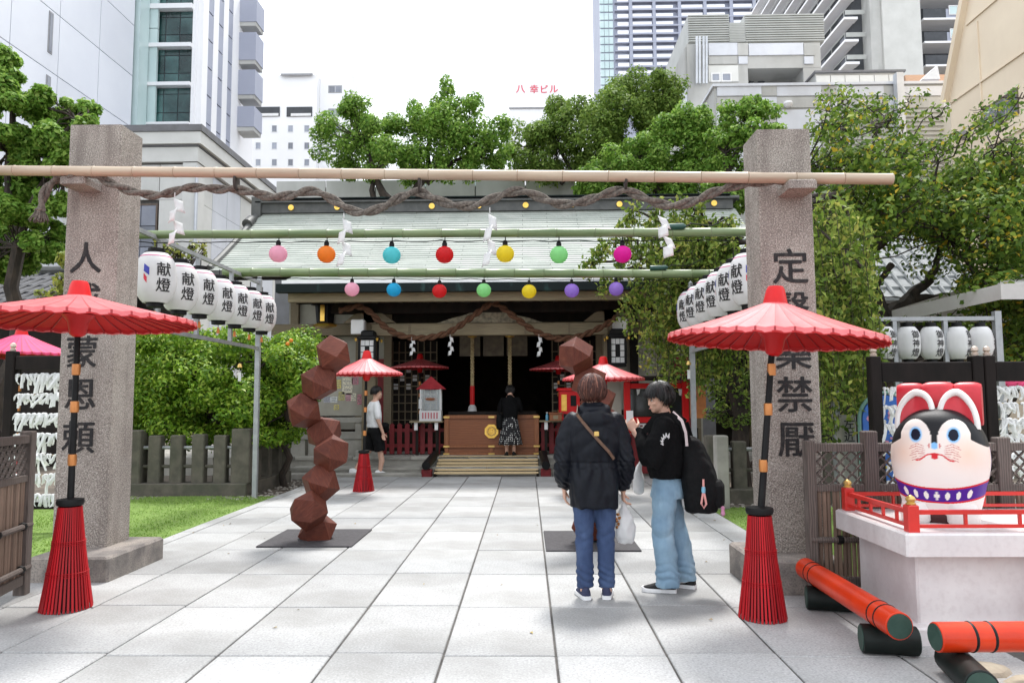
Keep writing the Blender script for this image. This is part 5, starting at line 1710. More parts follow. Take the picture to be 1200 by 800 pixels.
def make_lantern(R_, H_, chars, size, angs, label, group, marks=True, spur=True):
    o = empty('paper_lantern', (0, 0, 0), label, 'paper lantern', group)
    prof = lantern_profile(R_, H_)
    MB().lathe(prof, 28).build('paper_body', m_lant, o, True)
    r_end = prof[-1][0]
    MB().lathe([(r_end * .98, H_ / 2 - .01), (r_end * 1.0, H_ / 2 + .012), (r_end * .72, H_ / 2 + .014), (r_end * .72, H_ / 2 + .055), (r_end * .6, H_ / 2 + .06)], 20).build('top_rim', m_black, o, True)
    MB().lathe([(r_end * .66, -H_ / 2 - .05), (r_end * .72, -H_ / 2 - .045), (r_end * .72, -H_ / 2 - .005), (r_end * .98, -H_ / 2 + .008)], 20).build('bottom_rim', m_black, o, True)
    MB().tube([(0, 0, H_ / 2 + .05), (0, 0, H_ / 2 + .14)], .006, 5).build('hook', m_black, o)
    if marks:
        z = H_ * .42
        r = prof_r(prof, z) + .002
        MB().lathe([(r, z - .006), (r + .003, z), (r - .002, z + .006)], 28, caps=False).build('pink_line', m_pinkline, o)
    for a in angs:
        wrap_text(o, prof, chars, size, -.01, a, 'printed_character', m_ink)
        if marks:
            for sg_, m_, z0, z1, w in ((-1, m_lblue, -.0, .085, .06), (-1, m_lred, -.085, -.02, .035)):
                mb = MB()
                P_ = []
                for j in range(4):
                    row = []
                    for i in range(4):
                        z = z0 + (z1 - z0) * j / 3 + (3 - i) * .016
                        rr_ = prof_r(prof, z) + .004
                        aa = a - .98 + i / 3 * w / R_
                        row.append((rr_ * math.sin(aa), -rr_ * math.cos(aa), z))
                    P_.append(row)
                mb.grid(P_)
                mb.build('printed_flag', m_, o)
    if spur:
        MB().tube([(0, 0, -H_ / 2 - .05), (0, 0, -H_ / 2 - .09)], .004, 4).build('tassel_cord', m_black, o)
        MB().lathe([(.012, -H_ / 2 - .09), (.018, -H_ / 2 - .12), (.022, -H_ / 2 - .17)], 8).build('orange_tassel', mat('orange_tassel', (.6, .2, .05), rough=.8), o)
    return o


def side_frame(xf, ys, zt_, zb_, y_end, name_lab):
    f = empty('lantern_frame', (xf, ys[0], 0), name_lab, 'lantern frame', 'steel lantern frames along the path')
    d = y_end - ys[0]
    MB().obox((0, -.6, zt_), (0, d + .02, zt_), .04, .05).build('top_rail', m_steel, f)
    MB().obox((0, -.6, zb_), (0, d + .02, zb_), .04, .05).build('bottom_rail', m_steel, f)
    MB().box(-.035, .035, d + .02, d + .09, -.05, zt_ + .06).build('post', m_steel, f)
    MB().box(-.035, .035, -.67, -.6, -.05, zt_ + .06).build('post', m_steel, f)
    MB().lathe([(.03, zt_ + .061), (.036, zt_ + .09), (.0, zt_ + .13)], 8, (0, d + .055, 0)).build('post_cap', m_steel, f)
    for y in (.2, d * .36, d * .68):
        MB().box(-.025, .025, y, y + .05, zb_ + .026, zt_ - .026).build('upright', m_steel, f)
    return f


fx = -4.27
ztop_l = at(303, 331, 11.62).z
zbot_l = at(305, 408, 11.62).z
side_frame(fx, (8.2,), ztop_l, zbot_l, 11.6, 'galvanised steel frame carrying seven big white lanterns above the citrus tree')
LY_ = [8.15, 8.72, 9.28, 9.86, 10.42, 10.98, 11.50]
ord_ = ['first', 'second', 'third', 'fourth', 'fifth', 'sixth', 'last']
words_l = ['big white lantern half hidden by the left stone pillar', 'big white lantern hanging above the tip of the left red parasol', 'third big white lantern from the left pillar on the steel frame', 'big white lantern in the middle of the left row',
           'fifth big white lantern of the left row counted from the pillar', 'big white lantern next to last before the far post of the left frame', 'big white lantern at the far post of the left frame']
GL = 'big white lanterns on the left frame'
pl_ = make_lantern(.215, .56, '献燈', .165, [rad(52)], words_l[0], GL)
for k, y in enumerate(LY_):
    o = pl_ if k == 0 else dup(pl_)
    zc = at(225, 344, 9.28).z
    o.location = (-4.16, y, zc + rng.uniform(-.012, .012))
    o.rotation_euler = (0, 0, rng.uniform(-.06, .06))
    o['label'] = words_l[k]
fxr = at(813, 450, 11.2).x
ztop_r = at(812, 338, 11.2).z
zbot_r = at(812, 411, 11.2).z
side_frame(fxr, (7.6,), ztop_r, zbot_r, 11.2, 'galvanised steel frame carrying big white lanterns behind the right pillar')
words_r = ['big white lantern largely behind the right stone pillar', 'big white lantern just left of the right stone pillar', 'third big white lantern of the right row counted from the pillar', 'fourth big white lantern of the right row counted from the pillar',
           'fifth big white lantern of the right row counted from the pillar', 'big white lantern at the far end of the right row above the parasol']
GR = 'big white lanterns on the right frame'
pr_ = make_lantern(.215, .56, '献燈', .165, [rad(-52), rad(35)], words_r[0], GR)
for k, y in enumerate([8.1, 8.68, 9.25, 9.85, 10.42, 10.95]):
    o = pr_ if k == 0 else dup(pr_)
    o.location = (fxr - .06, y, at(840, 350, 9.6).z + rng.uniform(-.012, .012))
    o.rotation_euler = (0, 0, rng.uniform(-.08, .08))
    o['label'] = words_r[k]
# small wind bells with paper slips
for (px, py, Y, lab) in ((281, 430, 10.9, 'small wind bell with a white paper slip hanging in front of the citrus tree'), (807, 427, 10.9, 'small wind bell with a white paper slip hanging by the right steel frame')):
    c = at(px, py, Y)
    o = empty('wind_bell', c, lab, 'wind bell', 'wind bells on the lantern frames')
    MB().lathe([(.005, .055), (.02, .05), (.034, .02), (.036, 0), (.04, -.005)], 12, caps=False).build('bell', m_brass, o, True)
    MB().tube([(0, 0, .32 if px < 500 else .2), (0, 0, -.08)], .003, 4).build('string', m_black, o)
    MB().box(-.022, .022, -.002, .002, -.21, -.08).build('paper_slip', m_paper, o)

# ================================================================== GREEN BAMBOO POLES WITH COLOURED PAPER BALLS
m_greenbamboo = mat('green_bamboo', (.09, .14, .05), (.20, .25, .12), scale=2, rough=.4, stretch=(.5, 5, 5), lo=.4, hi=.7)
m_gnode = mat('green_bamboo_node', (.12, .13, .07), (.2, .2, .13), rough=.6)
BALLS = {'pink': (.88, .50, .62), 'orange': (.88, .30, .03), 'light blue': (.14, .66, .70), 'red': (.70, .015, .02), 'yellow': (.85, .70, .03), 'green': (.36, .76, .34), 'magenta': (.80, .01, .42), 'sky blue': (.02, .46, .72), 'lilac': (.42, .25, .72), 'pale violet': (.42, .25, .72)}
ball_prof = []
for i in range(25):
    t = -1 + 2 * i / 24
    a = math.acos(max(-1, min(1, t)))
    ball_prof.append((max(.012, math.sin(a)) * (1 + (.018 if i % 2 else -.008)), t * .97))


def ball_string(px_y, Y, xs_, cols, r_px, where, x_l, x_r, grp):
    pa, pb = at(x_l[0], x_l[1], Y), at(x_r[0], x_r[1], Y)
    po = empty('green_bamboo_pole', pa, 'green bamboo pole with ' + where, 'bamboo pole', 'green bamboo poles across the path')
    bamboo(po, pa, pb, 5.2 * Y / 867, .42, m_greenbamboo, m_gnode, 12)
    pts = []
    n = 40
    for i in range(n + 1):
        p = pa.lerp(pb, i / n) - pa
        pts.append(p + Vector((0, -.03, -.085 - .022 * abs(math.sin(i * 1.1)))))
    MB().tube(pts, .006, 5).build('light_cable', m_black, po)
    for x, y, cn in zip(xs_, px_y, cols):
        c = at(x, y, Y)
        r = r_px * Y / 867
        o = empty('paper_ball', c, '%s paper ball lantern on %s' % (cn, where), 'paper ball', grp)
        m = mat('ball_' + cn.replace(' ', '_'), BALLS[cn], tuple(v * .9 for v in BALLS[cn]), scale=9, rough=.6, trans=.5)
        me = MB().lathe([(a * r, b * r) for a, b in ball_prof], 22).mesh('paper_sphere', m, True, 180)
        link('paper_sphere', me, o)
        MB().lathe([(.028, r * .96), (.03, r * .96 + .03), (.018, r * .96 + .06)], 8).build('bulb_socket', m_black, o)
        MB().tube([(0, 0, r * .95), (.004, .01, r + .11)], .006, 5).build('cord', m_black, o)
    return po


ball_string((297.5, 298, 299, 298.5, 297.5, 298.5, 298), 8.35, (326, 382.5, 459, 521, 592, 655, 729.5), ('pink', 'orange', 'light blue', 'red', 'yellow', 'green', 'magenta'), 10.6, 'the upper bamboo pole', (163, 275), (878, 272), 'paper balls on the upper bamboo pole')
ball_string((339, 339.5, 341, 340, 341.5, 340.5, 338.5), 10.9, (412.5, 461.5, 515, 567, 620, 670, 722), ('pink', 'sky blue', 'red', 'green', 'yellow', 'lilac', 'pale violet'), 8.5, 'the lower bamboo pole', (262, 319), (845, 321), 'paper balls on the lower bamboo pole')
for px, py, Y, lab in ((790, 266, 8.3, 'dark green cable joint lying on the upper bamboo pole'), (772, 314, 10.85, 'dark green cable joint lying on the lower bamboo pole')):
    c = at(px, py, Y)
    o = empty('cable_joint', c, lab, 'cable joint', 'cable joints on the bamboo poles')
    MB().tube([(-.13, 0, 0), (-.125, 0, 0), (.1, 0, .006), (.13, 0, .004)], [.02, .036, .036, .02], 10).build('sleeve', mat('cable_green', (.01, .05, .04), (.02, .07, .05), rough=.35), o, True)
    MB().tube([(.13, 0, .004), (.2, .05, .05), (.5, .3, .08), (.8, .6, .25)], .008, 5).build('cable', m_black, o)

# ================================================================== RED PAPER PARASOLS
m_par = mat('parasol_paper', (.86, .20, .21), (.78, .14, .15), scale=3, rough=.38, trans=.12, coat=.3, bump=.1, bscale=60, stain=(7, .35, (.80, .30, .30), (1, 1, 1)))  # weathered pink, paled further to put the sky sheen of the top into the colour
m_underside = mat('parasol_underside', (.62, .018, .02), (.52, .012, .015), scale=3, rough=.6, trans=.35)  # added redder inner layer, so only the upper side carries the painted sheen
m_rib = mat('parasol_rib', (.42, .02, .03), (.32, .015, .02), rough=.5)
m_basket = mat('red_bamboo', (.40, .005, .009), (.26, .004, .006), scale=14, rough=.55, spec=.3, stretch=(1, 1, .2), island=[(0, (.26, .008, .012)), (.6, (.42, .006, .011)), (1, (.55, .012, .02))])


def parasol(c, ztop, zrim, Rr, label, stand=True, hb=.74, rb=.25, group='red paper parasols', tilt=(0, 0), ribs=40, pole_off=(0, 0), m_=None):
    """c = pole position; canopy is a ribbed cone with a turned-down scalloped edge"""
    o = empty('paper_parasol', (c[0], c[1], 0), label, 'parasol', group)
    m_ = m_ or m_par
    st_ = 2 * PI / ribs
    AN = []
    for k in range(ribs):
        AN += [(k * st_ - .009, 1, 0), (k * st_ + .009, 1, 0), (k * st_ + st_ * .5, 0, 1)]
    AN.append((2 * PI - .009, 1, 0))
    P_ = []
    for t in [.02, .05, .12, .25, .4, .55, .7, .85, .95, 1.0]:
        P_.append([(Rr * t * math.cos(a) * (1 - .012 * t * q), Rr * t * math.sin(a) * (1 - .012 * t * q), (ztop - zrim) * (1 - t) * (1 - .16 * t) - .007 * t * q) for a, _, q in AN])
    P_.append([(Rr * 1.004 * math.cos(a), Rr * 1.004 * math.sin(a), -.035 - .008 * q) for a, _, q in AN])
    Tm = Matrix.Translation((0, 0, zrim)) @ Matrix.Rotation(tilt[0], 4, 'X') @ Matrix.Rotation(tilt[1], 4, 'Y')
    cn = MB().grid(P_)
    cn.mi = [1 if i % (len(AN) - 1) % 3 == 0 else 0 for i in range(len(cn.f))]
    cn.xf(Tm)
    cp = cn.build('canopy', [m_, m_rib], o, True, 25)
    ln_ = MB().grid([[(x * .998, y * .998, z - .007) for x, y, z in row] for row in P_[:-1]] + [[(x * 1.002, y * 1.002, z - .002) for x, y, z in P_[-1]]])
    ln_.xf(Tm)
    ln_.build('underside_layer', m_underside, cp, True, 25)
    rb_ = MB()
    for k in range(ribs):
        a = 2 * PI * k / ribs
        d = Vector((math.cos(a), math.sin(a), 0))
        H_ = ztop - zrim
        rb_.obox(d * .03 + Vector((0, 0, H_ * .98 - .022)), d * Rr * .99 + Vector((0, 0, -.014)), .006, .010)
        rb_.obox(d * .05 + Vector((0, 0, H_ * .25)), d * Rr * .5 + Vector((0, 0, H_ * .45)), .005, .008)
    rb_.xf(Tm)
    tag(rb_.build('ribs', m_rib, cp), kind='stuff')
    H_ = ztop - zrim
    MB().lathe([(.085, H_ - .045), (.075, H_ - .0), (.062, H_ + .06), (.05, H_ + .085), (.02, H_ + .09)], 14).xf(Tm).build('cap', m_red, o, True, 50)
    MB().lathe([(.03, -.13), (.055, -.11), (.07, -.02), (.11, .03), (.05, .08)], 14).xf(Tm).build('runner', m_red, o, True, 50)
    if stand:
        dx, dy = pole_off
        top = Tm @ Vector((0, 0, H_ * .9))
        MB().tube([(dx, dy, hb - .1), (dx * .5, dy * .5, (hb + zrim) / 2), top], [.024, .022, .02], 10).build('pole', m_black, o, True)
        for z in (hb + .30, hb + .68, hb + .95):
            if z < zrim - .2:
                t = (z - hb) / (zrim - hb)
                MB().lathe([(.028, -.04), (.03, 0), (.028, .04)], 12, (dx * (1 - t), dy * (1 - t), z)).build('joint_band', mat('copper_band', (.62, .25, .08), (.5, .2, .06), rough=.35, metal=.5), o, True)
        MB().lathe([(.05, hb - .03), (.085, hb - .02), (.092, hb + .0), (.088, hb + .022), (.03, hb + .03)], 18, (dx, dy, 0)).build('collar', m_black, o, True)
        bk = MB()
        ns = 40
        for k in range(ns):
            a = 2 * PI * k / ns
            w0, w1 = .0052, .0095
            d, s = Vector((math.cos(a), math.sin(a), 0)), Vector((-math.sin(a), math.cos(a), 0))
            bl_ = rng.uniform(-.006, .006)
            pts = []
            for z, r, w in ((hb - .03, .078, w0 * .8), (hb * .55, .078 + (rb - .078) * .36, w0), (.0, rb + bl_, w1 * rb / .225)):
                cpt = Vector((dx, dy, z)) + d * r
                pts.append([cpt - s * w, cpt + s * w, cpt + s * w - d * .008, cpt - s * w - d * .008])
            bk.loft(pts)
        bo_ = tag(bk.build('basket_stand', m_basket, o), kind='stuff')
        for z, r in ((hb * .62, .078 + (rb - .078) * .31), (hb * .33, .078 + (rb - .078) * .6)):
            for q in (-.012, 0, .012):
                MB().lathe([(r - .012, z + q - .004), (r + .004, z + q), (r - .012, z + q + .004)], 30, (dx, dy, 0), caps=False).build('binding_ring', m_basket, bo_, True)
        MB().lathe([(rb * .8, .02), (.055, hb - .05)], 14, (dx, dy, 0)).build('core', mat('basket_core', (.05, .004, .006), (.03, .003, .004), rough=.9), o)
    return o


cA = at(82, 600, 5.32)
cAt = at(93, 345, 5.32)
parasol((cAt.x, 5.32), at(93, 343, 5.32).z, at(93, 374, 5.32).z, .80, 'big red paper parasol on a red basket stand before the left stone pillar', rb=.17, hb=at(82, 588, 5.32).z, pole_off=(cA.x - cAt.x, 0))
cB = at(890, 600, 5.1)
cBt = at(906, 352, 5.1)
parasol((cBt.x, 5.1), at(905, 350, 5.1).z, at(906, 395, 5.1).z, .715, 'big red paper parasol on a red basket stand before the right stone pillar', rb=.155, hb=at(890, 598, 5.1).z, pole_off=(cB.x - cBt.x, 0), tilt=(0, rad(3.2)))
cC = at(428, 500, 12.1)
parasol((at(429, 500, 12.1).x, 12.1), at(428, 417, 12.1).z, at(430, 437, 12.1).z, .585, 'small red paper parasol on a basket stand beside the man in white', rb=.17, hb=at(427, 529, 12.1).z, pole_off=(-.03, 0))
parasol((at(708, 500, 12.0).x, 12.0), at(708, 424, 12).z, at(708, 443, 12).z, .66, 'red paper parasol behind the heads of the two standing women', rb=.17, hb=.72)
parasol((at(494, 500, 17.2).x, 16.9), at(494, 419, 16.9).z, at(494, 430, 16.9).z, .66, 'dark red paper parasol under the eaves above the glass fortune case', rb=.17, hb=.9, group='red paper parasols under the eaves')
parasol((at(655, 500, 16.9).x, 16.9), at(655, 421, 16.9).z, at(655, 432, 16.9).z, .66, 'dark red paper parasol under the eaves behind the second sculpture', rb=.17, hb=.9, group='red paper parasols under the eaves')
m_parp = mat('parasol_cloth', (.70, .055, .17), (.6, .045, .14), scale=3, rough=.7)
parasol((at(20, 500, 10.2).x, 10.2), at(22, 389, 10.2).z, at(22, 415, 10.2).z, .72, 'crimson cloth parasol behind the left rack of tied papers', rb=.17, hb=.7, group='crimson parasols behind the paper racks', m_=m_parp)
c = at(1195, 470, 9.6)
parasol((c.x + .3, 9.6), at(1195, 436, 9.6).z, at(1195, 450, 9.6).z, .75, 'crimson cloth parasol behind the right rack of tied papers at the picture edge', rb=.17, hb=.7, group='crimson parasols behind the paper racks', m_=m_parp)

# ================================================================== STACKED POLYHEDRON SCULPTURES
m_corten = mat('red_brown_timber', (.135, .034, .019), (.085, .021, .013), scale=5, rough=.6, spec=.25, bump=.15, bscale=30, stretch=(1.2, 1.2, 14), rand=.16, speck=[(14, .35, (.22, .075, .045))], stain=(6, .4, (.05, .014, .01), (1, 1, .12)))
CO_V = [Vector(v).normalized() for v in [(a, b, 0) for a in (-1, 1) for b in (-1, 1)] + [(a, 0, b) for a in (-1, 1) for b in (-1, 1)] + [(0, a, b) for a in (-1, 1) for b in (-1, 1)]]
CO_T = [Vector((a, b, c_)).normalized() for a in (-1, 1) for b in (-1, 1) for c_ in (-1, 1)]
CO_Q = [Vector(v) for v in ((1, 0, 0), (-1, 0, 0), (0, 1, 0), (0, -1, 0), (0, 0, 1), (0, 0, -1))]


def cubo_mesh(a):
    mb = MB()
    bm = bmesh.new()
    for v in CO_V:
        bm.verts.new(v * a)
    bmesh.ops.convex_hull(bm, input=bm.verts)
    bmesh.ops.dissolve_limit(bm, angle_limit=rad(3), verts=bm.verts, edges=bm.edges)
    bmesh.ops.recalc_face_normals(bm, faces=bm.faces)
    bmesh.ops.bevel(bm, geom=list(bm.edges), offset=.003, segments=1, affect='EDGES')
    me = bpy.data.meshes.new('polyhedron')
    bm.to_mesh(me)
    bm.free()
    me.materials.append(m_corten)
    return me


def sculpture(pxs, Y, a, label, plate, seed):
    base = gnd(*plate[0])
    o = empty('polyhedron_sculpture', (at(*pxs[-1], Y).x, Y, 0), label, 'sculpture', 'stacked polyhedron sculptures')
    L = o.location
    me = cubo_mesh(a)
    rr = random.Random(seed)
    C = []
    y = Y
    link_d = 1.633 * a
    for i, p in enumerate(reversed(pxs)):
        c = at(*p, y)
        if C:
            best = None
            for dy in [k * .01 for k in range(-30, 31)]:
                q = at(*p, C[-1].y + dy)
                e = abs((q - C[-1]).length - link_d) + .25 * abs(C[-1].y + dy - Y)
                if best is None or e < best[0]:
                    best = (e, q)
            c = best[1]
        C.append(c)
        y = c.y
    for i, c in enumerate(C):
        dn = (C[i + 1] - c).normalized() if i + 1 < len(C) else None
        dp = (C[i - 1] - c).normalized() if i > 0 else None
        if dn is None:
            dn, dp = dp, None
        if dp is None:
            u, w = CO_T[0], None
            R_ = u.rotation_difference(dn)
            q = Quaternion(dn, rr.uniform(0, 2)) @ R_
        else:
            cands = [(abs(u.angle(w) - dn.angle(dp)), iu, iw) for iu, u in enumerate(CO_T) for iw, w in enumerate(CO_T) if iu != iw]
            mn = min(cands)[0]
            _, iu, iw = rr.choice([k for k in cands if k[0] < mn + 1e-4])
            u, w = CO_T[iu], CO_T[iw]
            R_ = u.rotation_difference(dn)
            w2 = R_ @ w
            pa_ = (w2 - dn * w2.dot(dn))
            pb_ = (dp - dn * dp.dot(dn))
            if pa_.length > 1e-3 and pb_.length > 1e-3:
                ang = pa_.angle(pb_)
                if pa_.cross(pb_).dot(dn) < 0:
                    ang = -ang
                R_ = Quaternion(dn, ang) @ R_
            q = R_
        b = link('polyhedron', me, o)
        b.rotation_mode = 'QUATERNION'
        b.rotation_quaternion = q
        b.location = c - L
    pa, pb, pc, pd = [gnd(*p) for p in plate]
    x0, x1, y0, y1 = min(pa.x, pb.x), max(pc.x, pd.x), min(pb.y, pc.y), max(pa.y, pd.y)
    MB().cbox(x0 - L.x, x1 - L.x, y0 - L.y, y1 - L.y, .0015, .014, .003).build('base_plate', mat('slate_mat', (.055, .05, .055), (.035, .033, .036), scale=30, rough=.8, bump=.3, bscale=200), o)
    return o


sculpture([(390.5, 415), (374, 448), (356, 481), (380, 506), (388, 531), (376, 566), (362, 598), (372, 621)], 7.9, .212, 'red brown tower of eight stacked polyhedra on a dark plate, in full view', [(357, 621), (300, 641), (412, 641), (434, 621)], 3)
sculpture([(675, 417), (690, 447), (700, 470), (712, 500), (700, 532), (688, 565), (697, 594), (692, 615)], 7.75, .205, 'red brown tower of stacked polyhedra mostly hidden by the woman in the dark jacket', [(637, 623), (640, 644), (752, 646), (731, 626)], 5)

# ================================================================== STONE FENCES AND MARKERS
def stone_fence(x0, x1, Y, n, label, ret=None, h=.95, big=.15, sm=.1):
    o = empty('stone_fence', ((x0 + x1) / 2, Y, 0), label, 'fence', 'short stone post fences')
    L = o.location
    MB().cbox(x0 - L.x - .1, x1 - L.x + .12, -.16, .16, -.06, .16, .015).build('base_course', m_fence_stone, o)
    for k in range(n + 1):
        x = x0 + (x1 - x0) * k / n - L.x
        w = big if k in (0, n) else sm
        MB().cbox(x - w, x + w, -w * .85, w * .85, .161, h + (.06 if w == big else -.02) + rng.uniform(-.02, .02), .015).build('stone_post', m_fence_stone, o)
    for z in (.42, .72):
        MB().tube([(x0 - L.x, .0, z), (x1 - L.x, .0, z)], .028, 8).build('rail', m_steel if z > .5 else m_fence_stone, o)
    if ret:
        yb, m = ret
        xr_ = x1 - L.x
        MB().cbox(xr_ - .16, xr_ + .14, .17, yb - Y, -.06, .16, .015).build('base_course', m_fence_stone, o)
        for k in range(1, m + 1):
            y = (yb - Y) * k / m
            MB().cbox(xr_ - .09, xr_ + .09, y - .09, y + .09, .161, h - .03, .012).build('stone_post', m_fence_stone, o)
        MB().cbox(xr_ - .2, xr_ + .2, yb - Y - .3, yb - Y + .1, h - .02, h + .1, .02).build('cap_stone', m_fence_stone, o)
    return o


stone_fence(at(155, 560, 11.9).x, at(283, 560, 11.9).x, 11.95, 5, 'stone post fence toned dark for shade under the citrus tree at left', ret=(14.0, 4))
stone_fence(at(842, 560, 10.9).x, at(842, 560, 10.9).x + 2.6, 11.0, 8, 'stone post fence behind the woman with the black backpack', h=.85)
for px, y0, y1, Y, w, lab, txt in ((993, 486, 540, 8.9, .085, 'grey stone marker with black carved writing beside the right bamboo fence', '左近'), (846, 510, 572, 10.3, .085, 'plain short stone post at the right edge of the grass', '')):
    o = empty('stone_marker', (at(px, y1, Y).x, Y, -.05), lab, 'stone marker')
    zt_ = at(px, y0, Y).z + .05
    MB().cbox(-w, w, -w, w, 0, zt_, .012).build('post', m_step, o)
    for k, ch in enumerate(txt):
        mb = MB()
        put_glyph(mb, ch, (0, -w - .002, zt_ - .1 - .15 * k), .13, (1, 0, 0), (0, 0, 1), bold=.012)
        mb.build('carved_character', m_ink, o)
        o.children[-1].modifiers.new('d', 'SOLIDIFY').thickness = .003

# ================================================================== BAMBOO FENCES
m_graywood = mat('weathered_wood', (.15, .12, .105), (.08, .064, .055), wave=('X', 6, 5), rough=.85, bump=.2, stretch=(3, 3, .5))
m_cane = mat('bamboo_cane', (.24, .165, .12), (.14, .09, .065), scale=7, rough=.7, stretch=(1, 1, .25), rand=.35, bump=.1)


def cane_fence(p0, p1, posts, ztop, label, lattice=True, mids=()):
    """posts at fractions (t, extra height); canes as single parts"""
    p0, p1 = Vector(p0), Vector(p1)
    d = p1 - p0
    Lg = d.length
    o = empty('bamboo_fence', p0, label, 'fence', 'cane fences with lattice tops', rz=math.atan2(d.y, d.x))
    for t, e, w in posts:
        MB().cbox(Lg * t - w, Lg * t + w, -.045, .045, -.05, ztop + e, .008).build('post', m_graywood, o)
    MB().cbox(0, Lg, -.03, .03, ztop - .06, ztop, .006).build('top_rail', m_graywood, o)
    zl0 = ztop - .30
    MB().cbox(0, Lg, -.03, .03, zl0 - .05, zl0, .006).build('lattice_rail', m_graywood, o)
    MB().cbox(0, Lg, -.028, .028, .08, .15, .006).build('bottom_rail', m_graywood, o)
    h = ztop - .06 - zl0
    k = int(Lg / .085)
    for i in range(-3, k + 1):
        for sgn_, yo in ((1, -.008), (-1, .008)):
            x0, x1 = i * .085, i * .085 + h
            za, zb = (zl0, ztop - .06) if sgn_ > 0 else (ztop - .06, zl0)
            if x0 < 0:
                za += (zb - za) * (-x0) / h
                x0 = 0
            if x1 > Lg:
                zb -= (zb - za) * (x1 - Lg) / (x1 - x0)
                x1 = Lg
            if x1 - x0 > .02:
                MB().obox((x0, yo, za), (x1, yo, zb), .012, .016, up=(0, 1, 0)).build('lattice_strip', m_graywood, o)
    n = int(Lg / .034)
    me = MB().tube([(0, 0, .15), (0.002, 0, .5), (0, 0, zl0 - .052)], .0155, 7).mesh('cane', m_cane, True)
    for i in range(min(n, 230)):
        q = link('cane', me, o, (.017 + Lg * i / n, rng.uniform(-.006, .006), rng.uniform(-.004, .0)))
        q.rotation_euler = (rng.uniform(-.006, .006), rng.uniform(-.006, .006), rng.uniform(0, 6))
    for z in mids:
        MB().tube([(0, -.035, z), (Lg, -.035, z)], .022, 8).build('binding_pole', m_graywood, o, True)
        for t in (.12, .5, .88):
            MB().lathe([(.03, -.02), (.034, 0), (.03, .02)], 8).xf(Matrix.Translation((Lg * t, -.03, z)) @ Matrix.Rotation(PI / 2, 4, 'Y')).build('cord_knot', m_black, o)
    return o


fa, fb_ = at(947, 600, 5.6), at(1235, 600, 5.6)
zf = at(980, 519, 5.6).z
cane_fence((fa.x, 5.6, 0), (fb_.x, 5.6, 0), [(.012, .02, .035), (.26, .09, .05), (.80, .04, .05)], zf, 'weathered cane fence with lattice top behind the papier mache dog', mids=(.42,))
zf2 = at(20, 510, 5.6).z
fa, fb_ = at(-70, 600, 4.6), at(34, 600, 5.75)
cane_fence((fa.x, 4.7, 0), (fb_.x, 5.72, 0), [(.975, .03, .045), (.3, .03, .045)], zf2, 'weathered cane fence at the left picture edge in front of the stone pillar', mids=(.52, .2))

# ================================================================== RACKS OF TIED PAPER SLIPS
m_rack = mat('rack_black_wood', (.010, .008, .0075), (.018, .013, .012), scale=8, rough=.7, spec=.15, stretch=(1, 1, .3))
m_palecap = mat('pale_cap', (.62, .50, .42), (.5, .40, .33), scale=9, rough=.4, metal=.2)
m_wire = mat('rack_cord', (.45, .33, .16), (.35, .25, .12), rough=.8)


def slip_mesh(kind):
    r = random.Random(kind)
    mb = MB()
    mb.lathe([(.006, -.014), (.017, -.006), (.017, .006), (.006, .014)], 7, (0, -.012, 0))
    for s in (-1, 1):
        ln = r.uniform(.06, .13)
        sp = r.uniform(.01, .05) * s
        w = r.uniform(.010, .016)
        P_ = []
        for j in range(4):
            t = j / 3
            x = s * .008 + sp * t + r.uniform(-.006, .006)
            y = -.016 - .012 * math.sin(t * 2.5) - r.uniform(0, .008)
            z = -ln * t + .006
            P_.append([(x - w, y, z), (x, y - .006, z + .002), (x + w, y, z)])
        mb.grid(P_)
    return mb.mesh('tied_paper', m_paper)


SLIPS = [slip_mesh(k) for k in range(9)]


def paper_rack(c, w, z_top, z_bot, beam_h, rows, per, label, cap=True, legs=(0, 1), rz=0.0, fill=1.0):
    o = empty('paper_rack', (c[0], c[1], 0), label, 'paper rack', 'black racks of tied fortune papers', rz)
    for k in legs:
        x = -w / 2 if k == 0 else w / 2
        MB().cbox(x - .055, x + .055, -.055, .055, -.05, z_top + .06, .01).build('post', m_rack, o)
        if cap:
            MB().lathe([(.03, z_top + .061), (.035, z_top + .085), (.02, z_top + .095), (.035, z_top + .115), (.028, z_top + .145), (.006, z_top + .16)], 10, (x, 0, 0)).build('post_cap', m_palecap, o, True)
    MB().cbox(-w / 2 + .056, w / 2 - .056, -.04, .04, z_top - beam_h, z_top, .01).build('head_beam', m_rack, o)
    MB().cbox(-w / 2 + .056, w / 2 - .056, -.03, .03, z_bot - .08, z_bot, .01).build('foot_rail', m_rack, o)
    for j in range(rows):
        z = z_top - beam_h - .06 - (z_top - beam_h - .06 - z_bot - .08) * j / max(1, rows - 1)
        MB().tube([(-w / 2 + .05, 0, z), (w / 2 - .05, 0, z - .01)], .006, 5).build('cord', m_wire, o)
        for i in range(per):
            if rng.random() > fill:
                continue
            x = -w / 2 + .08 + (w - .16) * (i + rng.uniform(.1, .9)) / per
            q = link('tied_paper', rng.choice(SLIPS), o, (x, rng.uniform(-.004, .004), z - .005))
            q.rotation_euler = (rng.uniform(-.15, .15), rng.uniform(-.35, .35), rng.uniform(-.7, .7))
            s = rng.uniform(1.0, 1.9)
            q.scale = (s, s, s)
    return o


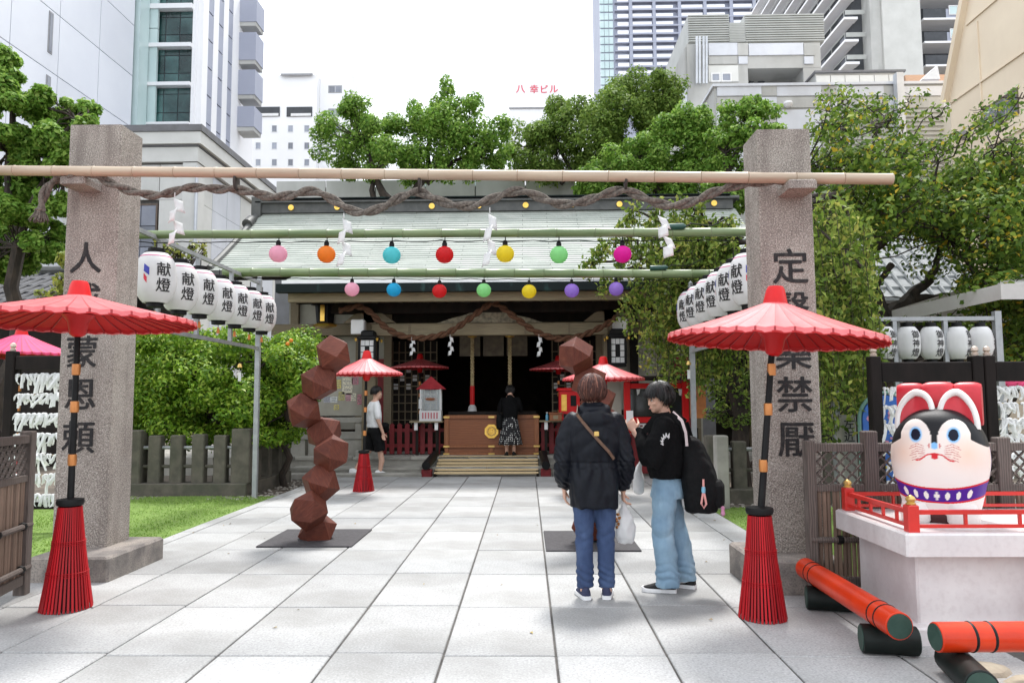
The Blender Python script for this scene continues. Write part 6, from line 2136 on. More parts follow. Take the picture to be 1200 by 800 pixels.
Yr = 8.6
a, b = at(11, 500, Yr).x, at(90, 500, Yr).x
paper_rack(((a + b) / 2, Yr), b - a, at(40, 417, Yr).z, at(40, 598, Yr).z + .1, .16, 7, 15, 'black rack of tied white papers between the left fence and the stone pillar')
Yr = 7.6
a, b = at(1027, 500, Yr).x, at(1147, 500, Yr).x
paper_rack(((a + b) / 2, Yr), b - a, at(1090, 424, Yr).z, .35, .20, 7, 18, 'black rack of tied white papers directly behind the papier mache dog')
a, b = at(1161, 500, Yr).x, at(1290, 500, Yr).x
paper_rack(((a + b) / 2, Yr), b - a, at(1090, 424, Yr).z, .35, .20, 8, 19, 'black rack of tied white papers at the right picture edge')

# blue board with rounded top and gold and white print behind the rack
c = at(1020, 520, 8.3)
bd = empty('photo_board', (at(1040, 500, 8.3).x, 8.3, -.05), 'blue board with a rounded top behind the right rack of tied papers', 'board')
r = 28 * 8.3 / 867
zt_ = at(1035, 463, 8.3).z + .05
pts = [(-r, 0), (r, 0)] + [(r * math.cos(PI * k / 16), zt_ - r + r * math.sin(PI * k / 16)) for k in range(17)]
MB().prism(pts, 'Y', 0, .03).build('board_panel', mat('board_blue', (.05, .18, .62), (.04, .14, .5), scale=4, rough=.5), bd)
pts2 = [((r + .03) * math.cos(PI * k / 16), zt_ - r + (r + .03) * math.sin(PI * k / 16)) for k in range(17)]
MB().tube([(x, .015, z) for x, z in [(r + .03, 0)] + pts2 + [(-r - .03, 0)]], .02, 6).build('edge_trim', mat('board_green', (.18, .35, .3), rough=.5), bd, True)
m_pt = [mat('board_pink', (.75, .35, .5), rough=.6), m_white, mat('board_yellow', (.75, .6, .08), rough=.6)]
for k in range(46):
    x, z = rng.uniform(-.8, .85) * r, rng.uniform(.45, 1.0) * (zt_ - .12)
    MB().tube([(x, -.001, z), (x, -.004, z)], rng.uniform(.012, .035), rng.choice((5, 6, 8))).build('painted_spot', m_pt[2] if z < .62 * zt_ and k % 2 else m_pt[k % 2], bd)

# lantern frame behind the dog
Yf = 9.3
lf = empty('lantern_frame', (at(1065, 500, Yf).x, Yf, 0), 'galvanised steel frame with five white lanterns behind the right paper rack', 'lantern frame')
X0 = lf.location.x
zt_ = at(1100, 373.5, Yf).z
xa, xb = at(975, 375, Yf).x - X0, at(1168, 375, Yf).x - X0
MB().obox((xa, 0, zt_), (xb - .04, 0, zt_), .05, .05).build('top_rail', m_steel, lf)
MB().obox((xa, .06, zt_ - .62), (xb - .04, .06, zt_ - .62), .04, .04).build('bottom_rail', m_steel, lf)
for px in (1047.5, 1107):
    x = at(px, 375, Yf).x - X0
    MB().box(x - .025, x + .025, -.02, .03, -.05, zt_ - .026).build('upright', m_steel, lf)
for x in (xa, xb):
    MB().box(x - .04, x + .04, -.035, .035, -.05, zt_ + .09).build('post', m_steel, lf)
GF = 'white lanterns behind the right paper rack'
lw = ['white lantern whose left half the red parasol hides, behind the rack', 'white lantern with three characters next to the parasol tip, behind the rack', 'white lantern with three characters left of the thin frame upright, behind the rack', 'white lantern with three characters right of the thin frame upright, behind the rack', 'white lantern with its writing turned away, next to the far right frame post']
p_ = make_lantern(.143, .40, '御神燈', .105, [rad(12)], lw[0], GF, marks=False, spur=False)
for k, px in enumerate((1036, 1064, 1091.5, 1122, 1149.5)):
    o = p_ if k == 0 else dup(p_)
    c = at(px, 402, Yf)
    o.location = (c.x, Yf, c.z)
    o.rotation_euler = (0, 0, (.25, 0, .05, .42, .75)[k])
    o['label'] = lw[k]

# white tent corner at far right
Yw = 9.5
tn = empty('white_tent', (at(1230, 500, Yw).x, Yw, 0), 'corner of a white canvas event tent at the right picture edge', 'tent')
X0 = tn.location.x
x0 = at(1167, 340, Yw).x - X0
zt_, zb_ = at(1167, 334, Yw).z, at(1167, 352, Yw).z
m_canvas = mat('canvas', (.72, .70, .68), (.64, .62, .60), scale=4, rough=.8, trans=.3)
MB().grid([[(x0, -.1, zt_), (x0 + 2.6, -.1, zt_ + .0)], [(x0 + .2, .3, zt_ + .06), (x0 + 2.5, .6, zt_ + .12)], [(x0 + 1.0, 1.3, zt_ + .35), (x0 + 1.6, 1.3, zt_ + .35)], [(x0, 2.7, zt_), (x0 + 2.6, 2.7, zt_)]]).build('canopy', m_canvas, tn)
for a, b in (((x0, -.1), (x0 + 2.6, -.1)), ((x0, 2.7), (x0, -.1)), ((x0, 2.7), (x0 + 2.6, 2.7))):
    MB().grid([[(a[0], a[1], zt_), (b[0], b[1], zt_)], [(a[0], a[1], zb_), (b[0], b[1], zb_)]]).build('valance', m_canvas, tn)
MB().tube([(x0 + 2.5, 0, -.05), (x0 + 2.5, 0, zt_)], .025, 8).build('leg', m_steel, tn)
MB().tube([(x0 + 2.5, 2.6, -.05), (x0 + 2.5, 2.6, zt_)], .025, 8).build('leg', m_steel, tn)
MB().tube([(x0 + .05, 2.6, -.05), (x0 + .05, 2.6, zt_)], .025, 8).build('leg', m_steel, tn)

# ================================================================== MARBLE PEDESTAL WITH RED RAILING
m_marble = mat('marble', (.70, .68, .67), (.60, .57, .57), scale=2.2, rough=.45, bump=.04, stain=(2.0, .6, (.40, .35, .345), (1, 1, .45)), speck=[(28, .25, (.45, .40, .40))])
ped_c = at(1062, 625, 4.5)
pz_t = ped_c.z                                # upper edge of the cap slab
PXL, PYF = ped_c.x, ped_c.y
PYB = at(980, 602, 5.9).y
ped = empty('marble_pedestal', (PXL, PYF, 0), 'white marble pedestal with a wide cap slab carrying the papier mache dog', 'pedestal')
PW, PD = 1.75, 1.02
MB().cbox(0, PW, 0, PD, pz_t - .135, pz_t, .012).build('cap_slab', m_marble, ped)
MB().cbox(.11, PW - .11, .12, PD - .12, .10, pz_t - .136, .012).build('body', m_marble, ped)
MB().cbox(.02, PW - .02, .03, PD - .03, -.05, .10, .012).build('foot', m_marble, ped)
rl = empty('red_railing', (PXL, PYF, pz_t), 'low bright red railing with gold knobs round the pedestal top', 'railing')
m_redrail = mat('railing_red', (.62, .025, .018), (.54, .02, .014), scale=5, rough=.35, coat=.3)
cps = [(.07, .07), (.07, PD - .07), (PW - .07, .07), (PW - .07, PD - .07)]
for x, y in cps:
    MB().cbox(x - .034, x + .034, y - .034, y + .034, .0, .160, .006).build('post', m_redrail, rl)
    MB().lathe([(.028, .161), (.030, .168), (.020, .175), (.027, .185), (.029, .195), (.022, .207), (.010, .214), (.004, .218)], 14, (x, y, 0)).build('gold_knob', m_brass, rl, True)
for a, b in ((0, 1), (0, 2), (1, 3), (2, 3)):
    p, q = Vector((*cps[a], 0)), Vector((*cps[b], 0))
    d = (q - p).normalized()
    for z, w in ((.032, .02), (.115, .026)):
        MB().obox(p + d * .035 + Vector((0, 0, z)), q - d * .035 + Vector((0, 0, z)), w, w).build('rail', m_redrail, rl)
    for t in (.2, .4, .6, .8):
        c = p.lerp(q, t)
        MB().box(c.x - .008, c.x + .008, c.y - .008, c.y + .011, .043, .101).build('baluster', m_redrail, rl)

# ================================================================== PAPIER MACHE DOG
# one rounded body with a big head; colours are its own paint, except the shaded gap at its feet
DY = PYF + .53
dc = at(1105, 605, DY)
dog = empty('papier_mache_dog', (dc.x, DY, pz_t), 'painted papier mache dog figure with red ears and purple bib on the marble pedestal', 'dog figure', rz=rad(-35))
S = DY / 867                                   # metres per photo pixel at the dog
DH = .82
m_dog = attr_mat('papier_mache_paint', rough=.5, spec=.22, coat=0.0, bump=.12, bscale=70)
HW, HD, HZ, HH = .325, .30, .49, .235           # head half width, half depth, centre height, half height


def sq(v, e):
    return math.copysign(abs(v) ** e, v)


def dog_pt(u, v):
    """body of revolution-like skin: v from the feet (0) to the head top (1), u angle from the front"""
    z = v * DH * .84
    t = v
    hw = .250 + .058 * math.sin(min(1, max(0, (t - .1) / .85)) * PI) + .02 * (t > .3) * math.sin(min(1, (t - .3) / .6) * PI)
    hd = .225 + .075 * math.sin(min(1, t / .8) * PI * .85)
    if t > .66:
        k = (t - .66) / .34
        f = max(0, 1 - k ** 3.4) ** .5
        hw *= f
        hd *= f
    if t < .05:
        hw *= .96 + .8 * t
        hd *= .96 + .8 * t
    e = .72
    x = hw * sq(math.sin(u), e)
    y = -hd * sq(math.cos(u), e)
    return x, y, z


PAL = dict(white=(.80, .74, .70), skin=(.83, .47, .30), black=(.012, .012, .014), purple=(.07, .015, .26), red=(.60, .02, .03), blue=(.22, .48, .80), dot=(.004, .006, .02), grey=(.6, .58, .56))


def lerp3(a, b, t):
    t = max(0, min(1, t))
    return tuple(x + (y - x) * t for x, y in zip(a, b))


def seg_d(p, a, b):
    ax, ay = a
    bx, by = b
    t = max(0, min(1, ((p[0] - ax) * (bx - ax) + (p[1] - ay) * (by - ay)) / ((bx - ax) ** 2 + (by - ay) ** 2 + 1e-12)))
    return math.hypot(p[0] - ax - t * (bx - ax), p[1] - ay - t * (by - ay))


WHISK = []
for s in (-1, 1):
    for k in range(7):
        z0 = .462 - .011 * k
        WHISK.append(((s * .065, z0 - .004), (s * (.115 + .012 * math.sin(k)), z0 + .012 - .004 * k)))
        WHISK.append(((s * .115, z0 + .011 - .004 * k), (s * (.155 + .01 * math.sin(k * 2)), z0 - .006 - .003 * k)))


def dog_paint(x, y, z):
    front = y < .02
    c = PAL['white']
    if z > .26:                                # airbrushed cheeks
        d = math.hypot((abs(x) - .205) / .16, (z - .42) / .14)
        c = lerp3(lerp3(c, PAL['skin'], .09), PAL['skin'], .5 - .5 * d)
        if z < .36:
            c = lerp3(PAL['white'], c, (z - .26) / .10)
    if not front and z > .22:
        c = PAL['purple']
    # bib
    zb = .168 + .035 * (abs(x) / .27) ** 2.2
    if .0 <= z - zb + .046 < .092:
        c = PAL['purple']
        if abs(abs(z - zb) - .041) < .0055:
            c = PAL['red']
        if front:
            for k in range(-3, 4):
                px_ = k * .068
                q = ((x - px_) - .32 * k / 3 * (z - zb), z - zb)
                if (q[0] / .0145) ** 2 + ((q[1]) / .026) ** 2 < 1 and q[1] < .024 - abs(q[0]):
                    c = (.8, .76, .72)
    # black hair with two brow arches
    arch = .495 + .125 * math.sqrt(max(0, 1 - ((abs(x) - .125) / .105) ** 2)) if abs(abs(x) - .125) < .105 else .462 if abs(x) < .025 else .50
    if abs(x) >= .225:
        arch = .50 - .5 * (abs(x) - .225)
    if z > arch and (z > .44) and y < .16:
        c = PAL['black']
    if front:
        for s in (-1, 1):
            d = math.hypot((x - s * .122), (z - .527) * .92)
            if d < .048:
                c = lerp3(PAL['blue'], c, (d - .036) / .012)
            if d < .032:
                c = PAL['dot']
        d = math.hypot(x / .024, (z - .462) / .021)
        if d < 1:
            c = PAL['blue']
        for s in (-1, 1):
            if math.hypot((x - s * .035) / .007, (z - .462) / .014) < 1:
                c = (.55, .12, .12)
        for a, b in WHISK:
            if seg_d((x, z), a, b) < .0016:
                c = (.50, .13, .13)
        for s in (-1, 1):
            if min(seg_d((x, z), (0, .418), (s * .05, .408)), seg_d((x, z), (s * .05, .408), (s * .095, .378)), seg_d((x, z), (s * .095, .378), (s * .122, .374))) < .0042:
                c = PAL['red']
        if math.hypot(x / .024, (z - .402) / .019) < 1:
            c = PAL['red']
    # shade of the gap between the feet, painted on as a dark patch
    if front and z < .07 and math.hypot(x / .085, z / .065) < 1:
        c = (.08, .03, .03)
    return c


NU, NV = 420, 300
V_, C_ = [], []
for j in range(NV + 1):
    for i in range(NU):
        u = 2 * PI * i / NU
        p = dog_pt(u, j / NV)
        V_.append(p)
        C_.append(dog_paint(*p))
F_ = [(j * NU + i, j * NU + (i + 1) % NU, (j + 1) * NU + (i + 1) % NU, (j + 1) * NU + i) for j in range(NV) for i in range(NU)]
me = arr_mesh('body', V_, F_, m_dog, True)
ca = me.color_attributes.new('paint', 'FLOAT_COLOR', 'POINT')
ca.data.foreach_set('color', np.array([(*c, 1) for c in C_], dtype=np.float32).ravel())
link('body', me, dog)
m_dwhite = mat('dog_white', (.80, .76, .73), (.74, .70, .67), rough=.4)
m_dred = mat('dog_red', (.58, .02, .035), (.5, .015, .028), scale=6, rough=.42, bump=.05)
for s in (-1, 1):                              # ears: white rims over red hollows
    def ear(t):
        a = PI * t
        return Vector((s * .143 + .118 * math.cos(a) * (1 - .06 * s * math.sin(a)), -.10 + .05 * math.sin(a), .600 + .180 * math.sin(a) ** .75 - (.045 if (s * math.cos(a) > .0) else -.01) * abs(math.cos(a))))
    pts = [ear(k / 20) for k in range(21)]
    MB().tube(pts, [.023] * 21, 10).build('ear_rim', m_dwhite, dog, True)
    mb = MB()
    cpt = sum(pts, Vector()) / 21 + Vector((0, .02, -.04))
    P_ = [[pts[k].lerp(pts[20 - k], q_ / 8) + Vector((0, .035 * math.sin(PI * q_ / 8), 0)) for q_ in range(9)] for k in range(10)]
    mb.grid(P_)
    e_ = mb.build('ear_hollow', m_dred, dog, True, 180)
    e_.modifiers.new('t', 'SOLIDIFY').thickness = .02
# red cushion bow tied behind the ears
pil = MB()
for x0, x1, y0, dz in ((-.285, -.10, .02, 0), (.10, .285, .02, 0), (-.105, .105, -.012, .004)):
    rings = []
    for i in range(9):
        t = i / 8
        x = x0 + (x1 - x0) * t
        b = 1 - .10 * (2 * t - 1) ** 4
        ring = []
        for k in range(20):
            a = 2 * PI * k / 20
            ring.append((x, y0 + .10 + .085 * b * sq(math.cos(a), .6), 0.705 + dz + .14 * b * sq(math.sin(a), .6)))
        rings.append(ring)
    pil.loft(rings)
pil.build('red_cushion', m_dred, dog, True, 50)
# legs and tail drum
for s in (-1, 1):
    MB().lathe([(.085, 0), (.10, .015), (.105, .06), (.09, .12)], 18, (s * .15, -.215, 0), sy=.8).build('paw', m_dwhite, dog, True)
MB().lathe([(.05, 0), (.09, .05), (.1, .2), (.05, .33), (.01, .38)], 14, (0, .27, .3)).build('tail', m_dwhite, dog, True)

for ch in dog.children:
    ch.scale = (.875, .90, 1.07)

# ================================================================== RED POLES ON GREEN SLEEPERS
m_orangered = mat('pole_orange_red', (.66, .042, .005), (.56, .03, .004), scale=4, rough=.36, spec=.3, coat=.15, stretch=(1, 1, 1), bump=.06, bscale=40, stain=(9, .3, (.36, .022, .004), (1, 1, 1)))
m_sleeper = mat('sleeper_dark_green', (.005, .008, .007), (.009, .014, .012), scale=9, rough=.5, spec=.25)
m_endgreen = mat('end_green', (.015, .045, .032), (.025, .06, .045), scale=20, rough=.6)


def red_pole(p0, p1, r, label, grp):
    o = empty('red_pole', p0, label, 'pole', grp)
    a, b = Vector((0, 0, 0)), Vector(p1) - Vector(p0)
    MB().tube([a, a + b * .003, b * .997, b], [r * .96, r, r, r * .96], 26).build('bamboo_body', m_orangered, o, True, 30)
    d = b.normalized()
    for e, sg_ in ((a, -1), (b, 1)):
        MB().tube([e, e + d * sg_ * .004], r * .9, 26).build('end_cap', m_endgreen, o)
    for t in (.11, .17, .83, .89):
        MB().lathe([(r * 1.0, -.008), (r * 1.045, 0), (r * 1.0, .008)], 26, caps=False).xf(Matrix.Translation(b * t) @ d.to_track_quat('Z', 'Y').to_matrix().to_4x4()).build('wire_band', m_black, o, True)
    return o


ZP_ = .232
q0, q1 = at(944, 662, 5.5), at(1054, 729, 4.12)
red_pole((q0.x, q0.y, ZP_), (q1.x, q1.y, ZP_), .074, 'orange red pole lying along the pedestal towards the right stone pillar', 'orange red poles on dark sleepers')
q2 = at(1096, 744, 3.94)
red_pole((q2.x, 3.94, ZP_), (q2.x + 1.6, 3.98, ZP_), .074, 'orange red pole lying across the front of the marble pedestal', 'orange red poles on dark sleepers')


def sleeper(p0, p1, r, label):
    o = empty('sleeper_log', p0, label, 'sleeper', 'dark sleepers under the red poles')
    b = Vector(p1) - Vector(p0)
    MB().tube([(0, 0, 0), b * .01, b * .99, b], [r * .93, r, r, r * .93], 20).build('log', m_sleeper, o, True, 30)
    d = b.normalized()
    MB().tube([Vector((0, 0, 0)), -d * .004], r * .88, 20).build('end_cap', m_endgreen, o)
    MB().tube([b, b + d * .004], r * .88, 20).build('end_cap', m_endgreen, o)


zc = .079
a = at(1011, 750, 4.4)
sleeper((a.x, 4.42, zc), (a.x + .29, 4.36, zc), .08, 'dark green sleeper log under the near end of the pole by the pedestal corner')
a = at(945, 700, 5.3)
sleeper((a.x, 5.30, zc), (a.x + .34, 5.22, zc), .08, 'dark green sleeper log under the far end of the pole beside the stone pillar')
a, b = at(1150, 786, 3.68), at(1113, 757, 4.1)
sleeper((a.x, 3.68, zc), (b.x, 4.1, zc), .08, 'dark green sleeper log under the pole in front of the pedestal')

# ================================================================== PEOPLE
def skinned(mb, voxel, smooth=3, disp=None):
    """merge overlapping closed shapes into one continuous surface"""
    me = mb.mesh('skin', [])
    o = bpy.data.objects.new('skin', me)
    COL.objects.link(o)
    r = o.modifiers.new('r', 'REMESH')
    r.mode = 'VOXEL'
    r.voxel_size = voxel
    s = o.modifiers.new('s', 'SMOOTH')
    s.factor = .5
    s.iterations = smooth
    dg = bpy.context.evaluated_depsgraph_get()
    out = bpy.data.meshes.new_from_object(o.evaluated_get(dg))
    bpy.data.objects.remove(o)
    bpy.data.meshes.remove(me)
    if disp:
        n = len(out.vertices)
        nv = [v.normal.copy() for v in out.vertices]
        for v, no in zip(out.vertices, nv):
            v.co += no * disp(v.co)
    out.polygons.foreach_set('use_smooth', [True] * len(out.polygons))
    return out


def put(me, name, m, parent):
    me.name = name
    me.materials.clear()
    me.materials.append(m)
    return link(name, me, parent)


def ell(c, rx, ry, n=20, rz=0.0, e=1.0):
    out = []
    for k in range(n):
        a = 2 * PI * k / n
        x, y = rx * sq(math.cos(a), e), ry * sq(math.sin(a), e)
        out.append((c[0] + x * math.cos(rz) - y * math.sin(rz), c[1] + x * math.sin(rz) + y * math.cos(rz), c[2]))
    return out


def rings(mb, specs, e=.9):
    mb.loft([ell((cx, cy, z), rx, ry, e=e) for (z, rx, ry, cx, cy) in specs])


def limb(mb, pts, rs, n=12, flat=False):
    pts = [Vector(p) for p in pts]
    P_, R_ = [], []
    for i in range(len(pts) - 1):
        for k in range(5):
            t = k / 5
            P_.append(pts[i].lerp(pts[i + 1], t))
            R_.append(rs[i] + (rs[i + 1] - rs[i]) * t)
    P_.append(pts[-1])
    R_.append(rs[-1])
    d0, d1 = (P_[0] - P_[1]).normalized(), (P_[-1] - P_[-2]).normalized()
    P_ = [P_[0] + d0 * R_[0] * .85, P_[0] + d0 * R_[0] * .5] + P_
    R_ = [R_[0] * .45, R_[0] * .86] + R_
    if not flat:
        P_, R_ = P_ + [P_[-1] + d1 * R_[-1] * .5, P_[-1] + d1 * R_[-1] * .85], R_ + [R_[-1] * .86, R_[-1] * .45]
    mb.tube(P_, R_, n)


def ball(mb, c, rx, ry, rz, M=None, n=16):
    vs, fs = [], []
    for j in range(n + 1):
        t = PI * j / n
        for k in range(n):
            a = 2 * PI * k / n
            p = Vector((rx * max(.02, math.sin(t)) * math.cos(a), ry * max(.02, math.sin(t)) * math.sin(a), rz * math.cos(t)))
            if M:
                p = M @ p
            vs.append(p + Vector(c))
    for j in range(n):
        for k in range(n):
            fs.append((j * n + k, j * n + (k + 1) % n, (j + 1) * n + (k + 1) % n, (j + 1) * n + k))
    fs += [tuple(range(n)), tuple(range(n * n, n * n + n))]
    mb.add(vs, fs)


def hand(mb, wrist, d, side, curl=.5, k=1.0):
    """palm, four fingers of unequal length and a thumb; d = pointing direction, side = towards the thumb"""
    w, d = Vector(wrist), Vector(d).normalized()
    s = Vector(side)
    s = (s - d * s.dot(d)).normalized()
    nrm = d.cross(s)                           # fingers curl towards +nrm
    rows_ = []
    for t, a, b in ((-.03, .022, .018), (.0, .025, .018), (.04, .038, .017), (.075, .041, .015), (.09, .036, .012)):
        c = w + d * t * k
        rows_.append([c + s * (a * k * math.cos(2 * PI * i / 12)) + nrm * (b * k * math.sin(2 * PI * i / 12)) for i in range(12)])
    mb.loft(rows_)
    for off, ln, c0 in ((.030, .072, .85), (.010, .080, 1.0), (-.011, .075, 1.08), (-.030, .060, 1.2)):
        p = w + d * .078 * k + s * off * k
        dd = d
        pts = [p - d * .02 * k, p]
        for q, seg in enumerate((.42, .32, .26)):
            a = curl * c0 * (.9 if q else .6)
            dd = (dd * math.cos(a) + nrm * math.sin(a)).normalized()
            p = p + dd * ln * seg * k
            pts.append(p)
        limb(mb, pts, [.0095 * k, .0095 * k, .0088 * k, .008 * k, .0068 * k], 8)
    p = w + d * .02 * k + s * .022 * k
    t1 = p + (d * .6 + s * .75).normalized() * .04 * k + nrm * .012 * k
    t2 = t1 + (d * .9 + s * .2 + nrm * curl).normalized() * .034 * k
    t3 = t2 + (d * .9 - s * .1 + nrm * curl * 1.2).normalized() * .024 * k
    limb(mb, [p, t1, t2, t3], [.013 * k, .0115 * k, .0098 * k, .0075 * k], 8)


def head_shape(mb, c, M, k=1.0):
    """skull, jaw, nose, brow, lips and ears; local +Y is the face"""
    c = Vector(c)

    def B(p, rx, ry, rz, n=16):
        ball(mb, c + M @ (Vector(p) * k), rx * k, ry * k, rz * k, M, n)
    B((0, -.008, .025), .076, .092, .088)
    B((0, .022, -.030), .060, .066, .072)
    B((0, .048, -.078), .030, .034, .026)
    B((0, .070, .018), .044, .022, .016)
    B((0, .086, -.010), .008, .012, .026, 10)
    B((0, .092, -.027), .012, .011, .009, 10)
    B((0, .082, -.060), .020, .010, .008, 10)
    for s in (-1, 1):
        B((s * .040, .058, -.022), .024, .026, .022, 10)
        B((s * .079, -.010, -.010), .010, .018, .031, 10)
    limb(mb, [c + M @ Vector((0, -.015, -.06)) * k, c + M @ Vector((0, -.03, -.17)) * k], [.052 * k, .056 * k])


def face_parts(root, c, M, k=1.0, mb_dark=None):
    c = Vector(c)
    for s in (-1, 1):
        e = MB()
        ball(e, c + M @ (Vector((s * .032, .077, .002)) * k), .013 * k, .008 * k, .0065 * k, M, 10)
        eo = e.build('eye', mat('eye_white', (.7, .68, .66), rough=.3), root, True)
        i_ = MB()
        ball(i_, c + M @ (Vector((s * .032, .0835, .002)) * k), .0065 * k, .003 * k, .0062 * k, M, 10)
        i_.build('iris', m_black, eo, True)
        l_ = MB()
        l_.tube([c + M @ (Vector((s * (.032 + .016 * t), .085 - .006 * t * t, .010 - .004 * t * t)) * k) for t in (-1, -.5, 0, .5, 1)], .0022 * k, 5)
        l_.build('eyelid', m_hairblack, eo, True)
        b = MB()
        b.tube([c + M @ (Vector((s * (.034 + .020 * t), .088 - .010 * t * t, .026 - .004 * t * t)) * k) for t in (-1, -.5, 0, .5, 1)], .0035 * k, 5)
        b.build('eyebrow', m_hairblack, root, True)
    l = MB()
    ball(l, c + M @ (Vector((0, .090, -.060)) * k), .020 * k, .007 * k, .006 * k, M, 10)
    l.build('lips', mat('lips', (.42, .13, .11), rough=.4), root, True)


def hair(root, c, M, m, k=1.0, low=-.075, fringe=.03, n=1500, back=-.10, seed=1, vol=1.0):
    """scalp cap plus many thin locks combed from the crown"""
    c = Vector(c)
    r = random.Random(seed)
    cap = MB()
    P_ = []
    NU_, NV_ = 40, 16

    def lim(a):                                # lowest hair height round the head; a=0 face side
        f = (1 + math.cos(a)) / 2
        return (low if f < .45 else low + (fringe - low) * min(1, (f - .45) / .3)) if f < .97 else fringe
    for j in range(NV_ + 1):
        row = []
        for i in range(NU_ + 1):
            a = 2 * PI * i / NU_
            zl_h = lim(a)
            th = (PI / 2 + math.asin(max(-1, min(1, -zl_h / .12)))) * j / NV_
            rx, ry, rz = .089 * vol, .104 * vol, .108
            x, y, z = rx * math.sin(th) * math.sin(a), ry * math.sin(th) * math.cos(a) - .012, .022 + rz * math.cos(th)
            if z < 0:
                y += .02 * (1 if math.cos(a) > 0 else .35) * min(1, -z / .08)
                x *= 1 - .10 * min(1, -z / .1)
            bump = 1 + .012 * math.sin(a * 19 + j * .4) + .008 * math.sin(a * 47)
            row.append(c + M @ (Vector((x * bump, y * bump, z)) * k))
        P_.append(row)
    cap.grid(P_)
    co = cap.build('hair', m, root, True, 180)
    st = MB()
    nb = n // 5
    for _ in range(n + nb):
        big = _ < nb
        a = r.uniform(0, 2 * PI)
        zl_h = lim(a) + r.gauss(-.004, .012)
        t1 = PI / 2 + math.asin(max(-1, min(1, -zl_h / .12)))
        t0 = r.uniform(0, t1 * .7)
        pts = []
        sp = r.gauss(0, .12)
        lift = 1.0 + abs(r.gauss(.02, .028)) + (.02 if big else 0)
        for q in range(6):
            u = q / 5
            th = t0 + (min(t1, t0 + r.uniform(.9, 1.5)) - t0) * u
            aa = a + sp * u
            x, y, z = .089 * vol * math.sin(th) * math.sin(aa), .104 * vol * math.sin(th) * math.cos(aa) - .012, .022 + .108 * math.cos(th)
            if z < 0:
                y += .02 * (1 if math.cos(aa) > 0 else .35) * min(1, -z / .08)
                x *= 1 - .10 * min(1, -z / .1)
            fl = 1 + (.10 * u * u * max(0, lift - 1.02) * 10 if u > .5 else 0)
            pts.append(c + M @ (Vector((x * fl, y * fl, z)) * lift * k))
        w = (r.uniform(.005, .010) if big else r.uniform(.0014, .003)) * k
        tn = (pts[-1] - pts[0]).normalized()
        sd = tn.cross((pts[2] - c).normalized()).normalized() * w
        n0 = len(st.v)
        for q, p in enumerate(pts):
            f = (1, 1.1, 1.1, 1, .75, .15)[q]
            rid = (p - c).normalized() * (w * .55 * f)
            st.v.append(tuple(p - sd * f))
            st.v.append(tuple(p + rid))
            st.v.append(tuple(p + sd * f))
        for q in range(5):
            b0 = n0 + 3 * q
            st.f += [(b0, b0 + 1, b0 + 4, b0 + 3), (b0 + 1, b0 + 2, b0 + 5, b0 + 4)]
            st.mi += [0, 0]
    tag(st.build('locks', m, co), kind='stuff')
    return co


def shoe(root, x, y, rz, m_up, m_sole, L_=.25, z0=0.0, name='shoe', W=.046, mark=None):
    M = Matrix.Translation((x, y, z0)) @ Matrix.Rotation(rz, 4, 'Z')
    out = [(-.09, .030), (-.05, .036), (.02, .040), (.08, .047), (.12, .044), (.15, .028), (.16, .004)]
    sole, up = MB(), MB()
    k = L_ / .25
    secs = []
    for (yy, w) in [(-.098, .012)] + out:
        secs.append([M @ Vector((sx * w * k * W / .046, yy * k, z)) for sx, z in ((-1, .002), (1, .002), (1.06, .016), (1.02, .030 + (.006 if yy > .13 else 0)), (-1.02, .030 + (.006 if yy > .13 else 0)), (-1.06, .016))])
    sole.loft(secs)
    up_s = []
    for yy, w, h in ((-.092, .018, .075), (-.075, .032, .092), (-.03, .036, .098), (.015, .038, .088), (.06, .042, .066), (.10, .042, .052), (.135, .033, .042), (.152, .012, .034)):
        up_s.append([M @ Vector((w * k * sq(math.cos(a), .8), yy * k, .026 + (h - .026) * max(0, math.sin(a)))) for a in [PI * i / 10 for i in range(11)]])
    up.loft(up_s)
    so = sole.build(name, m_sole, root, True, 40)
    up.build('upper', m_up, so, True, 50)
    if mark:
        for sx in (-1, 1):
            mk = MB()
            pts = [(.05, .052), (.02, .040), (-.02, .046), (-.06, .062), (-.02, .054), (.02, .050)]
            mk.add([M @ Vector((sx * (.0405 + .002), yy * k, zz)) for yy, zz in pts], [(0, 1, 5), (1, 2, 4, 5), (2, 3, 4)])
            q = mk.build('side_stripe', mark, so)
            q.modifiers.new('t', 'SOLIDIFY').thickness = .004
    return so


m_skin = mat('skin', (.62, .38, .28), (.56, .33, .24), scale=12, rough=.5, spec=.35)
m_hairblack = mat('hair_black', (.006, .0055, .006), (.011, .010, .010), scale=40, rough=.45, spec=.35, island=[(0, (.003, .003, .003)), (.6, (.009, .008, .008)), (1, (.03, .024, .022))], stretch=(1, 1, .1))
m_hairbrown = mat('hair_brown', (.085, .028, .020), (.045, .015, .012), scale=45, rough=.5, spec=.3, stretch=(1, 1, .1), island=[(0, (.03, .011, .010)), (.5, (.055, .020, .014)), (.85, (.12, .044, .03)), (1, (.24, .10, .065))])
m_jacket = mat('jacket_navy_black', (.0055, .007, .012), (.0035, .0045, .0075), scale=30, rough=.5, spec=.2, bump=.15, bscale=160)
m_denim = mat('denim_dark', (.022, .042, .105), (.038, .068, .15), scale=5, rough=.85, bump=.25, bscale=300, stretch=(1, 1, .5), stain=(4, .55, (.075, .12, .23), (2, 2, 1)))
m_denimlight = mat('denim_light', (.16, .26, .36), (.23, .35, .45), scale=5, rough=.85, bump=.25, bscale=300, stain=(3.5, .6, (.38, .50, .58), (2, 2, .8)))
m_navy = mat('shoe_navy', (.02, .025, .06), (.03, .035, .08), scale=30, rough=.8)
m_shoewhite = mat('shoe_white', (.74, .74, .74), (.66, .66, .66), scale=20, rough=.6)
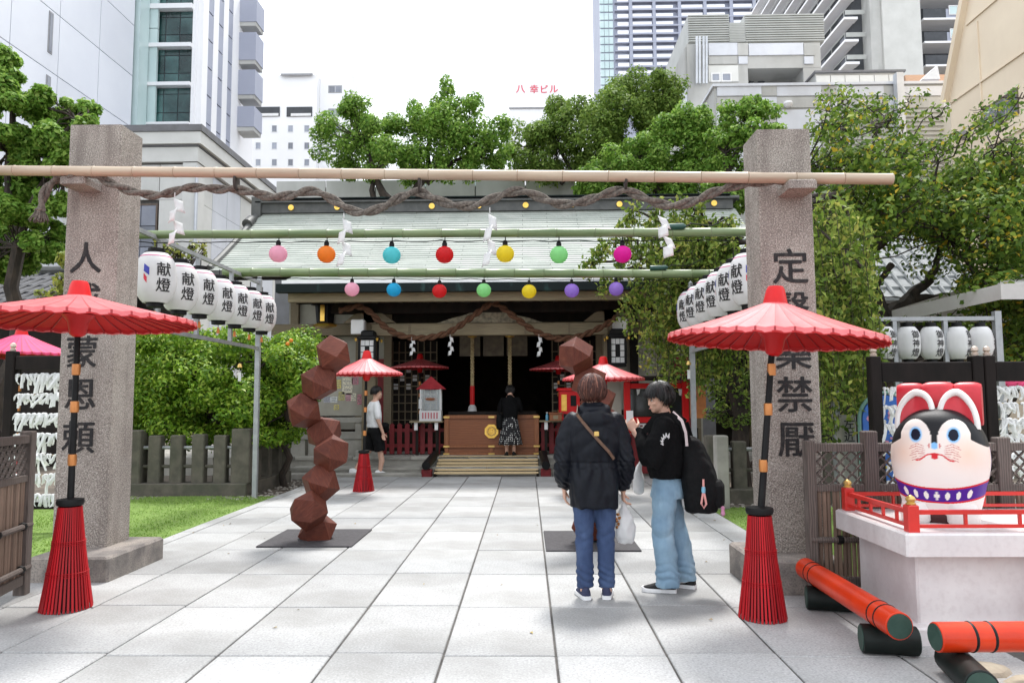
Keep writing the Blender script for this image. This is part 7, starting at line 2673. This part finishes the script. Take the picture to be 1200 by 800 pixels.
m_sweat = mat('sweatshirt_black', (.005, .005, .0055), (.008, .008, .0085), scale=60, rough=1.0, spec=.1, bump=.2, bscale=260)
m_pack = mat('backpack_black', (.004, .004, .0045), (.007, .007, .0075), scale=40, rough=.75, spec=.15, bump=.2, bscale=300)
m_strap = mat('leather_strap', (.13, .065, .035), (.09, .045, .025), scale=30, rough=.5)
m_plasticbag = mat('plastic_bag', (.78, .78, .78), (.70, .70, .70), scale=9, rough=.35, trans=.35)
m_tshirt = mat('tshirt_white', (.80, .80, .80), (.74, .74, .75), scale=20, rough=.85)
m_shorts = mat('shorts_black', (.006, .006, .0065), (.01, .01, .0105), scale=30, rough=.9, spec=.15)
I3 = Matrix.Identity(3)
N3 = lambda x, y, z: mnoise.noise((x, y, z))


def crease(p, zc, wd, fr, amp, sl):
    k = max(0, 1 - abs(p.z - zc) / wd)
    return amp * k * (abs(math.sin(fr * (p.z + sl * p.x + .02 * N3(p.x * 12, p.y * 12, p.z * 5)))) - .5) if k else 0




def wire_shape(name, m, parent, pts, w, t):
    """flat strap along a path"""
    mb = MB()
    for a, b in zip(pts, pts[1:]):
        mb.obox(a, b, w, t)
    return mb.build(name, m, parent)


# --- woman in the dark hooded jacket, seen from behind
wa = gnd(699, 702)
A_ = empty('person', (wa.x, wa.y + .06, 0), 'woman seen from behind in dark hooded jacket and blue jeans with plastic bag', 'person', rz=rad(2))
body = MB()
HA, MA = (.0, .03, 1.505), Matrix.Rotation(rad(-6), 3, 'Z') @ Matrix.Rotation(rad(-4), 3, 'X')
head_shape(body, HA, MA, .98)
rings(body, [(.78, .14, .10, 0, 0), (.95, .13, .095, 0, 0), (1.2, .15, .095, 0, 0), (1.32, .13, .08, 0, 0), (1.38, .06, .06, 0, 0)])
wrR = Vector((.225, .06, .775))
wrL = Vector((-.215, .09, .79))
for s, w_ in ((-1, wrL), (1, wrR)):
    limb(body, [(s * .15, 0, 1.30), (s * .215, -.03, 1.03), w_], [.045, .038, .026])
    limb(body, [(s * .085, 0, .82), (s * .085, .01, .46), (s * .082, -.01, .09)], [.075, .052, .040])
    limb(body, [(s * .082, -.03, .06), (s * .088, .12, .035)], [.035, .028])
hand(body, wrR, (.02, .03, -1), (.0, 1, 0), 1.0, .95)
hand(body, wrL, (.02, .10, -1), (0, 1, 0), .45, .95)
put(skinned(body, .0065, 2), 'body', m_skin, A_)
face_parts(A_, HA, MA, .98)
hair(A_, HA, MA, m_hairbrown, 1.02, low=-.085, fringe=.025, n=2600, seed=4, vol=1.10)
jk = MB()
rings(jk, [(.655, .165, .125, 0, -.005), (.66, .178, .137, 0, -.005), (.75, .190, .145, 0, -.005), (.86, .192, .14, 0, -.005), (.97, .182, .128, 0, -.005), (1.06, .192, .135, 0, -.01), (1.17, .202, .14, 0, -.015), (1.26, .205, .13, 0, -.015), (1.32, .18, .112, 0, -.01), (1.365, .12, .09, 0, .0), (1.395, .085, .08, 0, .01), (1.43, .075, .075, 0, .015)], e=.85)
for s in (-1, 1):
    w_ = wrL if s < 0 else wrR
    limb(jk, [(s * .155, -.005, 1.29), (s * .215, -.02, 1.15), (s * .238, -.035, 1.0), (s * .236, .02, .88), w_ + Vector((0, 0, .035))], [.075, .070, .066, .060, .050], 14)
ball(jk, (0, -.10, 1.30), .125, .055, .075)
ball(jk, (0, -.055, 1.375), .105, .05, .04)
for s in (-1, 1):
    ball(jk, (s * .075, -.03, 1.375), .05, .07, .045)


def jdisp(p):
    f = .011 * N3(p.x * 12 + 3, p.y * 12, p.z * 6 + p.x * 4) + .004 * N3(p.x * 26, p.y * 26, p.z * 13 - p.x * 9)
    if abs(p.z - .985) < .10:
        f += .008 * math.sin(p.x * 95) * max(0, 1 - abs(p.z - .96) / .08) * (abs(p.x) < .16) * .6
        f -= .008 * max(0, 1 - abs(p.z - .99) / .012)
    if p.z < .95:
        f += .006 * math.sin(p.x * 62 + 5 * N3(p.x * 4, p.y * 4, p.z * 3))
    if p.z > 1.0 and abs(p.x) < .17:
        f += crease(p, 1.14, .16, 24, .010, .8 if p.x > 0 else -.8)
    if abs(p.x) > .185:
        f += crease(p, 1.0, .16, 45, .012, 1.2) + crease(p, .84, .08, 70, .010, .8)
        f += .008 * N3(p.x * 9, p.y * 12, p.z * 17 + p.y * 14)
    return f


jo = put(skinned(jk, .0085, 3, jdisp), 'jacket', m_jacket, A_)
for s in (-1, 1):
    w_ = wrL if s < 0 else wrR
    MB().lathe([(.052, 0), (.056, .01), (.056, .045), (.050, .055)], 18, w_ + Vector((-.003 * s, -.002, .005))).build('cuff', m_jacket, jo, True)
jn = MB()
rings(jn, [(.70, .165, .118, 0, 0), (.80, .165, .115, 0, 0), (.90, .15, .10, 0, 0)])
for s, kx in ((-1, -.078), (1, .082)):
    limb(jn, [(s * .085, 0, .78), (kx, .005, .62), (kx * 1.0, .012, .46), (kx, -.002, .30), (kx, -.008, .075)], [.086, .080, .067, .064, .060], 16, True)


def jedisp(p):
    f = crease(p, .15, .14, 62, .011, .5) + crease(p, .45, .13, 40, .008, -.7) + crease(p, .70, .12, 34, .008, .9)
    f += .006 * N3(p.x * 14, p.y * 14, p.z * 11 + p.x * 12)
    f += .008 * N3(p.x * 9 + 9, p.y * 9, p.z * 30 + p.x * 16) * (max(0, 1 - abs(p.z - .46) / .12) + max(0, 1 - abs(p.z - .16) / .12))
    return f


put(skinned(jn, .0075, 3, jedisp), 'jeans', m_denim, A_)
shoe(A_, -.085, .0, rad(8), m_navy, m_shoewhite, .245)
shoe(A_, .085, .01, rad(-10), m_navy, m_shoewhite, .245)
# cross strap with a buckle over her back
sp = [(-.135, -.115, 1.345), (-.10, -.150, 1.295), (-.04, -.172, 1.22), (.03, -.170, 1.14), (.09, -.160, 1.075), (.13, -.140, 1.02)]
so_ = wire_shape('bag_strap', m_strap, A_, sp, .006, .022)
wire_shape('bag_strap_front', m_strap, so_, [(-.135, -.115, 1.345), (-.12, -.04, 1.405), (-.10, .06, 1.37)], .006, .022)
MB().cbox(-.018, .018, -.185, -.178, 1.190, 1.222, .004).build('buckle', m_brass, so_)
# plastic bag hanging from her right hand
pb = empty('plastic_bag', (wa.x + .228, wa.y + .12, 0), 'white translucent plastic shopping bag held by woman in dark jacket', 'bag')
bgm = MB()
rings(bgm, [(.375, .015, .02, 0, 0), (.385, .052, .05, 0, 0), (.43, .075, .068, .0, 0), (.50, .080, .072, .005, 0), (.57, .066, .06, .004, 0), (.62, .042, .036, 0, 0), (.655, .018, .016, 0, 0), (.72, .008, .012, 0, 0)])
put(skinned(bgm, .006, 2, lambda p: .014 * N3(p.x * 22, p.y * 22, p.z * 11)), 'bag_body', m_plasticbag, pb)
for s in (-1, 1):
    MB().tube([(s * .012, s * .008, .64), (s * .016, s * .006, .69), (0, 0, .725)], [.008, .005, .004], 6).build('bag_handle', m_plasticbag, pb, True)
m_print = mat('bag_print', (.36, .14, .03), (.25, .09, .02), scale=30, rough=.6)
for k, (z, a) in enumerate(((.60, 3.9), (.575, 4.1), (.55, 3.7), (.53, 4.0), (.505, 3.8), (.565, 3.55))):
    MB().tube([(.065 * math.cos(a), .06 * math.sin(a), z), (.082 * math.cos(a), .076 * math.sin(a), z)], .011, 7).build('printed_mark', m_print, pb)

# --- young woman in black sweatshirt with backpack, turned to the left
wb = gnd(781, 692)
RZB = rad(72)
B_ = empty('person', (wb.x + .03, wb.y + .05, 0), 'woman in black sweatshirt and pale wide jeans looking left with folded paper', 'person', rz=RZB)
HB, MB_ = (-.012, .045, 1.452), Matrix.Rotation(rad(30), 3, 'Z') @ Matrix.Rotation(rad(-9), 3, 'X')
body = MB()
head_shape(body, HB, MB_, .96)
rings(body, [(.80, .13, .09, 0, 0), (.95, .12, .09, 0, 0), (1.2, .14, .09, 0, 0), (1.30, .12, .075, 0, 0), (1.34, .055, .055, 0, .01)])
wL, wR = Vector((-.10, .225, 1.205)), Vector((.04, .25, 1.19))
limb(body, [(-.15, .0, 1.26), (-.22, .075, 1.0), wL], [.044, .036, .025])
limb(body, [(.15, .0, 1.26), (.19, .12, 1.01), wR], [.044, .036, .025])
hand(body, wL, (.25, .45, .85), (.25, -.4, .7), .9, .98)
hand(body, wR, (-.35, .35, .85), (-.2, -.5, .6), .9, .98)
for s in (-1, 1):
    limb(body, [(s * .08, 0, .80), (s * .085, .0, .44), (s * .085, 0, .08)], [.07, .048, .038])
put(skinned(body, .0062, 2), 'body', m_skin, B_)
face_parts(B_, HB, MB_, .96)
hair(B_, HB, MB_, m_hairblack, 1.0, low=-.075, fringe=.020, n=2400, seed=8, vol=1.05)
sw = MB()
rings(sw, [(.845, .15, .11, 0, 0), (.85, .170, .125, 0, 0), (.90, .195, .145, 0, 0), (1.02, .210, .155, 0, 0), (1.15, .213, .15, 0, -.005), (1.24, .20, .132, 0, -.005), (1.30, .155, .105, 0, .0), (1.335, .09, .08, 0, .01), (1.35, .072, .07, 0, .012)], e=.88)
limb(sw, [(-.155, -.005, 1.245), (-.215, .04, 1.12), (-.24, .075, .985), (-.19, .13, 1.06), wL - Vector((-.012, .03, .015))], [.085, .082, .080, .068, .046], 14)
limb(sw, [(.155, -.005, 1.245), (.205, .05, 1.12), (.205, .10, .99), (.13, .16, 1.06), wR - Vector((-.015, .03, .02))], [.085, .082, .080, .068, .046], 14)
put(skinned(sw, .0085, 3, lambda p: .009 * N3(p.x * 9, p.y * 9, p.z * 11) + .006 * N3(p.x * 16, p.y * 16, p.z * 22)), 'sweatshirt', m_sweat, B_)
jn = MB()
rings(jn, [(.70, .160, .128, 0, -.005), (.80, .160, .12, 0, -.005), (.87, .145, .105, 0, 0), (.90, .14, .10, 0, 0)])
limb(jn, [(-.085, 0, .76), (-.095, .015, .60), (-.10, .03, .45), (-.10, .01, .28), (-.10, -.005, .045)], [.088, .088, .083, .083, .088], 16, True)
limb(jn, [(.085, 0, .76), (.09, -.02, .60), (.09, -.05, .45), (.09, -.09, .28), (.09, -.115, .05)], [.088, .087, .082, .082, .086], 16, True)
put(skinned(jn, .0075, 3, lambda p: crease(p, .14, .12, 55, .014, .6) + crease(p, .42, .2, 22, .014, -.9) + crease(p, .68, .14, 26, .010, 1.1) + .011 * N3(p.x * 7, p.y * 7, p.z * 8) + .007 * N3(p.x * 11, p.y * 12, p.z * 14 + p.x * 14) + .004 * max(0, 1 - abs(p.z - .13) / .1) * N3(p.x * 8, p.y * 8, p.z * 40)), 'jeans', m_denimlight, B_)
shoe(B_, -.10, .03, rad(6), m_black, m_shoewhite, .255, mark=m_shoewhite)
shoe(B_, .09, -.10, rad(-12), m_black, m_shoewhite, .255, mark=m_shoewhite)
# white feather print on the shoulder blade
fp = MB()
for k in range(6):
    a = rad(62 + 24 * k)
    c0 = Vector((-.10, -.158, 1.125))
    d = Vector((math.cos(a), 0, math.sin(a)))
    s_ = Vector((-math.sin(a), 0, math.cos(a)))
    ln = .085 - .006 * k
    fp.add([c0 + d * .012, c0 + d * ln * .6 + s_ * .013 - Vector((0, .004, 0)), c0 + d * ln, c0 + d * ln * .6 - s_ * .010 - Vector((0, .004, 0))], [(0, 1, 2, 3)])
fo = fp.build('feather_print', m_paper, B_)
fo.location = (-.075, .03, .0)
fo.rotation_euler = (0, 0, rad(-38))
fo.modifiers.new('t', 'SOLIDIFY').thickness = .004
# folded paper in her hands
fpz = empty('fortune_paper', B_.matrix_basis @ Vector((-.075, .262, 1.275)), 'folded white and red paper slip held by young woman in black sweatshirt', 'paper', rz=rad(12))
MB().add([(-.03, 0, -.09), (.03, .012, -.09), (.028, .02, .09), (-.03, .005, .09)], [(0, 1, 2, 3)]).add([(.03, .012, -.09), (.02, .06, -.085), (.02, .065, .085), (.028, .02, .09)], [(0, 1, 2, 3)]).build('paper_sheet', m_paper, fpz)
MB().box(-.02, .02, -.012, -.006, -.085, -.02).build('red_cover', m_red, fpz)
for q in list(fpz.children):
    q.modifiers.new('t', 'SOLIDIFY').thickness = .003
# backpack
bpk = empty('backpack', (B_.location.x, B_.location.y, 0), 'slouching black backpack with pink cord charm on back of woman in sweatshirt', 'backpack', rz=RZB)
pk = MB()
rings(pk, [(.595, .10, .07, 0, -.255), (.61, .145, .11, 0, -.26), (.70, .165, .135, 0, -.265), (.82, .165, .135, 0, -.255), (.95, .15, .115, 0, -.235), (1.06, .125, .085, 0, -.21), (1.14, .09, .06, 0, -.19), (1.165, .05, .03, 0, -.185)], e=.7)
put(skinned(pk, .009, 3, lambda p: .014 * N3(p.x * 9, p.y * 9, p.z * 10) + .006 * N3(p.x * 20, p.y * 20, p.z * 20)), 'pack_body', m_pack, bpk)
pk = MB()
rings(pk, [(.64, .09, .03, 0, -.385), (.66, .12, .045, 0, -.385), (.80, .12, .045, 0, -.385), (.84, .09, .03, 0, -.375)], e=.7)
put(skinned(pk, .009, 3), 'front_pocket', m_pack, bpk)
for s in (-1, 1):
    wire_shape('shoulder_strap', m_pack, bpk, [(s * .10, -.19, 1.10), (s * .115, -.14, 1.27), (s * .12, -.05, 1.335), (s * .125, .06, 1.315), (s * .13, .15, 1.20)], .012, .05)
wire_shape('white_strap', mat('pink_white_strap', (.75, .62, .62), rough=.7), bpk, [(-.15, -.175, 1.10), (-.145, -.168, 1.20), (-.13, -.14, 1.29), (-.105, -.07, 1.355)], .008, .020)
m_pinkcord = mat('pink_cord', (.72, .33, .30), rough=.7)
cc = Vector((-.165, -.29, .70))
MB().tube([cc + Vector((0, 0, .16)), cc + Vector((-.008, 0, .08)), cc + Vector((-.012, .018, -.02)), cc + Vector((-.012, .0, -.05)), cc + Vector((-.012, -.018, -.02)), cc + Vector((-.008, -.002, .07))], .008, 8).build('cord_charm', m_pinkcord, bpk, True)
MB().lathe([(.013, 0), (.016, .02), (.013, .045)], 10, cc + Vector((-.009, 0, .06))).build('charm_bead', mat('bead_blue', (.2, .45, .6), rough=.4), bpk, True)
MB().lathe([(.004, -.035), (.018, -.02), (.012, .01), (.015, .03), (.004, .04)], 10, (-.10, -.42, .62)).build('doll_charm', mat('charm_pink', (.6, .25, .4), rough=.5), bpk, True)
# little white tote on her far arm
tt = empty('tote_bag', B_.matrix_basis @ Vector((.12, .24, .0)), 'small white bag hanging in front of woman in black sweatshirt', 'bag', rz=RZB)
tb = MB()
rings(tb, [(.70, .02, .02, 0, 0), (.72, .05, .04, 0, 0), (.80, .06, .045, 0, 0), (.88, .05, .03, 0, 0), (.96, .02, .012, 0, -.02), (1.0, .01, .008, 0, -.03)])
put(skinned(tb, .007, 2, lambda p: .010 * N3(p.x * 22, p.y * 22, p.z * 12)), 'bag_body', m_plasticbag, tt)

# --- man in a white T-shirt walking to the right near the steps
wm = gnd(438, 556)
C_m = empty('person', (wm.x, wm.y, 0), 'man in white T-shirt and black shorts walking towards the offering box', 'person', rz=rad(-62))
HC, MC = (0, .05, 1.60), Matrix.Rotation(rad(-10), 3, 'Z')
body = MB()
head_shape(body, HC, MC, 1.04)
rings(body, [(.88, .14, .10, 0, 0), (1.1, .14, .10, 0, 0), (1.3, .16, .10, 0, 0), (1.42, .13, .085, 0, 0), (1.47, .06, .06, 0, .01)])
wrR_ = Vector((.235, .11, .82))
wrL_ = Vector((-.235, -.02, .84))
limb(body, [(.175, 0, 1.38), (.24, .0, 1.10), wrR_], [.05, .042, .030])
limb(body, [(-.175, 0, 1.38), (-.235, -.06, 1.11), wrL_], [.05, .042, .030])
hand(body, wrR_, (0, .12, -1), (0, 1, 0), .6)
hand(body, wrL_, (0, .12, -1), (0, 1, 0), .6)
limb(body, [(.095, 0, .88), (.10, .09, .50), (.10, .13, .28), (.10, .10, .09)], [.085, .058, .058, .040])
limb(body, [(-.095, 0, .88), (-.10, -.05, .50), (-.10, -.22, .28), (-.10, -.32, .14)], [.085, .058, .058, .040])
put(skinned(body, .009, 2), 'body', m_skin, C_m)
face_parts(C_m, HC, MC, 1.04)
hair(C_m, HC, MC, m_hairblack, 1.08, low=-.035, fringe=.045, n=900, seed=12)
ts = MB()
rings(ts, [(.93, .15, .11, 0, 0), (.935, .18, .135, 0, 0), (1.05, .185, .14, 0, 0), (1.25, .20, .14, 0, -.01), (1.37, .19, .12, 0, -.01), (1.43, .12, .09, 0, 0), (1.455, .07, .07, 0, .01)])
for s in (-1, 1):
    limb(ts, [(s * .165, 0, 1.375), (s * .215, 0 if s > 0 else -.03, 1.22), (s * .232, .0 if s > 0 else -.045, 1.14)], [.075, .072, .07])
put(skinned(ts, .011, 3, lambda p: .012 * N3(p.x * 9, p.y * 9, p.z * 9)), 'tshirt', m_tshirt, C_m)
shm = MB()
rings(shm, [(.82, .17, .13, 0, 0), (.92, .165, .125, 0, 0), (.97, .15, .11, 0, 0)])
limb(shm, [(.095, 0, .84), (.105, .06, .66), (.108, .095, .47)], [.115, .115, .112], 12, True)
limb(shm, [(-.095, 0, .84), (-.105, -.03, .66), (-.108, -.06, .47)], [.115, .115, .112], 12, True)
put(skinned(shm, .011, 3, lambda p: .012 * N3(p.x * 8, p.y * 8, p.z * 10)), 'shorts', m_shorts, C_m)
shoe(C_m, .10, .10, 0, m_shoewhite, m_shoewhite, .28)
sh2 = shoe(C_m, -.10, -.36, 0, m_shoewhite, m_shoewhite, .28, z0=.04)
wb_ = empty('waist_bag', (C_m.location.x, C_m.location.y, 0), 'black jacket bundled at waist of man in white T-shirt', 'bag', rz=rad(-62))
wbm = MB()
ball(wbm, (.03, .20, .96), .12, .09, .07)
ball(wbm, (.0, .24, .90), .09, .07, .09)
put(skinned(wbm, .012, 2, lambda p: .02 * N3(p.x * 9, p.y * 9, p.z * 9)), 'bundle', m_shorts, wb_)

# --- woman praying at the offering box, back turned
wd = at(598, 535, 15.45)
D_ = empty('person', (wd.x, 15.5, PZ + .005), 'woman in black top and dotted black skirt praying at the offering box', 'person', rz=rad(0))
HD_, MD = (0, .16, 1.33), Matrix.Rotation(rad(-38), 3, 'X')
body = MB()
head_shape(body, HD_, MD, .96)
rings(body, [(.75, .13, .10, 0, 0), (.95, .12, .09, 0, .02), (1.12, .14, .09, 0, .06), (1.2, .12, .08, 0, .08), (1.25, .055, .055, 0, .1)])
limb(body, [(-.15, .07, 1.16), (-.2, .10, .95), (-.04, .27, 1.08)], [.042, .035, .026])
limb(body, [(.15, .07, 1.16), (.2, .10, .95), (.04, .27, 1.08)], [.042, .035, .026])
hand(body, (-.03, .28, 1.09), (.1, .3, 1), (1, -.3, 0), .15, .9)
hand(body, (.03, .28, 1.09), (-.1, .3, 1), (-1, -.3, 0), .15, .9)
for s in (-1, 1):
    limb(body, [(s * .075, 0, .7), (s * .075, 0, .36), (s * .075, -.01, .07)], [.07, .05, .036])
put(skinned(body, .01, 2), 'body', m_skin, D_)
face_parts(D_, HD_, MD, .96)
hair(D_, HD_, MD, m_hairblack, 1.02, low=-.10, fringe=.02, n=700, seed=20, vol=1.08)
tp = MB()
rings(tp, [(.74, .15, .12, 0, 0), (.9, .165, .125, 0, .01), (1.05, .175, .125, 0, .04), (1.16, .17, .11, 0, .07), (1.22, .10, .08, 0, .09)])
for s in (-1, 1):
    limb(tp, [(s * .15, .07, 1.14), (s * .215, .10, .95), (s * .07, .24, 1.05)], [.075, .07, .055])
ball(tp, (0, -.0, 1.05), .13, .08, .22)
put(skinned(tp, .011, 3, lambda p: .012 * N3(p.x * 9, p.y * 9, p.z * 9)), 'top', m_sweat, D_)
skm = bpy.data.materials.new('dotted_skirt')
skm.use_nodes = True
N_, L_ = skm.node_tree.nodes, skm.node_tree.links
tcn, vor, cmpn, mixn = N_.new('ShaderNodeTexCoord'), N_.new('ShaderNodeTexVoronoi'), N_.new('ShaderNodeMath'), N_.new('ShaderNodeMix')
vor.inputs['Scale'].default_value = 26
vor.inputs['Randomness'].default_value = .35
cmpn.operation = 'LESS_THAN'
cmpn.inputs[1].default_value = .27
mixn.data_type = 'RGBA'
mixn.inputs[6].default_value = (.012, .012, .014, 1)
mixn.inputs[7].default_value = (.75, .75, .73, 1)
L_.new(tcn.outputs['Object'], vor.inputs['Vector'])
L_.new(vor.outputs['Distance'], cmpn.inputs[0])
L_.new(cmpn.outputs[0], mixn.inputs[0])
L_.new(mixn.outputs[2], N_['Principled BSDF'].inputs['Base Color'])
N_['Principled BSDF'].inputs['Roughness'].default_value = .9
sk = MB()
rings_ = []
for z, r0_ in ((.23, .245), (.24, .25), (.4, .222), (.6, .185), (.75, .155), (.80, .14)):
    rings_.append([(r0_ * (1 + (.06 * (.8 - z)) * math.cos(9 * a)) * math.cos(a), r0_ * .82 * (1 + (.06 * (.8 - z)) * math.cos(9 * a)) * math.sin(a), z) for a in [2 * PI * k / 72 for k in range(72)]])
sk.loft(rings_, caps=False)
sk.build('skirt', skm, D_, True, 180)
for s in (-1, 1):
    shoe(D_, s * .075, 0, rad(-6 * s), m_black, m_black, .235)
hb_ = empty('shoulder_bag', (wd.x - .22, 15.52, PZ), 'black shoulder bag hanging at the left side of the praying woman', 'bag')
hm = MB()
rings(hm, [(.55, .05, .10, 0, 0), (.57, .07, .15, 0, 0), (.75, .075, .16, 0, 0), (.86, .06, .13, 0, 0), (.88, .03, .08, 0, 0)], e=.7)
put(skinned(hm, .012, 2), 'bag_body', m_pack, hb_)
wire_shape('strap', m_pack, hb_, [(0, -.08, .87), (.05, -.02, 1.22), (0, .08, .87)], .01, .025)
